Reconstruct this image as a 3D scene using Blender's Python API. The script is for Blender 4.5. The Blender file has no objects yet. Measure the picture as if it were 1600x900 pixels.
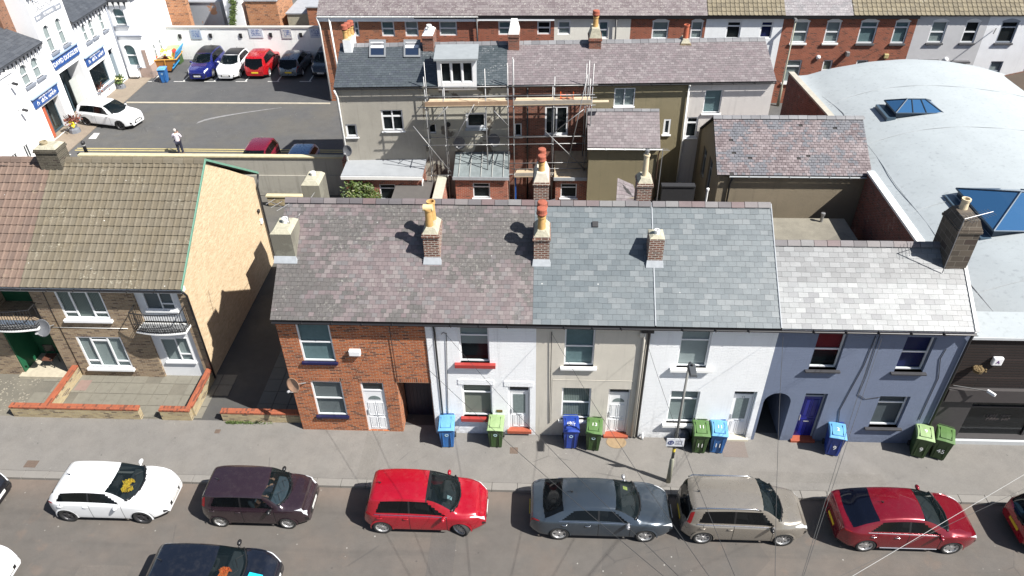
import bpy, bmesh, math, random
from mathutils import Vector, Matrix, Euler
import numpy as np
rnd = random.Random(7)
PI = math.pi
scene = bpy.context.scene
C = scene.collection
# ------------------------------------------------------------------ camera
CAM = Vector((0.3928, -19.1732, 21.6434)); FPX = 1162.66
_yaw, _pitch, _roll = -.0515, .6485, -.0161
_cy, _sy = math.cos(_yaw), math.sin(_yaw)
FWD = Vector((_sy*math.cos(_pitch), _cy*math.cos(_pitch), -math.sin(_pitch)))
_r = Vector((_cy, -_sy, 0)); _u = _r.cross(FWD)
RGT = _r*math.cos(_roll)+_u*math.sin(_roll); UPV = -_r*math.sin(_roll)+_u*math.cos(_roll)
cd = bpy.data.cameras.new('camera'); cam = bpy.data.objects.new('camera', cd); C.objects.link(cam)
cam.matrix_world = Matrix(((RGT.x, UPV.x, -FWD.x, CAM.x), (RGT.y, UPV.y, -FWD.y, CAM.y), (RGT.z, UPV.z, -FWD.z, CAM.z), (0, 0, 0, 1)))
cd.sensor_width = 36; cd.lens = 36*FPX/1600; cd.clip_end = 1500; cd.clip_start = .1
scene.camera = cam
# ------------------------------------------------------------------ world, sun, exposure
SUNV = Vector((.94, -.41, 1.21)).normalized()       # towards the sun, from the street lamp's shadow, then turned to brighten the facades
world = bpy.data.worlds.new('World'); scene.world = world; world.use_nodes = True
nt = world.node_tree; nt.nodes.clear()
sky = nt.nodes.new('ShaderNodeTexSky'); sky.sky_type = 'NISHITA'; sky.sun_disc = False
sky.sun_elevation = math.asin(SUNV.z); sky.sun_rotation = math.atan2(SUNV.x, SUNV.y)
sky.air_density = 1.0; sky.dust_density = 1.2
bg = nt.nodes.new('ShaderNodeBackground'); bg.inputs[1].default_value = .058
wo = nt.nodes.new('ShaderNodeOutputWorld'); nt.links.new(sky.outputs[0], bg.inputs[0]); nt.links.new(bg.outputs[0], wo.inputs[0])
sd = bpy.data.lights.new('sun', 'SUN'); sd.energy = 4.9; sd.angle = math.radians(.53); sd.color = (1, .965, .91)
sun = bpy.data.objects.new('sun', sd); C.objects.link(sun)
sun.rotation_euler = (-SUNV).to_track_quat('-Z', 'Y').to_euler(); sun.location = (30, -10, 60)
scene.view_settings.view_transform = 'Standard'; scene.view_settings.look = 'None'
scene.view_settings.exposure = .98; scene.view_settings.gamma = 1
scene.render.engine = 'CYCLES'
scene.cycles.max_bounces = 6; scene.cycles.transparent_max_bounces = 10

# ------------------------------------------------------------------ reading places off the ground, a height, a facade
def ray(u, v): return FWD+RGT*((u-800)/FPX)-UPV*((v-450)/FPX)
def hit(u, v, p, n):
    d = ray(u, v); t = (Vector(p)-CAM).dot(n)/d.dot(n); return CAM+d*t
def atz(u, v, z=0.): return hit(u, v, (0, 0, z), Vector((0, 0, 1)))
def aty(u, v, y): return hit(u, v, (0, y, 0), Vector((0, 1, 0)))
def atx(u, v, x): return hit(u, v, (x, 0, 0), Vector((1, 0, 0)))

# ------------------------------------------------------------------ materials
class N:
    def __init__(s, name):
        s.m = bpy.data.materials.new(name); s.m.use_nodes = True; s.t = s.m.node_tree
        s.b = s.t.nodes['Principled BSDF']; s._pos = None; s._uv = None
    def n(s, k, **kw):
        x = s.t.nodes.new('ShaderNode'+k)
        for a, b in kw.items(): setattr(x, a, b)
        return x
    def l(s, a, b): s.t.links.new(a, b)
    def put(s, sock, v):
        if isinstance(v, bpy.types.NodeSocket): s.l(v, sock)
        elif isinstance(v, (tuple, list)) and len(v) == 3 and sock.type == 'RGBA': sock.default_value = (*v, 1)
        else: sock.default_value = v
    @property
    def pos(s):
        if not s._pos: s._pos = s.n('NewGeometry').outputs['Position']
        return s._pos
    @property
    def uv(s):
        if not s._uv: s._uv = s.n('UVMap').outputs[0]
        return s._uv
    def noise(s, scale, detail=3, rough=.6, vec=None, stretch=None):
        v = vec or s.pos
        if stretch:
            mp = s.n('Mapping'); s.l(v, mp.inputs[0]); mp.inputs['Scale'].default_value = stretch; v = mp.outputs[0]
        x = s.n('TexNoise'); x.inputs['Scale'].default_value = scale; x.inputs['Detail'].default_value = detail
        x.inputs['Roughness'].default_value = rough; s.l(v, x.inputs['Vector']); return x.outputs[0]
    def vor(s, scale, vec=None, feature='F1'):
        x = s.n('TexVoronoi', feature=feature); x.inputs['Scale'].default_value = scale; s.l(vec or s.pos, x.inputs['Vector']); return x
    def math(s, op, a, b=0., c=None, clamp=False):
        x = s.n('Math', operation=op, use_clamp=clamp); s.put(x.inputs[0], a); s.put(x.inputs[1], b)
        if c is not None: s.put(x.inputs[2], c)
        return x.outputs[0]
    def ramp(s, f, stops, interp='LINEAR'):
        x = s.n('ValToRGB'); x.color_ramp.interpolation = interp; s.l(f, x.inputs[0]); e = x.color_ramp.elements
        while len(e) < len(stops): e.new(.5)
        for i, (p, c) in enumerate(stops):
            e[i].position = p; e[i].color = (*c, 1) if isinstance(c, (tuple, list)) else (c, c, c, 1)
        return x.outputs[0]
    def step(s, f, a, b):
        x = s.n('MapRange', interpolation_type='SMOOTHSTEP'); s.put(x.inputs[0], f); x.inputs[1].default_value = a; x.inputs[2].default_value = b; return x.outputs[0]
    def mix(s, f, a, b, mode='MIX'):
        x = s.n('Mix', data_type='RGBA', blend_type=mode); s.put(x.inputs[0], f); s.put(x.inputs[6], a); s.put(x.inputs[7], b); return x.outputs[2]
    def sc(s, col, f):   # multiply colour by a factor socket
        x = s.n('VectorMath', operation='SCALE'); s.put(x.inputs[0], col); s.put(x.inputs[3], f); return x.outputs[0]
    def bump(s, h, dist=.01, strength=1.):
        x = s.n('Bump'); x.inputs['Distance'].default_value = dist; x.inputs['Strength'].default_value = strength; s.l(h, x.inputs['Height']); s.l(x.outputs[0], s.b.inputs['Normal'])
    def fin(s, col=None, rough=.8, metal=0., spec=.5, coat=0.):
        if col is not None: s.put(s.b.inputs['Base Color'], col)
        s.put(s.b.inputs['Roughness'], rough); s.b.inputs['Metallic'].default_value = metal
        s.b.inputs['Specular IOR Level'].default_value = spec; s.b.inputs['Coat Weight'].default_value = coat
        s.b.inputs['Coat Roughness'].default_value = .04
        return s.m
_mc = {}
def flat(name, col, rough=.7, var=.12, scale=6., metal=0., spec=.5, coat=0., bump=0., bs=60.):
    if name in _mc: return _mc[name]
    g = N(name); f = g.math('MULTIPLY_ADD', g.noise(scale, 4), 2*var, 1-var)
    if bump: g.bump(g.noise(bs, 3), bump)
    _mc[name] = g.fin(g.sc(col, f), rough, metal, spec, coat); return _mc[name]
def render_mat(name, col, streak=.25, patch=None, bump=.006, var=.12, courses=0., dirt=.5):
    g = N(name)
    f = g.math('MULTIPLY_ADD', g.noise(1.1, 5, .7), 2*var, 1-var)
    f = g.math('MULTIPLY', f, g.math('MULTIPLY_ADD', g.noise(30, 3), .16, .92))
    st = g.step(g.noise(1., 4, .65, stretch=(5, 5, .35)), .52, .78)
    c = g.sc(col, f)
    c = g.mix(g.math('MULTIPLY', st, streak), c, g.sc(c, .55 if patch is None else .5))
    if patch: c = g.mix(g.step(g.noise(.9, 4, .6), .53, .57), c, patch)
    sep = g.n('SeparateXYZ'); g.l(g.pos, sep.inputs[0])
    low = g.math('MULTIPLY', g.step(sep.outputs[2], .75, .12), g.step(g.noise(5, 4), .3, .7))
    c = g.mix(g.math('MULTIPLY', low, dirt), c, g.sc(c, .5))
    h = g.noise(70, 3)
    if courses:
        br = g.n('TexBrick'); g.l(g.uv, br.inputs['Vector']); br.inputs['Scale'].default_value = 1
        br.inputs['Brick Width'].default_value = .225; br.inputs['Row Height'].default_value = .075; br.inputs['Mortar Size'].default_value = .006
        h = g.math('MULTIPLY_ADD', br.outputs['Fac'], -courses, h)
    g.bump(h, bump)
    return g.fin(c, .85)
def brick_mat(name, c1, c2, mortar, dark=(.05, .03, .025), w=.225, h=.075, ms=.009, soot=.3, salt=0.):
    g = N(name); br = g.n('TexBrick'); g.l(g.uv, br.inputs['Vector']); br.inputs['Scale'].default_value = 1
    br.inputs['Brick Width'].default_value = w; br.inputs['Row Height'].default_value = h; br.inputs['Mortar Size'].default_value = ms
    br.inputs['Mortar Smooth'].default_value = .2; br.inputs['Bias'].default_value = -.1
    g.put(br.inputs['Color1'], c1); g.put(br.inputs['Color2'], c2); g.put(br.inputs['Mortar'], mortar)
    # a second, coarser random per brick: some bricks burnt dark
    b2 = g.n('TexBrick'); g.l(g.uv, b2.inputs['Vector']); b2.inputs['Scale'].default_value = 1
    b2.inputs['Brick Width'].default_value = w; b2.inputs['Row Height'].default_value = h; b2.inputs['Mortar Size'].default_value = 0.
    g.put(b2.inputs['Color1'], (0., 0., 0.)); g.put(b2.inputs['Color2'], (1., 1., 1.))
    c = g.mix(g.math('MULTIPLY', g.math('MULTIPLY', g.step(b2.outputs['Color'], .8, .95), .55), g.math('SUBTRACT', 1, br.outputs['Fac'])), br.outputs['Color'], dark)
    f = g.math('MULTIPLY_ADD', g.noise(1.5, 5, .7), .5, .75); c = g.sc(c, f)
    c = g.mix(g.math('MULTIPLY', g.step(g.noise(.8, 5, .7, stretch=(1.5, 1.5, .6)), .55, .75), soot), c, g.sc(c, .35))
    if salt: c = g.mix(g.math('MULTIPLY', g.step(g.noise(1.7, 5, .75), .58, .72), salt), c, (.45, .42, .38))
    g.bump(g.math('SUBTRACT', g.math('MULTIPLY', g.noise(80, 2), .3), br.outputs['Fac']), .006)
    return g.fin(g.sc(c, .88), .88)
def slate_mat(name, cols, lichen=.0, lcol=(.42, .42, .38), rough=.62, patch=None, psc=.5, drop=.5, moss=0., dim=.84):
    """cols: colours slates vary between, by each slate's own random value"""
    g = N(name); at = g.n('Attribute', attribute_name='rnd'); sp = g.n('SeparateColor'); g.l(at.outputs['Color'], sp.inputs[0])
    n = len(cols); c = g.ramp(sp.outputs[0], [((i+.5)/n, k) for i, k in enumerate(cols)])
    if patch: c = g.mix(g.math('MULTIPLY', g.step(g.math('ADD', g.noise(psc, 3), g.math('MULTIPLY', sp.outputs[1], .2)), .58, .66), .85), c, patch)
    c = g.sc(c, g.math('MULTIPLY_ADD', g.noise(2.2, 5, .7), .5, .75))
    c = g.sc(c, g.math('MULTIPLY_ADD', g.noise(35, 3, .7), .5, .75))
    if lichen:
        m = g.math('MULTIPLY', g.step(g.noise(11, 4, .75), .52, .68), g.step(g.noise(.9, 3, .6), .62-lichen*.4, .72-lichen*.2))
        c = g.mix(g.math('MULTIPLY', m, .75), c, lcol)
    if moss: c = g.mix(g.math('MULTIPLY', g.step(g.noise(3.5, 4), .62, .72), moss), c, (.16, .13, .03))
    v = g.vor(1.9); d = g.math('MULTIPLY', g.step(v.outputs['Distance'], .055, .03), drop)
    c = g.mix(d, c, (.6, .6, .58))
    g.bump(g.noise(45, 3), .003)
    return g.fin(g.sc(c, dim), rough)
def glass_mat(name, tint=(.02, .03, .035), alpha=.62, rough=.03):
    g = N(name); g.fin((.012, .016, .02) if tint is None else tint, rough, 0, .6)
    tr = g.n('BsdfTransparent'); tr.inputs[0].default_value = (.75, .8, .8, 1); mx = g.n('MixShader')
    out = g.t.nodes['Material Output']; mx.inputs[0].default_value = alpha
    g.l(g.b.outputs[0], mx.inputs[1]); g.l(tr.outputs[0], mx.inputs[2]); g.l(mx.outputs[0], out.inputs[0]); return g.m
def paint_mat(name, col, metal=.0, rough=.32, dust=.12):
    g = N(name); f = g.math('MULTIPLY_ADD', g.noise(3, 4), .12, .94)
    c = g.mix(g.math('MULTIPLY', g.step(g.noise(4, 5, .7), .45, .8), dust), g.sc(col, f), (.3, .27, .23))
    return g.fin(c, g.math('MULTIPLY_ADD', g.noise(6, 3), .15, rough-.07), metal, .5, .8)
def asphalt_mat(name, base=(.1, .095, .09), warm=(.13, .108, .09), speck=.7, patches=True, lanes=False):
    g = N(name)
    c = g.mix(g.step(g.noise(.35, 5, .65), .4, .65), base, warm)
    if lanes:      # worn warm strip by the gutter, darker wheel tracks, all running along the street
        c = g.mix(g.math('MULTIPLY', g.step(g.noise(1., 4, .6, stretch=(.12, 1.6, 1)), .5, .68), .55), c, g.sc(base, .82))
        sx = g.n('SeparateXYZ'); g.l(g.pos, sx.inputs[0])
        gut = g.math('MULTIPLY', g.step(sx.outputs[1], -3.7, -2.7), g.math('MULTIPLY_ADD', g.noise(1.2, 5), .9, .15))
        c = g.mix(gut, c, (.2, .155, .125))
        c = g.mix(g.math('MULTIPLY', g.step(g.noise(.9, 5, .65), .58, .68), .5), c, (.17, .13, .105))
    f = g.math('MULTIPLY_ADD', g.noise(1.6, 6, .7), .55, .72); c = g.sc(c, f)
    c = g.mix(g.math('MULTIPLY', g.step(g.noise(.8, 5, .75), .56, .7), .35), c, g.sc(c, .6)); c = g.mix(g.math('MULTIPLY', g.step(g.noise(5, 5, .75), .6, .72), .3), c, g.sc(c, 1.5))
    c = g.sc(c, g.math('MULTIPLY_ADD', g.noise(60, 2, .7), 1.2, .4))
    if patches:
        v = g.vor(.22, feature='F1'); k = g.step(v.outputs['Color'], .86, .87)
        c = g.mix(g.math('MULTIPLY', k, .22), c, (.06, .06, .06))
    e = g.vor(.3, feature='DISTANCE_TO_EDGE'); nn = g.noise(.5, 3)
    crack = g.math('MULTIPLY', g.step(e.outputs['Distance'], .008, .003), g.step(nn, .55, .62)); c = g.mix(g.math('MULTIPLY', crack, .35), c, (.05, .05, .05))
    v = g.vor(2.6); big = g.math('MULTIPLY', g.step(v.outputs['Distance'], .075, .05), g.step(g.noise(.5, 3), .48, .62)); c = g.mix(g.math('MULTIPLY', big, speck), c, (.5, .49, .45))
    dk = g.vor(1.3, vec=None); c = g.mix(g.math('MULTIPLY', g.step(dk.outputs['Distance'], .05, .03), .45), c, (.03, .03, .03))
    g.bump(g.noise(120, 2), .004)
    return g.fin(g.sc(c, .78), .9)

# ------------------------------------------------------------------ meshes
class MB:
    def __init__(s, M=None): s.v = []; s.f = []; s.col = []; s.M = M; s.c = None
    def add(s, vs, fs):
        o = len(s.v)
        for p in vs:
            p = Vector(p); s.v.append(s.M @ p if s.M else p); s.col.append(s.c or (0, 0, 0))
        s.f += [[i+o for i in f] for f in fs]; return s
    def quad(s, a, b, c, d): return s.add([a, b, c, d], [(0, 1, 2, 3)])
    def poly(s, pts): return s.add(pts, [tuple(range(len(pts)))])
    def box8(s, p):   # bottom ring 0-3 ccw, top ring 4-7
        return s.add(p, [(3, 2, 1, 0), (4, 5, 6, 7), (0, 1, 5, 4), (1, 2, 6, 5), (2, 3, 7, 6), (3, 0, 4, 7)])
    def box(s, x0, x1, y0, y1, z0, z1):
        return s.box8([(x0, y0, z0), (x1, y0, z0), (x1, y1, z0), (x0, y1, z0), (x0, y0, z1), (x1, y0, z1), (x1, y1, z1), (x0, y1, z1)])
    def obox(s, c, d, r=None):   # centre, size, rotation (euler)
        R = Euler(r or (0, 0, 0)).to_matrix(); c = Vector(c); h = Vector(d)/2
        return s.box8([c+R @ Vector((x*h.x, y*h.y, z*h.z)) for z in (-1, 1) for x, y in ((-1, -1), (1, -1), (1, 1), (-1, 1))])
    def tube(s, pts, r, n=8, cap=True):
        pts = [Vector(p) for p in pts]; rs = r if isinstance(r, (list, tuple)) else [r]*len(pts); vs = []; fs = []
        prev = None
        for i, p in enumerate(pts):
            d = (pts[min(i+1, len(pts)-1)]-pts[max(i-1, 0)]).normalized()
            a = prev or (Vector((0, 0, 1)) if abs(d.z) < .9 else Vector((1, 0, 0)))
            x = (a-d*a.dot(d)).normalized(); y = d.cross(x); prev = x
            vs += [p+(x*math.cos(k*2*PI/n)+y*math.sin(k*2*PI/n))*rs[i] for k in range(n)]
        for i in range(len(pts)-1):
            for k in range(n): fs.append((i*n+k, i*n+(k+1) % n, (i+1)*n+(k+1) % n, (i+1)*n+k))
        if cap: fs.append(tuple(range(n-1, -1, -1))); fs.append(tuple((len(pts)-1)*n+k for k in range(n)))
        return s.add(vs, fs)
    def lathe(s, c, prof, n=20, axis='z', cap=True):
        c = Vector(c); vs = []; fs = []
        for r, h in prof:
            for k in range(n):
                a = 2*PI*k/n; p = (r*math.cos(a), r*math.sin(a), h)
                if axis == 'y': p = (r*math.cos(a), h, r*math.sin(a))
                if axis == 'x': p = (h, r*math.cos(a), r*math.sin(a))
                vs.append(c+Vector(p))
        for i in range(len(prof)-1):
            for k in range(n): fs.append((i*n+k, i*n+(k+1) % n, (i+1)*n+(k+1) % n, (i+1)*n+k))
        if cap: fs.append(tuple(range(n-1, -1, -1))); fs.append(tuple((len(prof)-1)*n+k for k in range(n)))
        return s.add(vs, fs)
    def prism(s, pts, off):
        off = Vector(off); n = len(pts); a = [Vector(p) for p in pts]
        return s.add(a+[p+off for p in a], [tuple(range(n-1, -1, -1)), tuple(range(n, 2*n))]+[(i, (i+1) % n, (i+1) % n+n, i+n) for i in range(n)])
    def ico(s, c, r, sub=1, sq=(1, 1, 1), jit=0.):
        bm = bmesh.new(); bmesh.ops.create_icosphere(bm, subdivisions=sub, radius=1)
        vs = [Vector(c)+Vector((v.co.x*r*sq[0], v.co.y*r*sq[1], v.co.z*r*sq[2]))*(1+rnd.uniform(-jit, jit)) for v in bm.verts]
        fs = [[v.index for v in f.verts] for f in bm.faces]; bm.free(); return s.add(vs, fs)
    def build(s, name, mat, parent=None, smooth=False, bevel=0., local=False, fixn=True, uv=True):
        me = bpy.data.meshes.new(name); off = Vector((0, 0, 0))
        if parent is not None and not local:
            p = parent
            while p: off += p.location; p = p.parent
        me.from_pydata([tuple(v-off) for v in s.v], [], s.f)
        if uv:
            me.update(); ul = me.uv_layers.new(name='UVMap'); n = len(me.loops)
            co = np.array([tuple(v) for v in s.v]); arr = np.zeros((n, 2))
            for pl in me.polygons:
                nn = pl.normal; h = Vector((-nn.y, nn.x, 0))
                if h.length < .02: h = Vector((1, 0, 0))
                h.normalize(); t = nn.cross(h)
                for li in pl.loop_indices:
                    q = s.v[me.loops[li].vertex_index]; arr[li] = (q.dot(h), q.dot(t))
            ul.data.foreach_set('uv', arr.ravel())
        if any(c != (0, 0, 0) for c in s.col):
            ca = me.color_attributes.new('rnd', 'FLOAT_COLOR', 'POINT')
            ca.data.foreach_set('color', np.array([(*c, 1) for c in s.col]).ravel())
        if fixn:
            bm = bmesh.new(); bm.from_mesh(me); bmesh.ops.recalc_face_normals(bm, faces=bm.faces); bm.to_mesh(me); bm.free()
        if smooth: me.polygons.foreach_set('use_smooth', [True]*len(me.polygons))
        o = bpy.data.objects.new(name, me); C.objects.link(o); o.parent = parent
        if mat: me.materials.append(mat)
        if bevel:
            b = o.modifiers.new('bevel', 'BEVEL'); b.width = bevel; b.segments = 2; b.limit_method = 'ANGLE'; b.angle_limit = .6
        return o
def thing(name, label, cat, loc=(0, 0, 0), rotz=0., group=None):
    o = bpy.data.objects.new(name, None); C.objects.link(o); o.location = loc; o.rotation_euler = (0, 0, rotz); o.empty_display_size = .2
    o['label'] = label; o['category'] = cat
    if group: o['group'] = group
    return o
def tag(o, label, cat, group=None, kind=None):
    o['label'] = label; o['category'] = cat
    if group: o['group'] = group
    if kind: o['kind'] = kind
    return o
def struct(o, label=None):
    o['kind'] = 'structure'
    if label: o['label'] = label; o['category'] = 'ground'
    return o
def copy_tree(o, parent=None):
    c = o.copy(); C.objects.link(c); c.parent = parent
    for ch in [x for x in bpy.data.objects if x.parent == o]: copy_tree(ch, c)
    return c
def text(name, s, size, mat, parent, M, extrude=.004, align='CENTER', sx=1., local=False):
    cu = bpy.data.curves.new(name, 'FONT'); cu.body = s; cu.size = size; cu.extrude = extrude; cu.align_x = align; cu.align_y = 'CENTER'
    t = bpy.data.objects.new(name, cu); C.objects.link(t); bpy.context.view_layer.update()
    me = bpy.data.meshes.new_from_object(t.evaluated_get(bpy.context.evaluated_depsgraph_get())); C.objects.unlink(t); bpy.data.objects.remove(t)
    me.transform(M @ Matrix.Diagonal((sx, 1, 1, 1))); me.materials.clear(); me.materials.append(mat)
    off = Vector((0, 0, 0)); p = parent
    while p: off += p.location; p = p.parent
    if parent is not None and not local: me.transform(Matrix.Translation(-off))
    o = bpy.data.objects.new(name, me); C.objects.link(o); o.parent = parent; return o
def strokes(name, w, rows, h, mat, parent, M, seed=1, local=False, th=.003):
    """rows of small unreadable lettering, as it shows at this distance"""
    rg = random.Random(seed); m = MB(M)
    for r in range(rows):
        x = -w/2*rg.uniform(.8, 1); y = h*(rows/2-.5-r)*1.5; e = -x
        while x < e:
            c = rg.uniform(.35, .75)*h
            if rg.random() < .85: m.box(x, x+c*.3, y-h*.45, y+h*.45, 0, th); m.box(x+c*.3, x+c, y+rg.choice((-.4, 0, .3))*h, y+rg.choice((-.4, 0, .3))*h+h*.16+.3*h, 0, th)
            x += c*1.25
    return m.build(name, mat, parent, local=local, uv=False)
def frame_m(o, ex, ez, n):   # matrix taking text plane (x right, y up, z out) to world
    ex, ez, n = Vector(ex), Vector(ez), Vector(n)
    return Matrix(((ex.x, ez.x, n.x, o[0]), (ex.y, ez.y, n.y, o[1]), (ex.z, ez.z, n.z, o[2]), (0, 0, 0, 1)))
class Plane:
    """a facade: a runs along it, d outwards, z up"""
    def __init__(s, p0, ang=0.):
        s.p = Vector((p0[0], p0[1], 0)); s.e = Vector((math.cos(ang), math.sin(ang), 0)); s.n = Vector((math.sin(ang), -math.cos(ang), 0))
    def pt(s, a, d, z): return s.p+s.e*a+s.n*d+Vector((0, 0, z))
    def loc(s, u, v, d=0.):
        q = hit(u, v, s.p+s.n*d, s.n); return (q-s.p).dot(s.e), q.z
    def box(s, mb, a0, a1, d0, d1, z0, z1):
        return mb.box8([s.pt(a0, d1, z0), s.pt(a1, d1, z0), s.pt(a1, d0, z0), s.pt(a0, d0, z0), s.pt(a0, d1, z1), s.pt(a1, d1, z1), s.pt(a1, d0, z1), s.pt(a0, d0, z1)])
    def q4(s, tl, tr, bl, br):
        A = [s.loc(*q) for q in (tl, tr, bl, br)]
        return (A[0][0]+A[2][0])/2, (A[1][0]+A[3][0])/2, (A[2][1]+A[3][1])/2, (A[0][1]+A[1][1])/2
    def bb(s, u0, v0, u1, v1):    # bounding box of a leaning rectangle in the photo
        l = s.loc(u0, v0 if u0 < 815 else v1)[0]; r = s.loc(u1, v1 if u1 < 815 else v0)[0]; um = (u0+u1)/2
        return l, r, s.loc(um, v1)[1], s.loc(um, v0)[1]
    def M(s, a, d, z): return frame_m(s.pt(a, d, z), s.e, (0, 0, 1), s.n)
# ------------------------------------------------------------------ shared materials
WHITE = flat('white_upvc', (.74, .75, .76), .35, .05); WHITEP = flat('white_gloss_paint', (.78, .78, .76), .45, .08)
BLACK = flat('black_plastic', (.018, .018, .02), .5); DARK = flat('dark_room', (.012, .012, .014), .9)  # the room black is shade put into colour, for unlit insides
GUTTER = flat('black_gutter', (.015, .015, .017), .4); LEAD = flat('grey_lead', (.33, .35, .37), .5, .25); LEADW = flat('white_mortar_fillet', (.6, .6, .58), .8, .25)
NAVY = flat('navy_paint', (.012, .012, .05), .35); REDSILL = flat('dark_red_paint', (.3, .035, .03), .5); REDTILE = flat('red_tile_step', (.3, .07, .035), .6, .3, 12)
GLASS = glass_mat('window_glass', alpha=.8); STEEL = flat('galvanised_steel', (.27, .27, .27), .45, .4, 9, metal=.5); TIMBER = flat('scaffold_timber', (.42, .33, .22), .8, .35, 5)
OFFW = flat('cream_mortar', (.5, .46, .38), .9, .3)
def curtain_mat(name, col, folds=26., dark=.55, slat=False):
    g = N(name); w = g.n('TexWave', wave_type='BANDS', bands_direction='Z' if slat else 'X'); w.inputs['Scale'].default_value = folds if not slat else 14; w.inputs['Distortion'].default_value = 0 if slat else 1.5
    g.l(g.pos, w.inputs[0]); c = g.mix(g.math('MULTIPLY', w.outputs['Fac'], dark), col, g.sc(col, .4)); return g.fin(c, .9)
CUR = {'net': curtain_mat('net_curtain', (.6, .64, .63)), 'teal': flat('teal_grey_blind', (.26, .36, .38), .8, .2), 'cream': curtain_mat('cream_curtain', (.5, .48, .4), 9, .7),
       'grey': curtain_mat('grey_slat_blind', (.33, .34, .35), slat=True), 'dark': DARK, 'red': flat('red_curtain', (.28, .01, .02), .8), 'blue': flat('blue_curtain', (.01, .015, .12), .8),  # the dark entry paints an unlit room, not a cloth
       'navy': flat('dark_blue_curtain', (.02, .025, .06), .8), 'white': flat('white_blind', (.6, .62, .62), .8), 'slate': flat('dark_grey_blind', (.15, .16, .18), .8), 'stripe': curtain_mat('striped_vertical_blind', (.42, .46, .42), 5, .8)}
# ------------------------------------------------------------------ walls, windows, doors
def wall(P, a0, a1, z0, z1, ops, mat, parent, name='wall', rev=.13, arches=()):
    mb = MB(); A = sorted({a0, a1, *[o[0] for o in ops], *[o[1] for o in ops]}); Z = sorted({z0, z1, *[o[2] for o in ops], *[o[3] for o in ops]})
    A = [a for a in A if a0-1e-6 <= a <= a1+1e-6]; Z = [z for z in Z if z0-1e-6 <= z <= z1+1e-6]
    for i in range(len(A)-1):
        for j in range(len(Z)-1):
            ca, cz = (A[i]+A[i+1])/2, (Z[j]+Z[j+1])/2
            if any(o[0] < ca < o[1] and o[2] < cz < o[3] for o in ops): continue
            mb.quad(P.pt(A[i], 0, Z[j]), P.pt(A[i+1], 0, Z[j]), P.pt(A[i+1], 0, Z[j+1]), P.pt(A[i], 0, Z[j+1]))
    for o in ops:
        l, r, b, t = o[:4]; rv = o[4] if len(o) > 4 else rev
        for p, q in (((l, b), (l, t)), ((l, t), (r, t)), ((r, t), (r, b)), ((r, b), (l, b)))[:3 if b < .11 else 4]:
            mb.quad(P.pt(p[0], 0, p[1]), P.pt(q[0], 0, q[1]), P.pt(q[0], -rv, q[1]), P.pt(p[0], -rv, p[1]))
        if o in arches:      # round head: fill the two upper corners
            n = 10; rad = (r-l)/2; cx = (l+r)/2; top = t; rise = min(rad, (t-b)*.45)
            pts = [(cx-rad*math.cos(PI*k/n), top-rise+rise*math.sin(PI*k/n)) for k in range(n+1)]
            for k in range(n):
                p, q = pts[k], pts[k+1]
                mb.quad(P.pt(p[0], .002, p[1]), P.pt(q[0], .002, q[1]), P.pt(q[0], .002, top), P.pt(p[0], .002, top))
                mb.quad(P.pt(p[0], .002, p[1]), P.pt(q[0], .002, q[1]), P.pt(q[0], -rv, q[1]), P.pt(p[0], -rv, p[1]))
    return mb.build(name, mat, parent, fixn=False)
def shell(P, a0, a1, dep, z0, z1, mat, parent, name='rear_wall', gable=None, ridge=None, left=True, right=True, back=True):
    """side and back walls of a house whose facade is P; gable=(ridge distance back, ridge z)"""
    mb = MB()
    if back: mb.quad(P.pt(a0, -dep, z0), P.pt(a1, -dep, z0), P.pt(a1, -dep, z1), P.pt(a0, -dep, z1))
    for a, on in ((a0, left), (a1, right)):
        if not on: continue
        if gable: mb.poly([P.pt(a, 0, z0), P.pt(a, -dep, z0), P.pt(a, -dep, z1), P.pt(a, -gable[0], gable[1]), P.pt(a, 0, z1)])
        else: mb.quad(P.pt(a, 0, z0), P.pt(a, -dep, z0), P.pt(a, -dep, z1), P.pt(a, 0, z1))
    return mb.build(name, mat, parent)
STY = {'sash': ([], [(.5, 0, 1)]), 'top': ([], [(.72, 0, 1)]), 'two': ([(.5, 0, 1)], []), 'four': ([(.5, 0, 1)], [(.68, 0, 1)]), 'one': ([], []),
       'six': ([(.31, 0, 1), (.68, 0, 1)], [(.2, 0, .31), (.2, .68, 1), (.87, .31, .68)]), 'three': ([(.34, 0, 1), (.67, 0, 1)], []),
       'bay': ([(.55, 0, 1)], [(.3, .55, 1), (.93, 0, .55)])}
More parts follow.
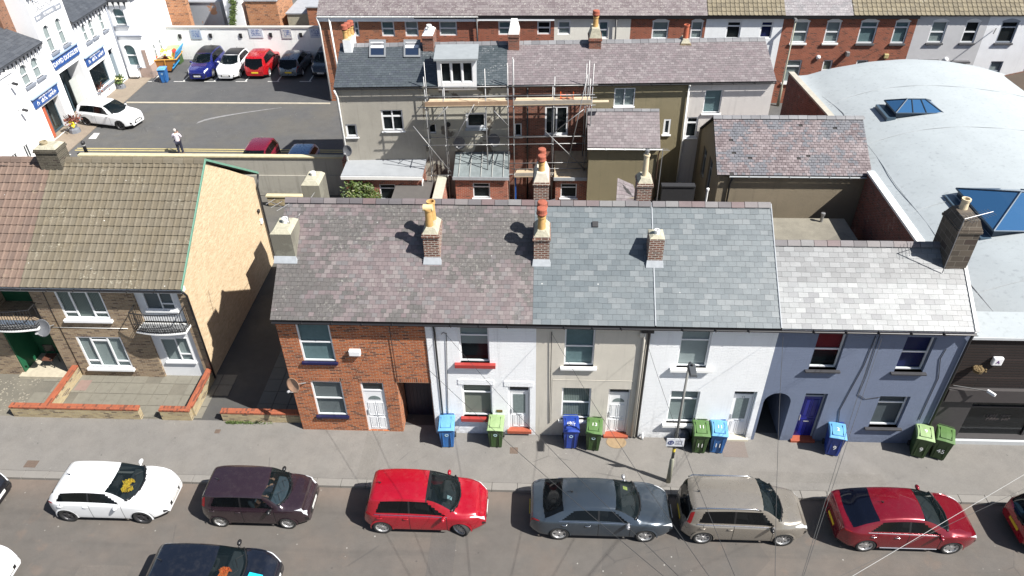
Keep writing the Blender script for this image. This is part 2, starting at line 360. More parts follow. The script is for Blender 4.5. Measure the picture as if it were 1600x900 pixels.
def window(P, par, rc, sty='sash', cur='net', mat=None, rev=.1, sill=None, sillw=.06, fw=.055, silld=.09, sillh=.07, arch=False, glassmat=None, cur_frac=1.):
    l, r, b, t = rc[:4]; mat = mat or WHITE; mb = MB(); d0, d1 = -rev-.05, -rev+.012
    P.box(mb, l, l+fw, d0, d1, b, t); P.box(mb, r-fw, r, d0, d1, b, t); P.box(mb, l+fw, r-fw, d0, d1-.002, b, b+fw); P.box(mb, l+fw, r-fw, d0, d1-.002, t-fw, t)
    V, H = STY[sty]; W_, H_ = r-l, t-b
    for f, z0, z1 in V: P.box(mb, l+W_*f-fw*.45, l+W_*f+fw*.45, d0, d1-.006, b+fw+(H_-2*fw)*z0, b+fw+(H_-2*fw)*z1)
    for f, x0, x1 in H: P.box(mb, l+(fw if x0 == 0 else W_*x0), r-fw if x1 == 1 else l+W_*x1, d0, d1-.01, b+H_*f-fw*.5, b+H_*f+fw*.5)
    fr = mb.build('window', mat, par)
    MB().quad(P.pt(l+.01, -rev-.02, b+.01), P.pt(r-.01, -rev-.02, b+.01), P.pt(r-.01, -rev-.02, t-.01), P.pt(l+.01, -rev-.02, t-.01)).build('pane', glassmat or GLASS, fr)
    zc = t-(t-b)*cur_frac
    MB().quad(P.pt(l, -rev-.08, zc), P.pt(r, -rev-.08, zc), P.pt(r, -rev-.08, t), P.pt(l, -rev-.08, t)).build('curtain', CUR[cur], fr)  # the dark choice is a black sheet painted as the unlit room
    if cur_frac < 1: MB().quad(P.pt(l, -rev-.3, b), P.pt(r, -rev-.3, b), P.pt(r, -rev-.3, t), P.pt(l, -rev-.3, t)).build('room', DARK, fr)  # black sheet painted as the unlit room where the curtain stops
    if sill:
        mb = MB(); P.box(mb, l-sillw, r+sillw, -rev-.02, silld, b-sillh, b); mb.build('sill', sill, fr, bevel=.008)
    return fr
def door(P, par, rc, mat, fmat, style='six', trans=.16, rev=.1, step=None, glass='teal', hmat=None, num=None):
    l, r, b, t = rc[:4]; mb = MB(); d0, d1 = -rev-.06, -rev+.01; fw = .055
    P.box(mb, l, l+fw, d0, d1, b, t); P.box(mb, r-fw, r, d0, d1, b, t); P.box(mb, l+fw, r-fw, d0, d1-.002, t-fw, t)
    tz = t-(t-b)*trans; P.box(mb, l+fw, r-fw, d0, d1-.002, tz-fw, tz); fr = mb.build('door_frame', fmat, par)
    MB().quad(P.pt(l, -rev-.03, tz), P.pt(r, -rev-.03, tz), P.pt(r, -rev-.03, t), P.pt(l, -rev-.03, t)).build('fanlight', flat('dark_fanlight', (.02, .025, .028), .08), fr)
    L, R, T = l+fw+.01, r-fw-.01, tz-fw-.01; w = R-L; h = T-b
    mb = MB(); P.box(mb, L, R, -rev-.05, -rev-.01, b+.02, T)
    def pan(x0, x1, z0, z1):
        mb_ = mb; e = .018; a0, a1, c0, c1 = L+w*x0, L+w*x1, b+h*z0, b+h*z1
        for q in ((a0, a1, c0, c0+e), (a0, a1, c1-e, c1), (a0, a0+e, c0+e, c1-e), (a1-e, a1, c0+e, c1-e)): P.box(mb_, q[0], q[1], -rev-.012, -rev+.008, q[2], q[3])
        P.box(mb_, a0+.05, a1-.05, -rev-.012, -rev+.002, c0+.05, c1-.05)
    if style == 'six': pan(.1, .46, .06, .34); pan(.54, .9, .06, .34); pan(.1, .46, .4, .72); pan(.54, .9, .4, .72)
    if style == 'half': pan(.14, .46, .05, .36); pan(.54, .86, .05, .36)
    if style == 'cottage': pan(.12, .47, .06, .45); pan(.53, .88, .06, .45); pan(.12, .47, .5, .93); pan(.53, .88, .5, .93)
    dr = mb.build('door', mat, par)
    if style == 'half':
        g = MB(); P.box(g, L+w*.16, R-w*.16, -rev-.012, -rev-.004, b+h*.42, b+h*.93); g.build('glazing', flat('obscured_glass', (.16, .2, .2), .12, .3, 14), dr)
    if style == 'six':
        g = MB(); n = 12; c = (L+R)/2; pts = [P.pt(c+.26*w*math.cos(PI*k/n)*1.25, -rev-.008, b+h*.79+.11*math.sin(PI*k/n)*1.7) for k in range(n+1)]; g.prism(pts, P.n*.006); g.build('glazing', flat('obscured_glass', (.16, .2, .2), .12, .3, 14), dr)
    g = MB(); P.box(g, L+w*.35, L+w*.65, -rev-.01, -rev+.014, b+h*.375, b+h*.395); g.build('letterbox', hmat or LEAD, dr)
    g = MB(); P.box(g, L+.03, L+.06, -rev-.01, -rev+.04, b+h*.42, b+h*.54); g.build('handle', hmat or LEAD, dr)
    if step: g = MB(); P.box(g, l-.06, r+.06, -rev-.05, .1, b-.14, b+.005); g.build('step', step, fr, bevel=.01)
    return dr
def slates(name, par, E0, E1, R0, R1, mat, w=.25, e=.2, th=.009, seed=1, gap=.006, wob=.004, base=None, miss=0.):
    rg = random.Random(seed); E0, E1, R0, R1 = map(Vector, (E0, E1, R0, R1)); nrm = (E1-E0).cross(R0-E0).normalized()
    if nrm.z < 0: nrm = -nrm
    ln = ((R0-E0).length+(R1-E1).length)/2; wd = (E1-E0).length; nr = max(1, round(ln/e)); nc = max(1, round(wd/w)); mb = MB()
    def S(s, t, h): return E0*(1-s)*(1-t)+E1*s*(1-t)+R0*(1-s)*t+R1*s*t+nrm*h
    for i in range(nr):
        t0, t1 = i/nr, min(1, (i+1)/nr+.15/nr); off = .5 if i % 2 else 0
        edges = [0.]+[max(0, min(1, (k+off+rg.uniform(-.08, .08))/nc)) for k in range(1 if not off else 0, nc)]+[1.]
        for k in range(len(edges)-1):
            s0, s1 = edges[k], edges[k+1]
            if s1-s0 < .1/nc: continue
            if miss and rg.random() < miss: continue
            g = gap/wd/2; a, b = s0+g, s1-g; dz = rg.uniform(0, wob); dt = rg.uniform(-.05, .05)/nr; tw = rg.uniform(-.03, .03)/nr
            if i == 0: dt = tw = 0
            mb.c = (rg.random(), rg.random(), rg.random()*.99+.01)
            p = [S(a, t0+dt+tw, th*1.7+dz), S(b, t0+dt-tw, th*1.7+dz), S(b, t1, th*.5), S(a, t1, th*.5), S(a, t0+dt+tw, 0), S(b, t0+dt-tw, 0)]
            mb.add(p, [(0, 1, 2, 3), (4, 5, 1, 0)])
    mb.c = (.5, .5, .5)
    o = mb.build(name, mat, par, fixn=False)
    b = MB(); u = nrm*-.012; v = nrm*-.06
    b.box8([E0+v, E1+v, R1+v, R0+v, E0+u, E1+u, R1+u, R0+u]); b.build('roof_batten_sheet', base or flat('dark_roof_underlay', (.035, .033, .033), .9), o)
    return o
def pantiles(name, par, E0, E1, R0, R1, mat, w=.3, e=.33, amp=.03, seed=1):
    rg = random.Random(seed); E0, E1, R0, R1 = map(Vector, (E0, E1, R0, R1)); nrm = (E1-E0).cross(R0-E0).normalized()
    if nrm.z < 0: nrm = -nrm
    ln = (R0-E0).length; wd = (E1-E0).length; nr = max(1, round(ln/e)); nc = max(1, round(wd/w)); mb = MB()
    def S(s, t, h): return E0*(1-s)*(1-t)+E1*s*(1-t)+R0*(1-s)*t+R1*s*t+nrm*h
    prof = [(0, 0), (.12, 1), (.3, 1), (.42, .05), (.7, 0), (.93, 0), (1, 0)]
    for i in range(nr):
        for k in range(nc):
            mb.c = (rg.random(), rg.random(), .5); dz = rg.uniform(0, .006); vs = []
            for t, h in ((i/nr, .042), ((i+1.12)/nr, .0)):
                for x, y in prof: vs.append(S((k+x)/nc, min(t, 1), h+y*amp+dz))
            for x, y in prof: vs.append(S((k+x)/nc, i/nr, -.01))
            m = len(prof); fs = [(j, j+1, m+j+1, m+j) for j in range(m-1)]+[(2*m+j, 2*m+j+1, j+1, j) for j in range(m-1)]
            mb.add(vs, fs)
    o = mb.build(name, mat, par, fixn=False)
    b = MB(); u = nrm*-.015; v = nrm*-.07; b.box8([E0+v, E1+v, R1+v, R0+v, E0+u, E1+u, R1+u, R0+u]); b.build('roof_batten_sheet', flat('dark_roof_underlay', (.035, .033, .033), .9), o)
    return o
def ridge(par, A, B, mat, n=None, w=.17, h=.1, seed=3, L=.45):
    A, B = Vector(A), Vector(B); d = (B-A); n = n or max(1, round(d.length/L)); rg = random.Random(seed); mb = MB(); e = d.normalized(); y = Vector((-e.y, e.x, 0)).normalized()
    for i in range(n):
        mb.c = (rg.random(), rg.random(), .5); p0 = A+d*(i/n)+e*.008; p1 = A+d*((i+1)/n)-e*.008; z = rg.uniform(-.006, .008)
        sec = [(-w, -h*.95), (-w*.55, -h*.2), (0, .03), (w*.55, -h*.2), (w, -h*.95)]
        vs = [p+y*a+Vector((0, 0, b+z)) for p in (p0, p1) for a, b in sec]; m = len(sec)
        mb.add(vs, [(j, j+1, m+j+1, m+j) for j in range(m-1)]+[(4, 3, 2, 1, 0), (5, 6, 7, 8, 9)])
    return mb.build('ridge_tiles', mat, par, fixn=False)
def gutter(par, A, B, mat=None, r=.055, out=(0, -1, 0)):
    A, B = Vector(A), Vector(B); o = Vector(out); mb = MB(); n = 8
    vs = []
    for p in (A, B):
        for k in range(n+1): a = PI+PI*k/n; vs.append(p+o*(-r*math.cos(a))+Vector((0, 0, r*math.sin(a))))
    for p in (A, B):
        for k in range(n+1): a = PI+PI*k/n; vs.append(p+o*(-r*.86*math.cos(a))+Vector((0, 0, r*.86*math.sin(a))))
    m = n+1; fs = [(k, k+1, m+k+1, m+k) for k in range(n)]+[(2*m+k, 2*m+k+1, 3*m+k+1, 3*m+k) for k in range(n)]+[(0, m, 3*m, 2*m), (n, m+n, 3*m+n, 2*m+n)]
    mb.add(vs, fs); k = int((B-A).length/.9)
    for i in range(1, k): p = A.lerp(B, i/k); mb.obox(p-o*r*.2+Vector((0, 0, -.02)), (.03, r*2.4, .06))
    return mb.build('gutter', mat or GUTTER, par)
def pipe(par, pts, r=.035, mat=None, name='downpipe'): return MB().tube(pts, r, 8).build(name, mat or GUTTER, par, smooth=True)
def pot(par, c, h=.6, r=.11, mat=None, hood=None, cap=None):
    mb = MB(); mb.lathe(c, [(r*1.15, 0), (r*1.05, .05), (r*.95, h*.5), (r*.9, h-.08), (r*1.12, h-.07), (r*1.12, h), (r*.8, h), (r*.75, h-.2)], 18, cap=False)
    o = mb.build('chimney_pot', mat, par, smooth=False)
    if hood == 'box':
        m = MB(); m.lathe(Vector(c)+Vector((-.16, 0, h+.02)), [(.001, 0), (.11, 0), (.11, .32), (.085, .32), (.08, .01)], 16, axis='x', cap=False); m.build('hood', flat('cream_clay_cowl', (.62, .5, .26), .7), o)
    if hood == 'red':
        m = MB(); m.lathe(Vector(c)+Vector((0, 0, h+.01)), [(r*.7, -.02), (r*.7, .05), (r*1.4, .055), (r*1.4, .1), (r*1.3, .11), (r*1.3, .25), (r*1.15, .28), (.02, .3)], 16); m.build('hood', flat('red_clay_cowl', (.3, .085, .05), .85, .35, 9), o)
    if hood == 'metal':
        m = MB(); m.lathe(Vector(c)+Vector((0, 0, h)), [(r*.6, 0), (r*.6, .12), (r*.8, .13), (r*.8, .2), (.01, .23)], 12); m.build('cowl', STEEL, o)
    return o
BUFFPOT = flat('buff_clay_pot', (.46, .28, .1), .8, .45, 6); REDPOT = flat('red_clay_pot', (.38, .1, .05), .75, .2, 8); CREAMPOT = flat('cream_clay_pot', (.6, .5, .34), .7, .2, 8)
FLAUNCH = flat('lichened_mortar_flaunching', (.36, .34, .26), .95, .45, 7, bump=.02, bs=18)
def chimney(par, x0, x1, y0, y1, zb, zt, mat, pots=(), flash=True, corbel=True, flaunch=.18, fmat=None, ang=0.):
    mb = MB(); mb.box(x0, x1, y0, y1, zb, zt-(.14 if corbel else 0))
    if corbel: mb.box(x0-.04, x1+.04, y0-.04, y1+.04, zt-.14, zt-.07); mb.box(x0-.015, x1+.015, y0-.015, y1+.015, zt-.07, zt)
    o = mb.build('chimney', mat, par)
    f = MB(); e = .0; i = .12; f.box8([(x0, y0, zt), (x1, y0, zt), (x1, y1, zt), (x0, y1, zt), (x0+i, y0+i, zt+flaunch), (x1-i, y0+i, zt+flaunch), (x1-i, y1-i, zt+flaunch), (x0+i, y1-i, zt+flaunch)]); f.build('flaunching', fmat or FLAUNCH, o)
    for p in pots: pot(o, (p[0], p[1], zt+flaunch-.06), p[2], p[3], p[4], p[5] if len(p) > 5 else None)
    return o
def aerial(par, base, h, ang=0., boom=1.0, n=9, mat=None, arm=.28):
    mat = mat or flat('dull_aluminium', (.25, .25, .26), .4, metal=.5); mb = MB(); b = Vector(base); t = b+Vector((0, 0, h)); mb.tube([b, t], .016, 6)
    e = Vector((math.cos(ang), math.sin(ang), .05)); s = Vector((-math.sin(ang), math.cos(ang), 0)); mb.tube([t, t+e*boom], .012, 5)
    for i in range(n): c = t+e*(boom*(i+.5)/n); mb.tube([c-s*arm*(.6+.4*(1-i/n)), c+s*arm*(.6+.4*(1-i/n))], .007, 4)
    return mb.build('television_aerial', mat, par)
def dish(par, c, n, r=.3, mat=None, wallp=None):
    n = Vector(n).normalized(); mat = mat or flat('grey_dish', (.12, .125, .135), .6, .25); a = Vector((0, 0, 1)); x = a.cross(n).normalized(); y = n.cross(x); M = Matrix(((x.x, y.x, n.x, c[0]), (x.y, y.y, n.y, c[1]), (x.z, y.z, n.z, c[2]), (0, 0, 0, 1)))
    mb = MB(M); pr = [(r*k/6, .25*r*(k/6)**2) for k in range(1, 7)]; mb.lathe((0, 0, 0), [(.01, 0)]+pr+[(r*.99, .25*r-.012)]+[(a_, b_-.012) for a_, b_ in reversed(pr[:-1])], 24)
    o = mb.build('satellite_dish', mat, par, smooth=True)
    m = MB(M); m.tube([(0, -r*.95, .05), (0, -r*.5, r*.95)], .012, 5); m.obox((0, -r*.45, r), (.06, .06, .1)); m.build('receiver_arm', flat('grey_plastic', (.35, .35, .36), .5), o)
    if wallp: MB().tube([c, wallp], .022, 6).build('bracket', STEEL, o)
    return o
# ------------------------------------------------------------------ ground, road, pavements
def sheet(name, x0, x1, y0, y1, z, mat, lab=None, th=None):
    mb = MB()
    if th: mb.box(x0, x1, y0, y1, z-th, z)
    else: mb.quad((x0, y0, z), (x1, y0, z), (x1, y1, z), (x0, y1, z))
    o = mb.build(name, mat); o['kind'] = 'structure'; return o
ROADM = asphalt_mat('worn_asphalt', (.122, .111, .1), (.142, .121, .104), lanes=True); LANEM = asphalt_mat('lane_asphalt', (.1, .1, .1), (.115, .11, .1), speck=.5)
PAVEM = asphalt_mat('grey_pavement', (.2, .19, .176), (.215, .202, .185), speck=.35); YARDM = asphalt_mat('yard_concrete', (.15, .14, .115), (.19, .175, .14), speck=.3, patches=True)
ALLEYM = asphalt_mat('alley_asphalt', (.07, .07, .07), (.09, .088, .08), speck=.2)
sheet('ground', -400, 400, -300, 500, -.03, asphalt_mat('town_ground', (.13, .125, .115), (.15, .14, .12)))
sheet('road', -70, 70, -11.2, -2.6, 0, ROADM)
RP1 = asphalt_mat('patched_asphalt', (.105, .097, .09), (.12, .107, .096), speck=.3); 
sheet('road_patch', -3.2, -2.35, -11.1, -2.75, .004, RP1); sheet('road_patch', 9.0, 14.5, -8.6, -7.3, .004, RP1); sheet('road_patch', -14.5, -12.8, -7.6, -5.9, .004, asphalt_mat('pale_patch', (.135, .12, .106), (.15, .128, .11), speck=.3))
KERB = render_mat('concrete_kerb', (.19, .18, .165), streak=.3, dirt=0)
def paving(name, x0, x1, y0, y1, z, mat): return sheet(name, x0, x1, y0, y1, z, mat, th=z+.02)
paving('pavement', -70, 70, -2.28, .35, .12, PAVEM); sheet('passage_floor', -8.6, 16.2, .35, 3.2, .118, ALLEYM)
sheet('pavement_patch', -6.2, -5.6, -2.25, -.05, .124, asphalt_mat('pavement_patch', (.185, .175, .16), (.2, .187, .17), speck=.2)); sheet('pavement_patch', 7.9, 12.6, -1.95, -1.5, .124, bpy.data.materials['pavement_patch'])
paving('far_pavement', -70, 70, -14, -11.5, .12, PAVEM)
mb = MB(); mb2 = MB()
x = -40.
while x < 40: mb.box(x+.006, x+.894, -2.6, -2.284, -.02, .121+rnd.uniform(-.003, .003)); mb2.box(x+.006, x+.894, -11.496, -11.2, -.02, .12); x += .9
struct(mb.build('kerb', KERB, bevel=.012)); struct(mb2.build('far_kerb', KERB))
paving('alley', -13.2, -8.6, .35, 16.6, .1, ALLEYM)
mb = MB()     # paving slabs down the alley
for i in range(22):
    for k in range(3):
        if rnd.random() < .9: mb.box(-10.9+k*.62, -10.31+k*.62, .6+i*.7, 1.28+i*.7, .1, .115+rnd.uniform(0, .008))
struct(mb.build('alley_slabs', render_mat('alley_slab', (.09, .1, .1), dirt=0)))
paving('front_garden', -24.5, -13.2, .35, 3.2, .1, YARDM)
mb = MB()
for i in range(13):
    for k in range(4):
        if rnd.random() < .85: mb.box(-20.3+i*.62, -19.71+i*.62, .45+k*.62, 1.04+k*.62, .1, .118+rnd.uniform(0, .008))
struct(mb.build('garden_slabs', render_mat('garden_slab', (.17, .16, .13), streak=.5, dirt=.2)))
paving('back_yard', -13.2, 16, 3.2, 18.5, .08, YARDM)
# ------------------------------------------------------------------ front terrace
F = Plane((0, 0)); EY, EZ, RY, RZ = -.2, 5.74, 3.42, 8.30
PL_N = Vector((0, -(RZ-EZ), RY-EY)).normalized()
def onroof(u, v): return hit(u, v, (0, EY, EZ), PL_N)
def fx(u, v=None): return F.loc(u, v)[0]
PURPLE = slate_mat('purple_slate', [(.142, .116, .118), (.17, .136, .138), (.19, .158, .157), (.16, .124, .128), (.15, .142, .144), (.208, .18, .177)], lichen=.45, lcol=(.3, .29, .26), patch=(.1, .095, .09), psc=.45)
GREY = slate_mat('grey_slate', [(.102, .124, .137), (.117, .139, .152), (.13, .153, .165), (.145, .167, .178), (.11, .134, .147), (.17, .19, .2)], rough=.5, drop=.8)
PALE = slate_mat('pale_slate', [(.24, .245, .25), (.29, .3, .305), (.22, .23, .235), (.34, .35, .35), (.27, .28, .285), (.19, .195, .205)], rough=.5)
PALEUP = slate_mat('weathered_pale_slate', [(.17, .175, .18), (.22, .225, .23), (.15, .155, .16), (.25, .255, .26), (.19, .2, .205)], rough=.5)
RIDGEM = slate_mat('ridge_clay', [(.11, .1, .105), (.16, .15, .155), (.15, .1, .1), (.19, .185, .185)], drop=0)
BRICKA = brick_mat('orange_red_brick', (.47, .128, .034), (.22, .055, .022), (.44, .34, .24), soot=.15)
BRICKD = brick_mat('old_dark_brick', (.22, .09, .055), (.13, .05, .035), (.3, .27, .23), soot=.7)
WHR = render_mat('white_painted_render', (.86, .875, .885), streak=.34, var=.09, dirt=.8, bump=.012, courses=.8); WHR2 = render_mat('white_painted_wall', (.86, .875, .885), streak=.32, var=.09, dirt=.8, bump=.012, courses=.8)
CRR = render_mat('grey_cream_render', (.55, .515, .445), streak=.42, var=.16, bump=.01); BLR = render_mat('slate_blue_painted_render', (.15, .182, .26), streak=.3, bump=.012, courses=.5)
xs = [F.loc(448, 587)[0]+.0, 0, 0, 0, 0, 0]
X0 = -8.72; X1 = (F.loc(665, 507)[0]+F.loc(680, 678)[0])/2; X2 = (F.loc(838, 511)[0]+F.loc(836.5, 681)[0])/2; X3 = (F.loc(1018, 512)[0]+F.loc(989, 686)[0])/2; X4 = (F.loc(1216, 517)[0]+F.loc(1175, 684)[0])/2; X5 = (F.loc(1518, 527)[0]+F.loc(1440, 688)[0])/2
RX = [onroof(440, 400).x, onroof(664, 400).x, onroof(834, 410).x, onroof(1021, 410).x, onroof(1212, 415).x, onroof(1510, 450).x]
H0 = EZ-.08
def front_house(name, label, x0, x1, rx0, rx1, wmat, ops, arches=(), rmat=None, left=False, right=False, ry=RY, rz=RZ, seed=1, e=.155, w=.2, g=None, cat='house', split=None):
    h = thing(name, label, cat, ((x0+x1)/2, 0, .1)); h['group'] = 'front terrace houses'
    wall(F, x0, x1, .08, H0, ops, wmat, h, arches=arches)
    shell(F, x0, x1, 2*ry+.1, 0, H0, BRICKD, h, 'rear_wall', gable=(ry, rz-.05))
    E0, E1, R0, R1 = (rx0, EY, EZ), (rx1, EY, EZ), (rx0, ry, rz), (rx1, ry, rz)
    if split:
        Ma, Mb = Vector(E0).lerp(Vector(R0), .53), Vector(E1).lerp(Vector(R1), .53); slates('roof', h, E0, E1, Ma, Mb, rmat, w, e, seed=seed); slates('roof', h, Ma, Mb, R0, R1, split, w, e, seed=seed+5)
    else: r = slates('roof', h, E0, E1, R0, R1, rmat, w, e, seed=seed)
    slates('roof', h, (rx1, 2*ry-EY, EZ), (rx0, 2*ry-EY, EZ), (rx1, ry, rz), (rx0, ry, rz), rmat, .4, .4, seed=seed+1)
    ridge(h, (rx0, ry, rz+.05), (rx1, ry, rz+.05), RIDGEM, seed=seed)
    gutter(h, (x0-.02, EY-.05, EZ-.07), (x1-.01, EY-.05, EZ-.07))
    m = MB(); m.box(x0, x1, -.16, -.005, H0-.1, H0+.02); m.build('fascia', g or GUTTER, h)
    return h
# --- brick house
wA1 = F.q4((460, 505), (513, 505), (475, 563), (526, 566)); wA2 = F.q4((483, 596.5), (532, 596), (499, 648), (544, 649))
dA = F.q4((562, 598), (597, 598), (576.5, 672), (611.5, 672)); dA = (dA[0], dA[1], .14, dA[3]); px0 = (F.loc(619, 597)[0]+F.loc(631, 673)[0])/2; pz = F.loc(640, 598)[1]
pA = (px0, X1-.02, .08, pz, 1.0)
hA = front_house('brick_house', 'orange-red brick end terrace house with purple slates, white door and dark passage door', X0, X1, RX[0]-.12, RX[1], BRICKA, [(*wA1, .1), (*wA2, .1), (*dA, .1), pA], rmat=PURPLE, seed=11)
window(F, hA, wA1, 'sash', 'teal', sill=NAVY, silld=.1, sillh=.1, rev=.04); window(F, hA, wA2, 'sash', 'grey', sill=NAVY, silld=.1, sillh=.1, rev=.04); door(F, hA, dA, WHITE, WHITE, 'six', rev=.05)
m = MB(); F.box(m, pA[0]+.06, pA[1]-.06, -.95, -.9, .1, pz-.42)
for k in range(8): a = pA[0]+.06+k*(pA[1]-pA[0]-.12)/8; F.box(m, a+.01, a+.015, -.9, -.885, .15, pz-.45)
pdr = m.build('passage_door', flat('dark_navy_boards', (.012, .014, .03), .5), hA); m = MB(); F.box(m, pA[0], pA[1], -.97, -.88, pz-.42, pz-.3); m.build('lintel', flat('grey_lintel', (.12, .13, .15), .7), pdr)
m = MB(); F.box(m, pA[0], pA[1], -1.0, -.98, .1, pz); m.build('backing', DARK, pdr)
for (a0, a1, b) in ((wA1[0], wA1[1], wA1[3]), (wA2[0], wA2[1], wA2[3]), (dA[0], dA[1], dA[3]), (pA[0], pA[1], pz)):
    m = MB(); F.box(m, a0-.05, a1+.05, .0, .004, b+.005, b+.2); m.build('soldier_course', brick_mat('soldier_brick', (.44, .12, .035), (.2, .055, .025), (.36, .28, .2), w=.075, h=.25), hA)
m = MB(); q = F.loc(555, 548); F.box(m, q[0]-.2, q[0]+.2, 0, .16, q[1]-.13, q[1]+.1); m.build('boiler_vent', WHITE, hA, bevel=.02)
q = F.loc(463, 590); dish(hA, F.pt(q[0]+.0, .32, q[1]-.05), (-.35, -.8, .25), .3, flat('brown_faded_dish', (.33, .2, .13), .6, .2), F.pt(q[0]+.3, 0, q[1]-.25))
pipe(hA, [F.pt(F.loc(608, 505)[0], .05, 5.5), F.pt(F.loc(608, 505)[0], .04, pz+.1)], .012, name='cable')
# --- white house
wB1 = F.q4((715.5, 510), (764, 510), (719.5, 566.7), (764.5, 566.7)); wB2 = F.q4((721, 601), (769, 601), (725, 650.7), (769, 650.7)); dB = F.q4((793, 604), (828, 604), (796, 671), (828, 671))
hB = front_house('terraced_house', 'white painted terraced house with dark red window sills under a purple slate roof', X1, X2, RX[1], RX[2], WHR, [wB1, wB2, dB], rmat=PURPLE, seed=21)
window(F, hB, wB1, 'top', 'net', sill=REDSILL, sillh=.16, silld=.14, sillw=.2, cur_frac=.55); window(F, hB, wB2, 'top', 'cream', sill=REDSILL, sillh=.16, silld=.14, sillw=.1)
door(F, hB, dB, WHITE, WHITE, 'half', step=REDTILE, trans=.13)
m = MB()
for k in range(60):
    for (a0, a1, z0, z1) in ((wB2[0]-.1, wB2[1]+.05, wB2[3]+.02, wB2[3]+.24), (dB[0]-.12, dB[1]+.1, dB[3]+.02, dB[3]+.24)):
        m.ico((rnd.uniform(a0, a1), -.002, rnd.uniform(z0+.03, z1-.03)), rnd.uniform(.04, .07), 1, (1.3, .3, .7), .2)
for (a0, a1, z0, z1) in ((wB2[0]-.12, wB2[1]+.08, wB2[3]+.01, wB2[3]+.26), (dB[0]-.14, dB[1]+.12, dB[3]+.01, dB[3]+.26)): F.box(m, a0, a1, 0, .02, z0, z1)
m.build('rough_cast_lintel', WHR, hB)
m = MB(); q = F.loc(780.5, 642); F.box(m, q[0]-.11, q[0]+.11, 0, .02, q[1]-.06, q[1]+.06); m.build('number_plaque', flat('bronze_plaque', (.18, .13, .05), .5, metal=.4), hB)
m = MB(); a = X1+.03; F.box(m, a, a+.22, 0, .05, .1, H0); m.build('painted_pier', WHR, hB)
pipe(hB, [F.pt(a+.28, .1, 5.6), F.pt(a+.3, .06, 5.2), F.pt(a+.3, .06, .2)], .035)
q0, q1 = F.loc(690, 518), F.loc(699, 650); pipe(hB, [F.pt(q0[0]-.02, .03, q0[1]-.1), F.pt(q0[0]+.05, .06, q0[1]), F.pt(q0[0]+.16, .03, q0[1]-.05), F.pt(q1[0], .02, .5)], .012, name='cable')
# --- cream house
wC1 = F.q4((884, 513), (931, 514), (880, 572), (927, 573)); wC2 = F.q4((878.7, 606), (925, 606.7), (876, 656), (920, 655)); dC = F.q4((951, 607.5), (985, 609), (946, 677), (980, 677)); dC = (*dC[:2], .22, dC[3])
hC = front_house('terraced_house', 'grey-cream rendered terraced house with white sills and panelled white door', X2, X3, RX[2], RX[3]-.02, CRR, [wC1, wC2, dC], rmat=GREY, seed=31, e=.19, w=.3)
window(F, hC, wC1, 'sash', 'teal', sill=WHITEP, silld=.12, sillh=.1, sillw=.12); window(F, hC, wC2, 'sash', 'stripe', sill=WHITEP, silld=.1, sillh=.1, sillw=.1); door(F, hC, dC, WHITE, WHITE, 'six', step=REDTILE, trans=.12, rev=.14)
m = MB(); z = wC2[3]+.38; F.box(m, wC2[0]-.35, X3-.02, 0, .008, z, z+.02); F.box(m, wC2[0]-.36, wC2[0]-.34, 0, .008, .9, z+.02); m.build('cable_trunking', CRR, hC)
pipe(hC, [F.pt(fx(862, 520), .05, 5.3), F.pt(fx(862, 520), .02, .8)], .012, name='cable')
m = MB(); q = F.loc(1004, 520); F.box(m, q[0]-.1, q[0]+.1, 0, .12, q[1]-.12, q[1]+.08); m.build('alarm_box', CRR, hC, bevel=.03)
# --- second white house
wD1 = F.q4((1066.7, 517), (1114, 518), (1056, 573), (1103, 576)); wD2 = F.q4((1049, 610.7), (1096, 612), (1040, 661), (1084, 661)); dD = F.q4((1146, 611), (1182.7, 612.5), (1134.7, 679.5), (1167, 682)); dD = (*dD[:2], .2, dD[3])
hD = front_house('terraced_house', 'white terraced house with grey slate roof beside the arched passage, number 11 on its door', X3, X4, RX[3]+.02, RX[4], WHR2, [wD1, wD2, dD], rmat=GREY, seed=41, e=.19, w=.29)
window(F, hD, wD1, 'top', 'white', sill=WHITEP, silld=.14, sillh=.12, sillw=.22); window(F, hD, wD2, 'top', 'net', sill=WHITEP, silld=.14, sillh=.12, sillw=.14)
door(F, hD, dD, WHITE, WHITE, 'half', step=flat('pale_stone_step', (.5, .46, .36), .8), trans=.12, rev=.16)
text('door_number', '11', .12, BLACK, hD, F.M((dD[0]+dD[1])/2, -.14, dD[3]-.42))
pipe(hD, [F.pt(X3+.0, .16, 5.6), F.pt(X3+.02, .07, 5.25), F.pt(X3+.02, .07, .2)], .045); pipe(hC, [F.pt(X3-.13, .1, 5.4), F.pt(X3-.13, .05, 4.9), F.pt(X3-.13, .05, .2)], .05, CRR, 'soil_pipe')
m = MB(); F.box(m, X3-.25, X3+.15, .03, .2, 5.42, 5.6); m.build('rainwater_hopper', GUTTER, hD, bevel=.02)
pipe(hD, [F.pt(X3+.25, .12, .12), F.pt(X3+.25, .12, .3), F.pt(X3+.25, .02, .34)], .04, WHITE, 'waste_pipe')
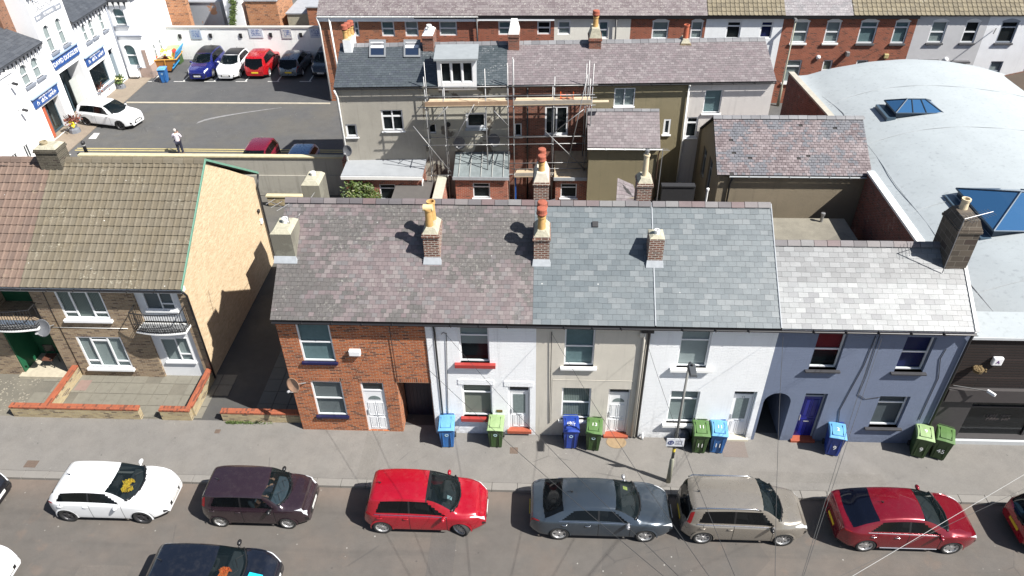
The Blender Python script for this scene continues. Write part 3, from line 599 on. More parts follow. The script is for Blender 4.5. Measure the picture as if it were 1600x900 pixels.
# --- blue house
ps = F.loc(1177, 684)[0]; aL, aR = F.loc(1178, 683)[0], F.loc(1216, 688)[0]; at_ = F.loc(1212, 614)[1]; arc = (X4+.03, X4+1.1, .08, at_, 2.2)
arc = ((F.loc(1190, 636)[0]+F.loc(1179, 683)[0])/2, (F.loc(1236, 632)[0]+F.loc(1216, 688)[0])/2, .08, at_, 2.5)
X4 = min(X4, arc[0]-.02)
wE1 = F.q4((1279.7, 522.7), (1326, 520), (1263, 577), (1307, 578)); wE2 = F.q4((1420, 526), (1464.5, 527.7), (1396, 579.6), (1441, 582.5)); wE3 = F.q4((1376, 619), (1424, 620), (1357, 666), (1401, 669)); dE = F.q4((1260, 614.3), (1295.5, 615.8), (1239, 679), (1269.5, 683.6)); dE = (*dE[:2], .22, dE[3])
RYE, RZE = 2.36, 7.45; X6 = X5
hE = front_house('terraced_house', 'slate-blue painted end terrace house with pale slate roof, arched passage and royal blue door', X4, X5, RX[4]+.03, RX[5]+.05, BLR, [wE1, wE2, wE3, dE, arc], arches=(arc,), rmat=PALE, ry=RYE, rz=RZE, seed=51, e=.19, w=.33, g=WHITEP, split=PALEUP)
DSILL = flat('black_painted_sill', (.035, .035, .04), .6, .3)
window(F, hE, wE1, 'sash', 'red', sill=DSILL, silld=.12, sillw=.12, rev=.16, cur_frac=.58); window(F, hE, wE2, 'sash', 'blue', sill=DSILL, silld=.12, sillw=.12, rev=.16); window(F, hE, wE3, 'top', 'slate', sill=DSILL, silld=.12, sillw=.14, rev=.16)
door(F, hE, dE, flat('royal_blue_door', (.012, .016, .17), .25), flat('grey_door_frame', (.3, .33, .38), .5), 'cottage', step=REDTILE, trans=.1, rev=.16, hmat=flat('silver_knocker', (.7, .7, .7), .3, metal=.8))
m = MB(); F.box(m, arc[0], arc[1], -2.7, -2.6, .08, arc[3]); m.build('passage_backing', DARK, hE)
for p, r_ in (([(1368, 524), (1360, 545), (1350, 570), (1328, 610), (1312, 640), (1309, 664)], .012), ([(1375, 522), (1352, 590), (1341, 616), (1352, 623), (1375, 620)], .01), ([(1478, 545), (1469, 560), (1466, 590), (1452, 620), (1436, 655)], .012)):
    pipe(hE, [F.pt(*(lambda q: (q[0], .02, q[1]))(F.loc(*c))) for c in p], r_, name='cable')
pipe(hE, [F.pt(X5-.05, .12, 5.55), F.pt(X5-.03, .06, 5.2), F.pt(X5-.03, .06, .2)], .045)
m = MB(); m.add([(RX[5]+.05, EY-.02, EZ), (RX[5]+.16, EY-.02, EZ), (RX[5]+.16, RYE, RZE), (RX[5]+.05, RYE, RZE), (RX[5]+.05, EY-.02, EZ+.05), (RX[5]+.16, EY-.02, EZ+.05), (RX[5]+.16, RYE, RZE+.05), (RX[5]+.05, RYE, RZE+.05)], [(4, 5, 6, 7), (0, 1, 5, 4), (1, 2, 6, 5), (3, 0, 4, 7), (2, 3, 7, 6)]); m.build('verge', LEADW, hE)
# party-line strips between differently slated roofs
for xx, par, s_ in ((RX[3], hD, 1), (RX[4]+.01, hD, 1)):
    yy, zz = (RY, RZ) if xx < RX[4] else (RY, RZ)
    m = MB(); a, b = Vector((xx, EY, EZ+.03)), Vector((xx, yy, zz+.02)); m.tube([a, b], .022, 6); m.build('party_fillet', LEAD, par)
m = MB(); m.poly([(RX[4], RYE-.1, RZE-.3), (RX[4], 2*RY-RYE, RZE-.3), (RX[4], 2*RY-RYE, RZE), (RX[4], RY, RZ-.01), (RX[4], RYE-.1, RZE-.08)]); m.build('party_wall', BRICKD, hD)
# --- chimneys of the front row
def stack_on_roof(par, u0, u1, v, depth, zt, mat, pots=(), cx=None, **kw):
    a, b = onroof(u0, v), onroof(u1, v); x0, x1, y = a.x, b.x, (a.y+b.y)/2
    pp = [(x0+(x1-x0)*p[0], y+depth*p[1], *p[2:]) for p in pots]
    o = chimney(par, x0, x1, y, y+depth, a.z-.5, zt, mat, pp, **kw)
    nz = (RZ-EZ)/(RY-EY)
    m = MB(); z = a.z+.03; FB = .13
    m.box8([(x0-.05, y-FB, z-FB*nz-.01), (x1+.05, y-FB, z-FB*nz-.01), (x1+.05, y, z), (x0-.05, y, z), (x0-.05, y-FB, z-FB*nz+.015), (x1+.05, y-FB, z-FB*nz+.015), (x1+.02, y-.01, z+.14), (x0-.02, y-.01, z+.14)]); m.build('flashing', LEAD, o)
    return o
def ztop(u, v, y): return aty(u, v, y).z
y1 = onroof(675, 408).y; STK = brick_mat('stack_brick', (.2, .07, .04), (.12, .045, .03), (.48, .44, .38), soot=.8, ms=.014)
stack_on_roof(hB, 664, 688, 408, .95, ztop(674, 366, y1), STK, [(.42, .3, .72, .13, BUFFPOT, 'box'), (.5, .72, .75, .135, BUFFPOT)])
y2 = onroof(845, 410).y
stack_on_roof(hC, 834, 858, 411, .95, ztop(845, 370, y2), STK, [(.48, .3, .55, .13, BUFFPOT, 'red'), (.5, .72, .55, .13, BUFFPOT, 'red')])
y3 = onroof(1022, 413).y
stack_on_roof(hD, 1011, 1034, 413, .62, ztop(1024, 374, y3), STK, [(.5, .45, .2, .085, WHITEP)], corbel=False, flaunch=.06)
RSTK = render_mat('grey_rendered_stack', (.21, .2, .16), streak=.6, patch=(.16, .15, .12), bump=.02)
y0 = onroof(447, 405).y
stack_on_roof(hA, 431, 463, 406, 1.0, ztop(447, 366, y0), RSTK, [(.55, .6, .22, .1, WHITEP)], corbel=False, flaunch=.12)
m = hA  # wire stays and a bent aerial on the grey stack
aerial(hA, (onroof(447, 405).x+.2, y0+.5, ztop(447, 366, y0)+.1), .6, 2.6, .9, 3)
# rear outriggers with their own stacks, seen only above the ridge
def rear_stack(par, u0, u1, vtop, Y, dep, mat, pots, **kw):
    a, b = aty(u0, vtop, Y), aty(u1, vtop, Y)
    m = MB(); m.box(a.x-1.4, b.x+.25, 6.95, Y+dep+.3, .08, 4.2); o = m.build('rear_extension', BRICKD, par)
    m = MB(); m.box8([(a.x-1.5, 6.95, 4.2), (b.x+.3, 6.95, 4.2), (b.x+.3, Y+dep+.4, 4.2), (a.x-1.5, Y+dep+.4, 4.2), (a.x-1.5, 6.95, 4.3), (b.x+.3, 6.95, 5.0), (b.x+.3, Y+dep+.4, 5.0), (a.x-1.5, Y+dep+.4, 4.3)]); m.build('rear_roof', flat('dull_slate', (.1, .1, .105), .7, .3, 4), o)
    pp = [(a.x+(b.x-a.x)*p[0], Y+dep*p[1], *p[2:]) for p in pots]
    return chimney(par, a.x, b.x, Y, Y+dep, 4, a.z, mat, pp, **kw)
rear_stack(hA, 470, 498, 290, 7.6, 1.1, RSTK, [(.5, .6, .2, .1, WHITEP)], corbel=False, flaunch=.15)
rear_stack(hC, 834, 858, 285, 7.6, 1.3, STK, [(.5, .3, .45, .13, BUFFPOT, 'red'), (.5, .75, .45, .13, BUFFPOT, 'red')], flaunch=.35, fmat=OFFW)
rear_stack(hD, 997, 1020, 287, 7.6, .8, STK, [(.5, .5, 1.0, .12, CREAMPOT, 'metal')])
aerial(hD, (aty(1024, 300, 8.2).x+.1, 8.2, 5), 2.9, 1.5, .2, 2)
# end stack on the blue house, big dark stone
STONE = brick_mat('sooty_stone', (.115, .092, .07), (.06, .048, .037), (.17, .15, .12), w=.42, h=.22, ms=.012, soot=.6)
a = hit(1468, 410, (0, EY, EZ), PL_N); xa = aty(1481, 408, 1.75).x; ch = chimney(hE, RX[5]-.62, RX[5]+.1, 1.6, 2.75, 6.2, 8.5, STONE, [(RX[5]-.25, 2.45, .42, .13, CREAMPOT)], flaunch=.3, fmat=STONE)
aerial(hE, (RX[5]-.7, 1.45, 6.9), 2.1, .35, 1.1, 10)
m = MB(); q = onroof(930, 351); m.obox(q+PL_N*.04, (.2, .2, .05), (math.radians(35), 0, 0)); m.build('roof_vent', BLACK, hC)
m = MB(); q = Vector((aty(1282, 355, 5.5).x, 6.2, 5.9))
# ------------------------------------------------------------------ left houses (tan concrete tiles) and garden walls
L = Plane((-13.2, 2.7)); LX = -13.2
TAN = slate_mat('tan_concrete_tile', [(.15, .127, .09), (.17, .145, .105), (.135, .115, .082), (.16, .138, .1)], lichen=.25, lcol=(.4, .38, .3), patch=(.15, .125, .085), psc=.7, drop=.85, rough=.85)
REDT = slate_mat('dusty_red_tile', [(.172, .118, .092), (.195, .135, .105), (.15, .106, .085)], lichen=.3, lcol=(.3, .25, .17), drop=.7, rough=.85)
YBRICK = brick_mat('buff_brown_brick', (.34, .25, .155), (.2, .13, .08), (.36, .31, .24), soot=.25)
YRUB = brick_mat('pale_yellow_brick', (.46, .37, .2), (.3, .22, .12), (.4, .36, .28), soot=.35)
g = N('pebbled_buff_gable_brick'); br = g.n('TexBrick'); g.l(g.uv, br.inputs['Vector']); br.inputs['Scale'].default_value = 1; br.inputs['Brick Width'].default_value = .225; br.inputs['Row Height'].default_value = .075; br.inputs['Mortar Size'].default_value = .008
g.put(br.inputs['Color1'], (.6, .46, .3)); g.put(br.inputs['Color2'], (.48, .355, .215)); g.put(br.inputs['Mortar'], (.52, .42, .29))
c = g.sc(br.outputs['Color'], g.math('MULTIPLY_ADD', g.noise(2.2, 5, .7), .35, .83)); c = g.sc(c, g.math('MULTIPLY_ADD', g.noise(7, 4, .7, stretch=(1, 1, 2)), .4, .8)); g.bump(g.noise(9, 4, .7), .03); GABLE = g.fin(c, .9)
GREEN = flat('green_board', (.008, .085, .038), .55, .2); SAGE = flat('pale_green_verge', (.13, .27, .2), .6, .3, 4)
LEY, LEZ, LRY, LRZ = 2.4, 4.95, 6.95, 7.98; LRear = 11.5
LB = L.loc(42, 450)[0]-.0
def lroof(n, par, x0, x1, mat):
    pantiles('roof', par, (x0, LEY, LEZ), (x1, LEY, LEZ), (x0, LRY, LRZ), (x1, LRY, LRZ), mat, .26, .36, seed=n)
    pantiles('roof', par, (x1, LRear, LEZ), (x0, LRear, LEZ), (x1, LRY, LRZ), (x0, LRY, LRZ), mat, .26, .36, seed=n+1)
    ridge(par, (x0, LRY, LRZ+.07), (x1, LRY, LRZ+.07), mat, L=.42, w=.2, h=.14)
    gutter(par, (x0, LEY-.05, LEZ-.06), (x1-.02, LEY-.05, LEZ-.06)); m = MB(); m.box(x0, x1, LEY+.02, 2.69, LEZ-.2, LEZ-.02); m.build('soffit', WHITEP, par)
hL = thing('brick_house', 'buff brick house with tan tiled roof, curved iron balcony and blank gable by the alley', 'house', (-17, 2.7, .1))
xl = L.p.x+LB   # party wall with the neighbour
w1 = L.q4((83, 449), (153, 449.4), (100.5, 498), (173, 498)); w1 = (*w1[:3], 4.72); w2 = L.q4((119.4, 525.8), (189, 527), (138, 573.6), (207, 573.6))
ub = (L.loc(240, 470)[0]-.95, 0, 0, 0); ul = (L.loc(203, 455)[0]+L.loc(235, 527)[0]+L.loc(257, 584)[0])/3; ur = (L.loc(278, 453.6)[0]+L.loc(298.6, 526)[0]+L.loc(319, 583)[0])/3
zb = L.loc(262, 520, .5)[1]; bayU = (ul, ur, zb+.08, 4.78, .1); bayL = (ul, ur, .1, zb-.1, .1)
wall(L, LB, 0, .08, 4.85, [w1, w2, bayU, bayL], YBRICK, hL)
m = MB(); L.box(m, ul-.02, ur+.02, -.36, .02, zb-.1, zb+.08); m.build('balcony_floor', WHITEP, hL)
P2 = Plane((L.p.x, L.p.y+.1)); b1 = P2.q4((218, 451), (266.7, 451), (230.6, 484), (275, 484)); b1 = (*b1[:3], 4.66); b2 = P2.q4((251, 527), (293, 527), (259.7, 564.7), (304, 563))
PANEL = render_mat('white_panel', (.66, .67, .68), dirt=.1, streak=.1)
wall(P2, ul, ur, zb+.08, 4.78, [b1], PANEL, hL, 'bay_panel', rev=.05); wall(P2, ul, ur, .1, zb-.1, [b2], PANEL, hL, 'bay_panel', rev=.05)
window(P2, hL, b1, 'bay', 'grey', sill=WHITE, rev=.0, sillh=.09); window(P2, hL, b2, 'bay', 'net', sill=WHITE, rev=.0, sillh=.09)
window(L, hL, w1, 'six', 'stripe', sill=WHITE, rev=.03, silld=.13, sillh=.12, fw=.07); window(L, hL, w2, 'six', 'net', sill=WHITE, rev=.03, silld=.13, sillh=.12, fw=.07)
IRON = flat('black_iron', (.015, .015, .016), .45)
def balcony(par, a0, a1, z, bow=.3, h=.95, slab=True):
    n = 22; pts = [(a0+(a1-a0)*k/n, .48+bow*.45*math.sin(PI*(k/n))) for k in range(n+1)]
    o = None
    if slab:
        m = MB(); m.prism([L.pt(a0, 0, z-.06)]+[L.pt(a, d, z-.06) for a, d in pts]+[L.pt(a1, 0, z-.06)], (0, 0, .07)); o = m.build('balcony_slab', WHITEP, par)
    m = MB(); m.prism([L.pt(a0+.04, 0, z+.012)]+[L.pt(min(max(a, a0+.04), a1-.04), d-.04, z+.012) for a, d in pts]+[L.pt(a1-.04, 0, z+.012)], (0, 0, .006)); m.build('balcony_deck', flat('grey_balcony_deck', (.13, .135, .14), .8, .2), par)  # added grey sheet over the white slab, railing shade put into its colour
    m = MB(); rail = [L.pt(a0, 0, z+h)]+[L.pt(a, d, z+h) for a, d in pts]+[L.pt(a1, 0, z+h)]; m.tube(rail, .022, 6)
    m.tube([p-Vector((0, 0, h-.1)) for p in rail], .015, 6); m.tube([p-Vector((0, 0, h-.2)) for p in rail], .012, 6)
    for a, d in pts[::1]: m.tube([L.pt(a, d, z+.05), L.pt(a, d+.05, z+h*.5), L.pt(a, d, z+h)], .012, 5)
    for d in (.08, .18): m.tube([L.pt(a0, d, z), L.pt(a0, d, z+h)], .012, 5); m.tube([L.pt(a1, d, z), L.pt(a1, d, z+h)], .012, 5)
    for a, d in pts[1::3]: m.lathe(L.pt(a, d+.03, z+h*.45), [(.01, -.05), (.035, 0), (.01, .05)], 8)
    return m.build('balcony_railing', IRON, par)
balcony(hL, ul-.1, ur+.12, zb)
m = MB(); m.poly([(LX, 2.7, 0), (LX, 11.2, 0), (LX, 11.2, 4.85), (LX, LRY, LRZ-.1), (LX, 2.7, 4.85)]); m.build('gable_wall', GABLE, hL)
m = MB(); m.quad((xl, 11.2, 0), (LX, 11.2, 0), (LX, 11.2, 4.85), (xl, 11.2, 4.85)); m.build('rear_wall', YBRICK, hL)
lroof(5, hL, xl, LX+.1, TAN)
m = MB(); v = Vector((0, 0, .065))
for A, B in (((LX+.1, LEY-.02, LEZ-.06), (LX+.1, LRY, LRZ-.04)), ((LX+.1, LRear+.02, LEZ-.06), (LX+.1, LRY, LRZ-.04))):
    A, B = Vector(A), Vector(B); m.box8([A, A+Vector((.04, 0, 0)), B+Vector((.04, 0, 0)), B, A+v*1.6, A+v*1.6+Vector((.04, 0, 0)), B+v*1.6+Vector((.04, 0, 0)), B+v*1.6])
A = Vector((LX-.02, LRear-.5, LEZ+.2)); m.build('bargeboard', SAGE, hL)
pipe(hL, [(LX+.12, LEY, LEZ-.1), (LX+.1, 2.62, 4.5), (LX+.09, 2.62, .2)], .045); pipe(hL, [(LX+.12, LRear-.05, LEZ-.05), (LX+.1, 11.1, 4.4), (LX+.1, 11.1, .5), (LX+.3, 11.05, .2)], .05)
m = MB(); q = atx(407, 346, LX); m.box(LX, LX+.1, q.y-.1, q.y+.1, q.z-.1, q.z+.12); m.build('security_light', WHITE, hL, bevel=.02)
m = MB(); q = atx(402, 330, LX); m.obox(q+Vector((.06, 0, 0)), (.1, .14, .2), (.3, .2, 0)); m.build('wall_lamp', BLACK, hL, bevel=.02)
q = L.loc(76, 503); dish(hL, L.pt(q[0]-.0, .35, q[1]), (-.1, -.75, .4), .36, None, L.pt(q[0]+.15, 0, q[1]-.15))
pipe(hL, [L.pt(*(lambda q: (q[0], .015, q[1]))(L.loc(*c))) for c in [(65, 452), (80, 484), (130, 584)]], .012, name='cable')
pipe(hL, [L.pt(*(lambda q: (q[0], .015, q[1]))(L.loc(*c))) for c in [(80, 511), (200, 513)]], .01, WHITEP, name='cable')
zc = aty(75, 268, 6.7); chimney(hL, aty(57, 240, 6.6).x, aty(95, 240, 6.6).x-.1, 6.5, 7.2, 7.2, 8.6, brick_mat('mossy_grey_brick', (.11, .095, .07), (.06, .055, .04), (.17, .155, .12), soot=.7), [((aty(57, 240, 6.6).x+aty(97, 240, 6.6).x)/2-.2, 6.8, .18, .13, flat('stone_cap', (.3, .25, .16)))], flaunch=.1)
# neighbour with the red tiles and the green porch
hM = thing('brick_house', 'brick house with dusty red tiles, green boarded porch and iron balcony at the left edge', 'house', (-22.5, 2.7, .1))
rL, rR = L.loc(39, 583)[0], (L.loc(97, 570)[0]+L.loc(41.7, 451)[0])/2+.05
zl = zb+.1; opU = (L.loc(0, 470)[0]-.9, LB-.02, zl, 4.8, 1.3); opL = (rL, LB-.02, .1, zl-.2, 1.3)
rR = min(rR, LB-.02)
wall(L, -12.5, LB, .08, 4.85, [opU, opL], YBRICK, hM)
W_ = L.loc(39, 583)[0]
m = MB(); L.box(m, opL[0]+.0, opL[0]+.06, -1.3, -.02, .1, zl-.2); L.box(m, opU[0]+.0, opU[0]+1.1, -1.29, -1.2, zl, 4.8); L.box(m, opL[0], opL[0]+1.1, -1.29, -1.2, .1, zl-.2); m.build('green_boards', GREEN, hM)
m = MB(); L.box(m, opL[0], opL[1], -1.36, -1.3, .1, 4.8); L.box(m, opU[1]-.9, opU[1]-.0, -1.29, -1.24, zl, 4.8); L.box(m, opL[1]-.7, opL[1], -1.29, -1.24, .1, zl-.2); m.build('porch_wall', PANEL, hM)
m = MB(); L.box(m, opU[1]-.85, opU[1]-.2, -1.23, -1.2, zl+.1, zl+1.6); m.build('window', flat('dark_glass', (.01, .012, .015), .1), hM)
m = MB(); L.box(m, opU[0], opU[1], -1.3, .25, zl-.2, zl-.02); m.build('balcony_floor', flat('blue_grey_deck', (.07, .09, .12), .7), hM)
balcony(hM, opU[0], opU[1]+.05, zl-.05, bow=.36)
m = MB(); L.box(m, opL[0]-.1, opL[1], -1.2, .25, .1, .22); m.build('doorstep', flat('worn_concrete', (.38, .34, .26), .9, .3), hM)
lroof(9, hM, -26., xl, REDT); shell(L, -12.5, LB, 8.5, 0, 4.85, YBRICK, hM, gable=(LRY-2.7, LRZ-.1), right=False)
# the chair in the porch and garden walls
c = L.pt(opL[1]-1.0, -.5, .22); t = thing('garden_chair', 'dark garden chair standing in the shaded green porch', 'chair', c)
m = MB(); m.box(c.x-.22, c.x+.22, c.y-.22, c.y+.22, .62, .66); m.build('seat', flat('brown_wood', (.1, .04, .025), .6), t); m = MB(); m.box(c.x-.22, c.x+.22, c.y+.2, c.y+.23, .8, 1.15); m.build('backrest', IRON, t)
for sx in (-.2, .2):
    for sy in (-.2, .2): MB().tube([(c.x+sx, c.y+sy, .22), (c.x+sx, c.y+sy, .8 if sy < 0 else 1.1)], .018, 6).build('leg', IRON, t)
COP = brick_mat('orange_coping_brick', (.36, .1, .045), (.28, .075, .035), (.24, .1, .06), w=.075, h=.4, ms=.006, soot=.08)
def gwall(name, label, runs):
    t = thing(name, label, 'wall', (runs[0][0], runs[0][1], .08)); t['group'] = 'low brick garden walls'
    m = MB(); k = MB()
    for i, (x0, y0, x1, y1, h) in enumerate(runs):
        z = i*.003; m.box(min(x0, x1)-.11, max(x0, x1)+.11, min(y0, y1)-.11, max(y0, y1)+.11, .05, h+z); k.box(min(x0, x1)-.125, max(x0, x1)+.125, min(y0, y1)-.125, max(y0, y1)+.125, h+z, h+.085+z)
    m.build('brick_body', YRUB, t); k.build('coping', COP, t, bevel=.01)
ga = lambda u, v, z=.6: atz(u, v, z)
a, b = ga(18, 638, .62), ga(213, 640, .62); c0 = ga(71, 636, .62); gwall('garden_wall', 'low buff garden wall with orange coping and a side run, in front of the tan-roofed house', [(a.x, .42, b.x-.05, .42, .6), (c0.x-.0, .66, c0.x, 2.6, .6)])
a = ga(250, 640, .62); b = ga(296, 640, .62); gwall('garden_wall', 'corner piece of low garden wall running back to the blank gable of the tan-roofed house', [(a.x+.1, .42, b.x-.1, .42, .6), (-13.25, .66, -13.25, 2.55, .6)])
gwall('garden_wall', 'short low garden wall with orange coping closing the dark alley beside the orange brick house', [(ga(347, 640).x+.1, .42, -8.95, .42, .55)])
cobble = MB()
for i in range(260):
    cobble.ico((rnd.uniform(-24, -20.4), rnd.uniform(.4, 2.5), .1), rnd.uniform(.02, .05), 0, (1, 1, .4), .2)
tag(cobble.build('gravel', flat('mixed_gravel', (.22, .2, .16), .9, .5, 10)), 'loose stones scattered over the bare front garden', 'gravel', kind='stuff')
grass = MB(); 
for i in range(420):
    x = -11.7+abs(rnd.gauss(0, .6))*1.2-.1; x = min(x, -9.2); y = .27-abs(rnd.gauss(0, .05)); h = rnd.uniform(.04, .12); a = rnd.uniform(0, 6.28)
    grass.add([(x, y, .12), (x+.03*math.cos(a), y+.03*math.sin(a), .12), (x+.06*math.cos(a+1), y+.05*math.sin(a+1), .12+h)], [(0, 1, 2)])
tag(grass.build('grass', flat('weedy_grass', (.08, .12, .03), .8, .4, 20)), 'weeds and grass growing along the foot of the low wall', 'grass', kind='stuff')
# ------------------------------------------------------------------ middle terrace, seen from the rear
q0, q1 = atz(520, 137, 6.95), atz(1210, 127, 6.95); MA = math.atan2(q1.y-q0.y, q1.x-q0.x); MP = Plane((q0.x, q0.y+.2), MA)
ME, MR = 6.95, 2.75; MRZ = sum(hit(u_, v_, MP.pt(0, -MR, 0), MP.n).z for u_, v_ in ((533, 62), (794, 62), (1076, 68), (1203, 62)))/4-.06
NE = Vector((0, 0, 0))
DARKSL = slate_mat('dark_blue_slate', [(.06, .072, .082), (.07, .083, .094), (.08, .095, .105), (.065, .075, .09)], drop=.5, rough=.5)
DARKSL2 = slate_mat('dark_streaked_slate', [(.055, .07, .078), (.07, .085, .095), (.085, .1, .11)], lichen=.3, lcol=(.42, .43, .43), drop=.7, rough=.5)
PURP2 = slate_mat('pale_purple_slate', [(.17, .145, .15), (.205, .175, .18), (.15, .128, .132), (.24, .212, .215), (.19, .156, .163)], lichen=.3, lcol=(.38, .35, .34), drop=.7)
RID2 = slate_mat('grey_ridge_tile', [(.17, .17, .18), (.22, .22, .23), (.14, .14, .15)], drop=0)
GREYR = render_mat('grey_weathered_render', (.35, .33, .285), streak=.5, var=.2, bump=.012); PATR = render_mat('patched_pale_render', (.42, .40, .335), streak=.35, patch=(.15, .13, .105), bump=.02)
OLIVE = render_mat('olive_brown_pebbledash', (.235, .2, .12), streak=.35, var=.15, bump=.03); PALR = render_mat('pale_limewashed_render', (.56, .53, .5), streak=.4, var=.15, bump=.015)
OBRICK = brick_mat('dark_red_rear_brick', (.26, .09, .055), (.15, .06, .04), (.26, .2, .16), soot=.5); RBRICK = brick_mat('bright_red_brick', (.42, .115, .06), (.32, .085, .05), (.42, .36, .3), soot=.15)
def ma(u, v, d=0.): return MP.loc(u, v, d)[0]
ms = [0.02, ma(657, 135), ma(793, 135), ma(926, 132), ma(1077, 131), ma(1211, 128)]
mr = [hit(533, 62, MP.pt(0, -MR, 0), MP.n), hit(659, 60, MP.pt(0, -MR, 0), MP.n), hit(794, 58, MP.pt(0, -MR, 0), MP.n), hit(926, 66, MP.pt(0, -MR, 0), MP.n), hit(1076, 66, MP.pt(0, -MR, 0), MP.n), hit(1203, 60, MP.pt(0, -MR, 0), MP.n)]
ra = [(q-MP.p).dot(MP.e) for q in mr]
def mid_house(label, i, wmat, ops, rmat, left=False, right=False, seed=1, w=.22, e=.17, name='terraced_house'):
    a0, a1 = ms[i]+.0, ms[i+1]; h = thing(name, label, 'house', MP.pt((a0+a1)/2, 0, .08)); h['group'] = 'middle terrace houses'
    wall(MP, a0, a1, .05, ME-.05, ops, wmat, h)
    shell(MP, a0, a1, 2*MR, 0, ME-.05, OBRICK, h, gable=(MR, MRZ-.05)); r0, r1 = ms[i], ms[i+1]
    slates('roof', h, MP.pt(r0, .2, ME), MP.pt(r1, .2, ME), MP.pt(r0, -MR, MRZ), MP.pt(r1, -MR, MRZ), rmat, w, e, seed=seed)
    slates('roof', h, MP.pt(r1, -2*MR-.2, ME), MP.pt(r0, -2*MR-.2, ME), MP.pt(r1, -MR, MRZ), MP.pt(r0, -MR, MRZ), rmat, .45, .45, seed=seed)
    ridge(h, MP.pt(r0, -MR, MRZ+.07), MP.pt(r1, -MR, MRZ+.07), RID2, seed=seed, w=.2, h=.13); gutter(h, MP.pt(a0, .25, ME-.06), MP.pt(a1, .25, ME-.06), out=MP.n)
    return h
RN = MP.pt(0, .2, ME); rnorm = (MP.e).cross((MP.pt(0, -MR, MRZ)-MP.pt(0, .2, ME))).normalized()
def onmid(u, v): return hit(u, v, RN, rnorm)
def skylight(par, u0, v0, u1, v1, onf, nrm, ex):
    a, b, c, d = onf(u0, v1), onf(u1, v1), onf(u1, v0), onf(u0, v0); m = MB(); o = nrm*.1; i = .13; ce = (a+b+c+d)/4
    ins = [p.lerp(ce, .2) for p in (a, b, c, d)]
    m.add([p for p in (a, b, c, d)]+[p+o for p in (a, b, c, d)]+[p+o for p in ins]+[p+o*.6 for p in ins], [(0, 1, 5, 4), (1, 2, 6, 5), (2, 3, 7, 6), (3, 0, 4, 7), (4, 5, 9, 8), (5, 6, 10, 9), (6, 7, 11, 10), (7, 4, 8, 11), (8, 9, 13, 12), (9, 10, 14, 13), (10, 11, 15, 14), (11, 8, 12, 15)])
    f = m.build('skylight', flat('grey_skylight_frame', (.17, .18, .19), .5), par)
    k = [p+o*.62 for p in ins]; mid0, mid1 = k[0].lerp(k[3], .55), k[1].lerp(k[2], .55)
    MB().quad(k[0], k[1], mid1, mid0).build('pane', flat('dark_blue_glass', (.015, .025, .05), .06), f); MB().quad(mid0, mid1, k[2], k[3]).build('blind', flat('white_skylight_blind', (.6, .62, .64), .3), f)
m1a = MP.bb(539, 194, 559.5, 214); m1b = MP.q4((595, 171.7), (628, 171.7), (598, 206), (632, 203))
H1 = mid_house('grey rendered terrace end with dark slate roof, two skylights and flat-roofed extension', 0, GREYR, [m1a, m1b], DARKSL, seed=61)
window(MP, H1, m1a, 'one', 'dark', sill=WHITE, rev=.06, fw=.09); window(MP, H1, m1b, 'four', 'dark', sill=WHITE, rev=.08, fw=.08)
skylight(H1, 577, 64, 603, 91, onmid, rnorm, MP.e); skylight(H1, 631, 64, 657, 91, onmid, rnorm, MP.e)
pipe(H1, [MP.pt(.05, .28, ME-.1), MP.pt(.12, .1, ME-.55), MP.pt(.12, .08, .5)], .055, WHITEP)
c = MP.pt(ms[0]+.45, 0, 0); q = hit(551, 62, MP.pt(0, -MR, 0), MP.n)
def mid_chimney(par, u0, u1, vt, d0, d1, mat, pots, **kw):
    d0 -= .5; d1 -= .5; A = hit(u0, vt, MP.pt(0, -d0, 0), MP.n); B = hit(u1, vt, MP.pt(0, -d0, 0), MP.n); y0, y1 = A.y, A.y+(d1-d0)
    return chimney(par, A.x, B.x, y0, y1, MRZ-1.2, A.z, mat, [(A.x+(B.x-A.x)*p[0], y0+(y1-y0)*p[1], *p[2:]) for p in pots], **kw)
mid_chimney(H1, 535, 548, 63, 2.7, 3.8, WHR2, [(.3, .2, .45, .13, BUFFPOT, 'red'), (.5, .5, .45, .13, BUFFPOT, 'red'), (.7, .8, .45, .13, BUFFPOT, 'red')], flaunch=.06, corbel=False)
# flat-roofed brick extension with its hedge and black shed
e0, e1 = ma(545, 250)-.05, ma(640, 250); EXZ = 2.55
A = atz(532, 279, EXZ); B = atz(655, 279, EXZ); BK = MP.p.y
xa, xb, ye = A.x, B.x, A.y+.2
pe = Plane((xa+.15, ye+.1), 0); wx = pe.bb(592, 288, 620, 309); wx = (wx[0], wx[1], 1.1, wx[3])
o_ = wall(pe, 0, xb-xa-.1, .05, EXZ-.05, [wx], RBRICK, H1, 'extension_wall'); window(pe, H1, wx, 'top', 'dark', sill=WHITE, rev=.05)
for x in (xa+.15, xb+.05): m = MB(); m.quad((x, ye+.1, 0), (x, 18, 0), (x, 18, EXZ), (x, ye+.1, EXZ)); m.build('extension_side_wall', RBRICK, H1)
m = MB(); m.box8([(xa, ye-.05, EXZ), (xb+.15, ye-.05, EXZ), (xb+.15, 18.15, EXZ+.1), (xa, 18.0, EXZ+.1), (xa, ye-.05, EXZ+.1), (xb+.15, ye-.05, EXZ+.1), (xb+.15, 18.15, EXZ+.22), (xa, 18.0, EXZ+.22)]); m.build('flat_roof', flat('pale_grey_felt', (.27, .285, .3), .75, .18, 2), H1)
m = MB(); m.box(xa-.02, xb+.17, ye-.09, ye-.052, EXZ-.12, EXZ+.06); m.build('fascia', WHITEP, H1); pipe(H1, [(xb+.17, ye, EXZ-.1), (xb+.1, ye+.05, EXZ-.4), (xb+.1, ye+.05, .3)], .04, WHITEP)
q = MP.loc(545, 228); dish(H1, MP.pt(q[0]-.0, .35, q[1]-.1), (-.3, -.8, .3), .3, None, MP.pt(q[0]+.1, 0, q[1]-.3))
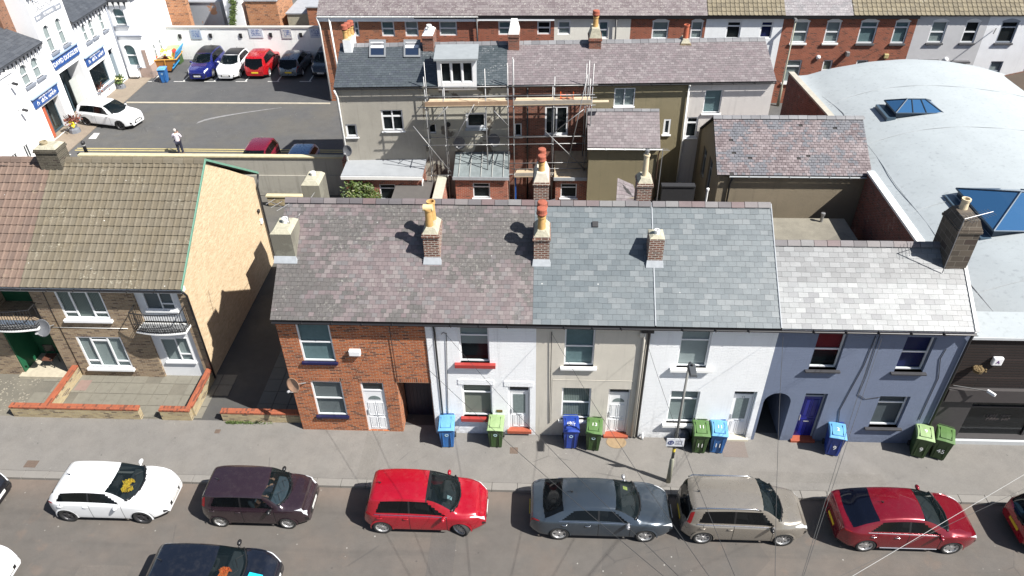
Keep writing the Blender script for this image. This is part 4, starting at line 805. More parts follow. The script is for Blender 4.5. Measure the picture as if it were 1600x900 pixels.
m2a = MP.q4((727, 176), (760, 176), (729, 200), (760, 200)); m2b = MP.bb(669, 194, 682, 209)
H2 = mid_house('scaffolded terrace house with patchy render, dark slate roof and white three-light dormer', 1, PATR, [m2a, m2b], DARKSL2, seed=71)
window(MP, H2, m2a, 'one', 'dark', sill=flat('blue_grey_sill', (.3, .34, .38)), rev=.06, fw=.12, sillh=.12); window(MP, H2, m2b, 'one', 'dark', rev=.1)
m = MB(MP.M(ma(700, 194.5), 0, MP.loc(700, 194.5)[1])); m.lathe((0, 0, 0), [(.14, 0), (.14, .03), (.02, .035)], 14); m.build('round_vent', BLACK, H2)
# dormer
DP = Plane(MP.pt(0, .24, 0)[:2], MA); d_ = DP.q4((680, 93), (745, 93), (686, 132), (743, 132)); dl, dr, db, dt = d_
ops = [(dl+.16+(dr-dl-.32)*k/3+.03, dl+.16+(dr-dl-.32)*(k+1)/3-.03, db+.12, dt-.16) for k in range(3)]
wall(DP, dl, dr, db-.3, dt, ops, WHITE, H2, 'dormer', rev=.05)
for o in ops: window(DP, H2, o, 'one', 'dark', rev=.04, fw=.04)
m = MB(); bz = dt+.05
for a in (dl, dr): m.poly([DP.pt(a, 0, db-.3), DP.pt(a, -1.9, dt+.12), DP.pt(a, 0, dt)])
m.build('dormer_cheek', LEAD, H2)
q_ = atz(720, 69, dt+.22); bd = (q_-DP.p).dot(DP.n); m = MB(); m.box8([DP.pt(dl-.12, .2, dt), DP.pt(dr+.12, .2, dt), DP.pt(dr+.12, bd, dt+.12), DP.pt(dl-.12, bd, dt+.12), DP.pt(dl-.12, .2, dt+.1), DP.pt(dr+.12, .2, dt+.1), DP.pt(dr+.12, bd, dt+.22), DP.pt(dl-.12, bd, dt+.22)]); m.build('dormer_roof', flat('mid_grey_felt', (.24, .26, .27), .75, .2, 3), H2)
mid_chimney(H2, 659, 676, 56, 2.7, 4.0, OBRICK, [(.6, .4, .35, .12, WHITEP)], flaunch=.12, fmat=WHITEP)
# brick lean-to with a glass roof
def leanto(par, u0, u1, v, z, wrc, wmat, roofm, zt=3.4, roof=True):
    A, B = atz(u0, v, z), atz(u1, v, z); pl = Plane((A.x+.08, A.y+.12), 0); w_ = pl.bb(*wrc); w_ = (w_[0], w_[1], max(1., w_[2]), w_[3]); W = B.x-A.x-.16
    wall(pl, 0, W, .05, z-.04, [w_], wmat, par, 'extension_wall'); window(pl, par, w_, 'top', 'dark', sill=WHITE, rev=.05)
    for x in (A.x+.08, B.x-.08): m = MB(); m.quad((x, A.y+.12, 0), (x, 18.4, 0), (x, 18.4, zt-.05), (x, A.y+.12, z-.04)); m.build('extension_side_wall', wmat, par)
    m = MB(); m.box8([(A.x, A.y, z), (B.x, A.y, z), (B.x, 18.6, zt), (A.x, 18.4, zt), (A.x, A.y, z+.05), (B.x, A.y, z+.05), (B.x, 18.6, zt+.05), (A.x, 18.4, zt+.05)]); o = m.build('lean_to_roof', roofm, par)
    m = MB(); m.box(A.x-.03, B.x+.03, A.y-.05, A.y-.01, z-.1, z+.08); m.build('gutter_board', LEAD, par)
    return A, B
A, B = leanto(H2, 708, 795, 278, 2.5, (738.5, 286, 766, 309), RBRICK, flat('dirty_glass_roof', (.17, .195, .2), .35, .4, 3))
m = MB()
for k in range(5): x = A.x+(B.x-A.x)*(k+.5)/5; m.box8([(x-.02, A.y, 2.56), (x+.02, A.y, 2.56), (x+.02, 18.4, 3.47), (x-.02, 18.4, 3.47), (x-.02, A.y, 2.6), (x+.02, A.y, 2.6), (x+.02, 18.4, 3.5), (x-.02, 18.4, 3.5)])
m.build('glazing_bars', flat('pale_weathered_bar', (.3, .31, .3)), H2)
for (u, v) in ((719, 219), (773, 215)):
    q = MP.loc(u, v); dish(H2, MP.pt(q[0], .3, q[1]), (-.3, -.8, .2), .36, None, MP.pt(q[0]+.1, 0, q[1]-.2))
m3a = MP.q4((851, 166), (888, 166), (852, 209), (887, 212)); m3b = MP.bb(804, 193, 815, 213); m3t = MP.q4((853, 134), (870, 134), (853, 141), (870, 141))
H3 = mid_house('scaffolded dark brick terrace house with pale purple slates between two chimneys', 2, OBRICK, [m3a, m3b], PURP2, seed=81)
window(MP, H3, m3a, 'two', 'dark', sill=WHITE, rev=.03, fw=.09); window(MP, H3, m3b, 'one', 'dark', sill=WHITE, rev=.04)
mid_chimney(H3, 794, 811, 54, 2.7, 3.9, OBRICK, [], flaunch=.5, fmat=WHITEP)
leanto(H3, 866, 920, 279, 2.35, (875.6, 287, 901.6, 309), RBRICK, TIMBER)
m = MB(); q = atz(806, 300, 1.0); m.box(q.x-.04, q.x+.04, 16.4, 16.5, .08, 2.3); m.build('door_post', flat('bright_blue_paint', (.01, .08, .35), .5), H3)
pipe(H3, [MP.pt(ma(824, 150), .08, ME-.1), MP.pt(ma(824, 150), .08, .2)], .045)
m4a = MP.q4((959.5, 138), (993, 137), (959.5, 166), (991, 166)); m4b = MP.bb(1035, 186, 1049, 210)
H4 = mid_house('olive pebble-dashed terrace house with pale purple slates and a slated rear outrigger', 3, OLIVE, [m4a, m4b], PURP2, seed=91)
window(MP, H4, m4a, 'two', 'net', sill=WHITE, rev=.03, sillw=.02); window(MP, H4, m4b, 'one', 'slate', sill=WHITE, rev=.02, fw=.1)
mid_chimney(H4, 921, 940, 60, 2.7, 3.8, OBRICK, [(.5, .5, .6, .14, BUFFPOT, 'red')], flaunch=.45)
mid_chimney(H4, 1064, 1079, 68, 2.9, 3.7, brick_mat('buff_stack_brick', (.36, .26, .13), (.25, .17, .09), (.3, .27, .2)), [(.5, .4, .75, .14, REDPOT)], flaunch=.2)
ax, bx = atz(918, 231, 4.42).x, atz(1032, 231, 4.42).x; ey, ry = 15.45, 17.15; sk = Vector((.18, 0, 0))
m = MB(); m.quad((ax+.1, ey+.15, 0), (bx-.1, ey+.15, 0), (bx-.1, ey+.15, 4.4), (ax+.1, ey+.15, 4.4)); m.poly([(ax+.1, ey+.15, 0), (ax+.1, 18.5, 0), (ax+.1, 18.5, 4.8), (ax+.1, ry, 5.65), (ax+.1, ey+.15, 4.4)]); m.poly([(bx-.1, ey+.15, 0), (bx-.1, 18.6, 0), (bx-.1, 18.6, 4.8), (bx-.1, ry, 5.65), (bx-.1, ey+.15, 4.4)]); m.build('outrigger_wall', OLIVE, H4)
slates('outrigger_roof', H4, (ax, ey, 4.42), (bx, ey, 4.42), (ax, ry, 5.72), (bx, ry, 5.72), PURP2, .22, .16, seed=95); slates('outrigger_roof', H4, (bx, 18.6, 4.7), (ax, 18.5, 4.7), (bx, ry, 5.72), (ax, ry, 5.72), PURP2, .4, .4, seed=96)
ridge(H4, (ax, ry, 5.76), (bx, ry, 5.76), RID2, w=.12, h=.08); gutter(H4, (ax, ey-.04, 4.36), (bx+.1, ey-.04, 4.36), WHITEP)
pipe(H4, [(bx, ey, 4.3), (bx-.05, ey+.1, 4), (bx-.05, ey+.1, .3)], .04, flat('rusty_pipe', (.1, .06, .04)))
pipe(H4, [MP.pt(ms[4]-.0, .1, ME-.1), MP.pt(ms[4]+.02, .07, .3)], .05, WHITEP)
m5a = MP.q4((1102, 140), (1129, 141), (1098, 176), (1125, 178)); m5b = MP.bb(1069, 183, 1092, 215)
H5 = mid_house('pale limewashed terrace end with one tall obscured window under pale purple slates', 4, PALR, [m5a, m5b], PURP2, seed=99)
window(MP, H5, m5a, 'one', 'teal', sill=WHITEP, rev=.08); window(MP, H5, m5b, 'top', 'dark', sill=WHITE, rev=.05, fw=.08)
# hedge bush behind the wall
def bush(name, label, c, r, n, mat, trunk=True, cat='bush'):
    t = thing(name, label, cat, (c[0], c[1], .08)); m = MB(); rg = random.Random(5)
    cl = [(Vector(c)+Vector((rg.gauss(0, r[0]*.45), rg.gauss(0, r[1]*.45), rg.uniform(-.5, .8)*r[2]*.8)), rg.uniform(.25, .5)) for _ in range(26)]
    for i in range(n):
        q, s = rg.choice(cl); v = Vector((rg.gauss(0, 1), rg.gauss(0, 1), rg.gauss(0, 1))).normalized()*s*rg.uniform(.6, 1.1); p = q+v; L_ = rg.uniform(.05, .1); a = Vector((rg.gauss(0, 1), rg.gauss(0, 1), rg.gauss(0, .6))).normalized(); b = a.orthogonal().normalized(); m.c = (rg.random(), rg.random(), .5)
        m.add([p-a*L_, p+b*L_*.45, p+a*L_, p-b*L_*.45], [(0, 1, 2, 3)])
    m.build('leaves', mat, t, fixn=False)
    s = MB()
    for i in range(7): a = rg.uniform(0, 6.28); s.tube([(c[0], c[1], .08), (c[0]+.2*math.cos(a), c[1]+.2*math.sin(a), c[2]*.5), (c[0]+r[0]*.6*math.cos(a), c[1]+r[1]*.6*math.sin(a), c[2]+r[2]*.4)], [.04, .03, .012], 5)
    s.build('stems', flat('brown_bark', (.08, .06, .04), .9), t); return t
LEAF = slate_mat('green_leaf', [(.045, .085, .015), (.08, .13, .02), (.12, .17, .03), (.06, .1, .03), (.14, .15, .04)], drop=0, rough=.55)
p = atz(562, 292, 1.9); bush('evergreen_bush', 'glossy green bush growing in front of the brick extension behind the long ridge', (p.x, p.y, 1.55), (.85, .6, .75), 5200, LEAF)
# black-felted shed and its pale coping wall
a, b, c, d = atz(612, 309, 2.0), atz(672, 309, 2.0), atz(677, 282, 2.0), atz(621, 281, 2.0)
t = thing('shed', 'flat-roofed black felted shed beside the evergreen bush', 'shed', (a.x, a.y, .08)); m = MB(); m.box(a.x+.1, b.x-.05, a.y-.6, c.y-.1, .08, 1.92); m.build('walls', flat('dark_shed_boards', (.08, .06, .045), .8, .3), t); m = MB(); m.box(a.x, b.x, a.y-.7, c.y, 1.93, 2.02); m.build('felt_roof', flat('black_felt', (.09, .083, .078), .9, .2, 3, bump=.01), t)
a, b = atz(676, 308, 2.3), atz(694, 275, 2.3); t = thing('yard_wall', 'brick yard wall with pale concrete coping beside the black shed', 'wall', (a.x, a.y, .08)); m = MB(); m.box(a.x+.05, a.x+.45, a.y-1, b.y, .08, 2.25); m.build('brick_body', RBRICK, t); m = MB(); m.box(a.x, a.x+.5, a.y-1.05, b.y+.03, 2.25, 2.33); m.build('coping', flat('pale_concrete_coping', (.4, .38, .31), .9, .3), t)
# ------------------------------------------------------------------ slated outbuilding with boarded gable windows
SBY, SBZ, SRY, SRZ, sx0, sx1 = 12.7, 4.4, 15.3, 6.2, 8.62, 15.9
TAUPE = render_mat('taupe_cement_render', (.24, .2, .14), streak=.35, var=.16, bump=.02)
t = SB = thing('slated_outbuilding', 'rendered outbuilding with a broken, patched purple slate roof against the pale vaulted roof', 'building', (12, 12.7, .08))
wall(Plane((sx0+.15, SBY+.15)), 0, sx1-sx0-.2, .05, SBZ-.02, [], TAUPE, t)
G = Plane((sx0+.15, 17.9), -PI/2)   # gable faces -x
gw = [(1.0, 1.9, 2.2, 3.9), (2.6, 3.5, 2.2, 4.1)]
m = MB(); x = sx0+.15
wall(G, 0, 17.9-SBY-.15, .05, SBZ, gw, TAUPE, t, 'gable_wall'); m.poly([(x, SBY+.15, SBZ), (x, 17.9, SBZ), (x, SRY, SRZ-.05)]); m.quad((sx0, 17.9, 0), (sx1, 17.9, 0), (sx1, 17.9, SBZ), (sx0, 17.9, SBZ)); m.build('gable_head', TAUPE, t)
for o in gw: window(G, t, o, 'four', 'slate', flat('weathered_grey_frame', (.3, .31, .32)), rev=.1)
BROK = slate_mat('patched_purple_slate', [(.13, .1, .105), (.18, .145, .15), (.22, .18, .185), (.15, .12, .125), (.24, .2, .205)], lichen=.35, lcol=(.36, .33, .32), patch=(.12, .13, .15), psc=.7)
slates('roof', t, (sx0, SBY, SBZ), (sx1-.02, SBY, SBZ), (sx0, SRY, SRZ), (sx1-.1, SRY, SRZ), BROK, .19, .14, th=.011, seed=101, wob=.02, gap=.012, miss=.006); slates('roof', t, (sx1, 17.9, SBZ), (sx0, 17.9, SBZ), (sx1, SRY, SRZ), (sx0, SRY, SRZ), BROK, .4, .4, seed=102)
ridge(t, (sx0-.02, SRY, SRZ+.06), (sx1-.05, SRY, SRZ+.06), RID2); gutter(t, (sx0+.6, SBY-.05, SBZ-.05), (sx1-.1, SBY-.05, SBZ-.05), flat('grey_lead_gutter', (.35, .37, .38), .5))
pipe(t, [(sx0+.75, SBY, SBZ-.1), (sx0+.7, SBY+.08, SBZ-.5), (sx0+.7, SBY+.08, .2)], .045)
# gravelled flat roof in the yard, with a steel flue
a, b = atz(1210, 341, 2.6), atz(1318, 341, 2.6); t = thing('flat_roofed_outhouse', 'low outhouse with gravelly concrete roof and short steel flue behind the pale slate roof', 'outhouse', (12.5, 10, .08))
m = MB(); m.box(a.x-.6, b.x-.1, 5.3, a.y-.1, .08, 2.5); m.build('walls', TAUPE, t); m = MB(); m.prism([(a.x-.7, 5.2, 2.5), (b.x+.2, 5.2, 2.5), (b.x, a.y, 2.5), (a.x-.7, a.y, 2.5)], (0, 0, .12)); m.build('roof_slab', asphalt_mat('gravelly_concrete', (.27, .25, .2), (.2, .185, .15), speck=.6), t)
q = atz(1281, 343, 2.62); MB().lathe((q.x, q.y-.2, 2.6), [(.07, 0), (.07, .4), (.1, .41), (.1, .5), (.02, .52)], 12).build('flue', STEEL, t, smooth=False)
q = aty(1101, 300, 11.0); t = thing('vent_pipe', 'slim white vent pipe standing above the grey slate ridge by the dark courtyard', 'pipe', (q.x, 10.5, .08)); MB().tube([(q.x, 10.5, .08), (q.x, 10.5, aty(1100, 297, 10.5).z)], .045, 8).build('pipe', WHITEP, t); MB().lathe((q.x, 10.5, aty(1100, 297, 10.5).z), [(.07, 0), (.07, .08), (.01, .12)], 10).build('cap', WHITEP, t)
# dark yard wall and small slated lean-to behind the ridge
a, b = aty(1035, 292, 11.5), aty(1080, 292, 11.5); t = thing('yard_wall', 'black tarred yard wall across the narrow courtyard', 'wall', (a.x, 11.5, .08)); m = MB(); m.box(a.x, b.x+.2, 11.5, 11.75, .08, a.z); m.build('wall_body', flat('tarred_black_wall', (.02, .02, .022), .8, .3), t)
m = MB(); m.box(a.x-.03, b.x+.2, 11.46, 11.79, a.z, a.z+.06); m.build('coping', flat('tarred_black_wall', (.02, .02, .022), .8), t)
a, b, c, d = aty(963, 310, 9.5), aty(999, 310, 9.5), aty(990, 292, 10.4), aty(965, 278, 10.6); t = thing('lean_to', 'scrap of pale slated lean-to roof rising just behind the grey slate ridge', 'lean-to', (a.x, 9.5, .08))
z0 = a.z-.2; slates('roof', t, (a.x, 9.5, z0), (b.x, 9.5, z0), (d.x, 10.6, d.z), (c.x, 10.6, c.z), PURP2, .24, .2, seed=120); m = MB(); m.box(a.x+.1, b.x-.1, 9.7, 10.5, .08, z0+.1); m.build('wall', TAUPE, t)
# ------------------------------------------------------------------ lane wall and low wall in the yard left of the long roof
CONC = render_mat('stained_cement_wall', (.36, .345, .3), streak=.6, var=.12)
t = thing('lane_wall', 'long grey cement-rendered wall with cream coping between the yard and the lane', 'wall', (-17, 17.9, .08))
zt = 2.42; e = q0.x
m = MB(); m.box(-26, e-.25, 17.95, 18.15, 0, zt); m.build('wall_body', CONC, t); m = MB(); m.box(-26, e-.25, 17.9, 17.949, 0, 1.3); m.build('plinth', CONC, t); m = MB(); m.box(-26.05, e-.25, 17.88, 18.2, zt, zt+.08); m.build('coping', flat('cream_coping', (.5, .44, .28), .8, .35, 4), t)
m = MB(); m.box(e-.25, e+.05, 17.2, 18.3, .05, zt+.25); m.build('brick_pier', RBRICK, t)
t = thing('yard_wall', 'low old brick wall with cream slab coping in the yard under the lane wall', 'wall', (-14.4, 16.7, .08)); m = MB(); m.box(-15.2, -12.6, 16.69, 16.9, .05, .6); m.build('brick_body', YRUB, t); m = MB(); m.box(-15.25, -12.55, 16.64, 16.95, .6, .68); m.build('coping', flat('cream_coping', (.5, .44, .28), .8), t)
# ------------------------------------------------------------------ shop with the pale vaulted roof
VROOF = render_mat('pale_grey_membrane', (.33, .362, .375), streak=.55, var=.1, dirt=0, bump=.004)
VX0, VX1, VZ, VRISE, VY0, VY1 = 15.95, 27.9, 4.6, 1.2, .9, 24.8
t = SH = thing('shop_building', 'black-fronted shop with a huge pale vaulted roof and two blue glass lanterns', 'shop', (18, .2, .1))
m = MB(); nn, ny = 30, 40
def vz(x, y):
    s = (x-VX0)/(VX1-VX0); s = max(0, min(1, s)); e = 1
    return VZ+VRISE*math.sin(PI*s)**.85*min(1, max(0, (VY1-y)/1.2)+.85)
def leftx(y): return VX0-.15+(-.55 if y > 19 else 0)*min(1, (y-19)/4)
for j in range(ny+1):
    y = VY0+(VY1-VY0)*j/ny
    for i in range(nn+1):
        x0 = leftx(y); x = x0+(VX1-x0)*i/nn; m.v.append(Vector((x, y, vz(max(VX0, x), y)+.012*math.sin(x*3+y)))); m.col.append((0, 0, 0))
for j in range(ny):
    for i in range(nn): a = j*(nn+1)+i; m.f.append([a, a+1, a+nn+2, a+nn+1])
m.build('vaulted_roof', VROOF, t, smooth=True)
m = MB()
for k, (yy) in enumerate((3.1, 8.9, 15.2, 20.4)):
    pts = [Vector((VX0+.1+(VX1-VX0-.3)*i/24, yy+.25*math.sin(i*.3), vz(VX0+.1+(VX1-VX0-.3)*i/24, yy)+.012)) for i in range(25)]; m.tube(pts, .014, 4)
pts = [Vector((leftx(y_)+.55+.05*math.sin(y_), y_, vz(leftx(y_)+.55, y_)+.012)) for y_ in [1+k for k in range(24)]]; m.tube(pts, .014, 4)
m.build('roof_seam', flat('grey_seam', (.3, .32, .33), .8), t)
# far end wall and side walls
m = MB(); pts = [(VX0+(VX1-VX0)*i/24, VY1-.05, vz(VX0+(VX1-VX0)*i/24, VY1)-.03) for i in range(25)]; m.poly([(VX0, VY1-.05, 0)]+pts+[(VX1, VY1-.05, 0)]); m.quad((VX1, VY1, 0), (VX1, VY0, 0), (VX1, VY0, VZ), (VX1, VY1, VZ)); m.build('end_wall', OBRICK, t)
SIDEB = brick_mat('dark_red_side_brick', (.22, .06, .04), (.14, .04, .03), (.22, .19, .17), soot=.6, salt=.5)  # dark red brick with pale blotches
def walkx(y): return 15.75 if y < 19.2 else 15.75-.5*(y-19.2)/6
for (ya, yb) in ((2.7, 12.75), (17.9, 19.2), (19.2, 25.3)):
    xa_, xb_ = walkx(ya), walkx(yb)
    m = MB(); k = MB(); k2 = k; m.box8([(xa_-.12, ya, 0), (xa_+.12, ya, 0), (xb_+.12, yb, 0), (xb_-.12, yb, 0), (xa_-.12, ya, VZ-.05), (xa_+.12, ya, VZ-.05), (xb_+.12, yb, VZ-.05), (xb_-.12, yb, VZ-.05)])
    (k if yb < 13 else k2).box8([(xa_-.17, ya, VZ-.05), (xa_+.17, ya, VZ-.05), (xb_+.17, yb, VZ-.05), (xb_-.17, yb, VZ-.05), (xa_-.17, ya, VZ+.06), (xa_+.17, ya, VZ+.06), (xb_+.17, yb, VZ+.06), (xb_-.17, yb, VZ+.06)])
    m.build('side_wall', SIDEB, t); k.build('coping', WHITEP if yb < 13 else flat('stone_coping', (.36, .34, .29), .9, .3, 4), t)
def lantern(par, x0, x1, y0, y1, zb, h=.35, roofh=.75, panes=3):
    """glazed roof lantern: upstand, hipped glass roof, bars"""
    BL = flat('dark_blue_metal', (.03, .05, .075), .35, .2, metal=.3); m = MB(); m.box(x0, x1, y0, y1, zb, zb+h); f = m.build('lantern_upstand', BL, par)
    z = zb+h+.01; cy = (y0+y1)/2; hp = min((y1-y0)/2, (x1-x0)*.3); R0, R1 = Vector((x0+hp, cy, z+roofh)), Vector((x1-hp, cy, z+roofh)); A, B, D, E_ = [Vector(q) for q in ((x0-.08, y0-.08, z), (x1+.08, y0-.08, z), (x1+.08, y1+.08, z), (x0-.08, y1+.08, z))]
    g_ = glass_mat('blue_solar_glass', (.03, .1, .22), .12, .04) if 'blue_solar_glass' not in bpy.data.materials else bpy.data.materials['blue_solar_glass']
    for ps in ((A, B, R1, R0), (B, D, R1), (D, E_, R0, R1), (E_, A, R0)): MB().poly(ps).build('pane', g_, f, fixn=False)
    b = MB()
    for p, q in ((A, B), (B, D), (D, E_), (E_, A), (A, R0), (E_, R0), (B, R1), (D, R1), (R0, R1)): b.tube([p, q], .04, 6)
    for k in range(1, panes): s = k/panes; b.tube([A.lerp(B, .22+.56*(k-.5)/(panes-1) if panes > 2 else .5), R0.lerp(R1, (k-.5)/(panes-1) if panes > 2 else .5)], .035, 6); b.tube([E_.lerp(D, .5), R0.lerp(R1, .5)], .03, 6)
    b.build('glazing_bars', BL, f)
    m = MB(); m.box(x0-.45, x0, y0-.1, y1+.1, zb-.25, zb-.02+.05); m.build('flashing_skirt', flat('dark_blue_flashing', (.05, .08, .11), .3, .2), f)
a, b = atz(1402, 176, 5.7), atz(1470, 174, 5.7); lantern(t, a.x+.0, b.x+.0, a.y+.05, a.y+1.5, 5.42, .25, .42)
a = atz(1560, 362, 5.6); lantern(t, a.x-.1, a.x+4.8, a.y+.1, a.y+3.3, 5.25, .35, .8)
# shop front
XF = X5+.12
SF = Plane((XF, .12)); TIMB = brick_mat('brown_timber_slats', (.022, .012, .009), (.016, .009, .008), (.004, .004, .004), w=3.1, h=.12, ms=.018, soot=.3); CHAR = flat('charcoal_cladding', (.045, .042, .043), .6, .2)
wn = SF.bb(1497, 612, 1700, 690); wn = (SF.loc(1527, 618)[0], 11.5, .34, 2.35)
wall(SF, 0, 12.5, .1, 2.95, [wn], CHAR, t, 'shopfront', rev=.25)
wall(SF, 0, 12.5, 2.951, 5.25, [], TIMB, t, 'timber_cladding')
m = MB(); SF.box(m, 0, 12.5, .0, .14, 2.35, 2.92); m.build('fascia_board', flat('dark_brown_fascia', (.05, .045, .045), .6, .15), t)
m = MB(); SF.box(m, -.02, 12.6, -1.3, .06, 5.25, 5.31); m.build('parapet_flashing', VROOF, t); m = MB(); SF.box(m, -.02, 12.6, .03, .09, 5.2, 5.3); m.build('capping', flat('pale_metal_capping', (.5, .52, .53), .5), t)
m = MB(); SF.box(m, wn[0], wn[1], -.27, -.25, wn[2], wn[3]); m.build('shop_window', glass_mat('shop_glass', (.02, .022, .025), .55, .03), t)
m = MB(); SF.box(m, wn[0], wn[1], -.9, -.85, wn[2], 1.4); SF.box(m, wn[0], wn[1], -2.2, -2.15, 0, 3.2); m.build('display_partition', flat('dim_partition', (.15, .14, .13), .9), t)
m = MB(); SF.box(m, 0, 12.5, -.05, .1, .1, .3); m.build('stall_riser', flat('pale_stall_riser', (.45, .47, .48), .5), t)
m = MB()
for k in (0, 2.45, 4.9, 7.3): SF.box(m, wn[0]+k, wn[0]+k+.09, -.25, -.2, wn[2], wn[3])
SF.box(m, wn[0], wn[1], -.25, -.205, 1.75, 1.81); m.build('mullions', CHAR, t)
strokes('window_lettering', 1.1, 2, .13, flat('dark_grey_vinyl', (.06, .05, .05)), t, SF.M(wn[0]+1.25, -.245, 1.2))
q = SF.loc(1557, 561); m = MB(); SF.box(m, q[0]-.17, q[0]+.17, 0, .14, q[1]-.2, q[1]+.14); ab = m.build('alarm_box', WHITE, t, bevel=.04); text('alarm_mark', 'A', .2, flat('purple_mark', (.1, .02, .15)), ab, SF.M(q[0], .145, q[1]-.03))
q = SF.loc(1538, 600); m = MB(); m.tube([SF.pt(q[0]-1.1, .1, q[1]), SF.pt(q[0], .35, q[1])], .025, 6); m.build('camera_arm', BLACK, t); m = MB(); m.obox(SF.pt(q[0]+.05, .42, q[1]-.02), (.1, .3, .1), (0, .2, .6)); m.build('security_camera', WHITE, t, bevel=.02)
m = MB(); c = SF.pt(SF.loc(1532, 556)[0], .2, 3.9); m.tube([c-SF.n*.2, c], .02, 5); m.lathe(c, [(.16, .0), (.18, .12), (.02, .13)], 14); 
for i in range(26): m.ico(c+Vector((rnd.gauss(0, .09), rnd.gauss(0, .09), .12)), .04, 0)
m.build('dried_hanging_basket', flat('dried_basket', (.13, .09, .04), .9, .4), t)
# ------------------------------------------------------------------ far terrace
FY = 31.5; FP = Plane((-15.1, FY)); FE, FRR, FRZ = 6.15, 3.9, 8.9
LICH = slate_mat('lichened_purple_slate', [(.15, .12, .125), (.19, .16, .165), (.22, .19, .19)], lichen=.95, lcol=(.5, .49, .44), drop=.3); LICH2 = slate_mat('pale_lichened_slate', [(.22, .2, .21), (.28, .26, .27), (.2, .19, .2)], lichen=.8, lcol=(.5, .5, .48), drop=.3)
TANF = slate_mat('tan_pantile', [(.2, .17, .115), (.235, .2, .135), (.17, .145, .1)], lichen=.2, moss=.25, drop=.1, rough=.85)
FB1 = brick_mat('orange_terrace_brick', (.42, .14, .06), (.32, .095, .045), (.36, .28, .2), soot=.15, salt=.3); FB2 = brick_mat('red_terrace_brick', (.36, .1, .05), (.27, .07, .035), (.3, .22, .17), soot=.15)
FWH = render_mat('far_white_render', (.8, .82, .83), streak=.15); FCR = render_mat('far_cream_boarding', (.72, .7, .63), streak=.2); FGR = render_mat('far_grey_paint', (.52, .52, .53), streak=.1, courses=.6); FWP = render_mat('far_white_brick_paint', (.82, .83, .85), streak=.12, courses=1.)
def fa(u, v=45): return FP.loc(u, v)[0]
def far_house(label, u0, u1, wmat, wins, rmat, tiles=False, seed=1, lower=(), first=False, wf=None):
    a0, a1 = (0 if first else fa(u0)), fa(u1); h = thing('terraced_house', label, 'house', FP.pt((a0+a1)/2, 0, .05)); h['group'] = 'far terrace houses'
    W = []
    for (x0, y0, x1, y1, sty, cur, sm) in list(wins)+list(lower):
        r = FP.bb(x0, y0, x1, y1); W.append(((max(r[0]-.07, a0+.03), min(r[1]+.07, a1-.03), r[2], min(r[3]+.1, 5.72)), sty, cur, sm))
    wall(FP, a0, a1, 0, FE-.05, [w[0] for w in W], wmat, h)
    for w in W: window(FP, h, w[0], w[1], w[2], wf or WHITE, rev=.06, sill=w[3], fw=.09, silld=.1, sillh=.12)
    m = MB()
    for w in W[:len(wins)]:
        l, r, b, t_ = w[0]; n = 8; p = [FP.pt(l-.03+(r-l+.06)*k/n, .012, t_+.0+.16*math.sin(PI*k/n)+.02) for k in range(n+1)]; m.prism([FP.pt(l-.03, .012, t_-.02)]+p+[FP.pt(r+.03, .012, t_-.02)], FP.n*-.1)
    if wins: m.build('window_heads', WHITEP if wf is None else wf, h)
    shell(FP, a0, a1, 2*FRR, 0, FE-.05, FB2, h, gable=(FRR, FRZ-.05))
    E0, E1, R0, R1 = FP.pt(a0, .22, FE), FP.pt(a1, .22, FE), FP.pt(a0, -FRR, FRZ), FP.pt(a1, -FRR, FRZ); B0, B1 = FP.pt(a1, -2*FRR-.2, FE), FP.pt(a0, -2*FRR-.2, FE)
    if tiles: pantiles('roof', h, E0, E1, R0, R1, rmat, .3, .33, seed=seed)
    else: slates('roof', h, E0, E1, R0, R1, rmat, .3, .22, seed=seed)
    slates('roof', h, B0, B1, R1, R0, rmat, .6, .6, seed=seed); ridge(h, R0+Vector((0, 0, .06)), R1+Vector((0, 0, .06)), RID2)
    return h, a0, a1
sw = WHITEP; sb = flat('dark_stone_sill', (.08, .08, .085), .8)
h, a0, a1 = far_house('orange brick end house of the far terrace by the car park, with two white drainpipes', 503, 592, FB1, [(553, 32, 561, 57, 'sash', 'teal', None)], LICH, seed=201, first=True)
m = MB(); FP.box(m, 0, a1, .0, .2, 5.75, FE-.03); m.build('eaves_board', FWH, h); gutter(h, FP.pt(a0, .27, FE-.06), FP.pt(a1, .27, FE-.06), WHITEP); pipe(h, [FP.pt(a0+.0, .25, FE-.1), FP.pt(a0+.05, .08, 5.4), FP.pt(a0+.05, .08, .2)], .06, WHITEP); pipe(h, [FP.pt(fa(518), .2, FE-.1), FP.pt(fa(526, 88), .08, .3)], .06, WHITEP)
h, a0, a1 = far_house('orange brick far terrace house behind the two skylights', 592, 665, FB1, [(596, 31, 616, 57, 'sash', 'teal', None), (633, 30, 653, 57, 'sash', 'net', None)], LICH, seed=202)
m = MB(); FP.box(m, a0, a1, .0, .2, 5.75, FE-.03); m.build('eaves_board', FWH, h); gutter(h, FP.pt(a0, .27, FE-.06), FP.pt(a1, .27, FE-.06), WHITEP)
h, a0, a1 = far_house('red brick far terrace house seen above the white dormer', 665, 748, FB2, [(687, 30, 713, 56, 'sash', 'net', None)], LICH, seed=203)
m = MB(); FP.box(m, a0, a1, .0, .2, 5.75, FE-.03); m.build('eaves_board', FWH, h); gutter(h, FP.pt(a0, .27, FE-.06), FP.pt(a1, .27, FE-.06), WHITEP); pipe(h, [FP.pt(fa(748)-.1, .2, FE-.1), FP.pt(fa(748)-.1, .08, .3)], .06)
h, a0, a1 = far_house('far terrace house in red brick with an open casement above the scaffold', 748, 866, FB2, [(780, 29, 797, 55, 'sash', 'teal', None), (841, 30, 859, 54, 'sash', 'dark', None)], LICH, seed=204)
m = MB(); FP.box(m, a0, a1, .0, .2, 5.8, FE-.03); m.build('eaves_board', FWH, h)
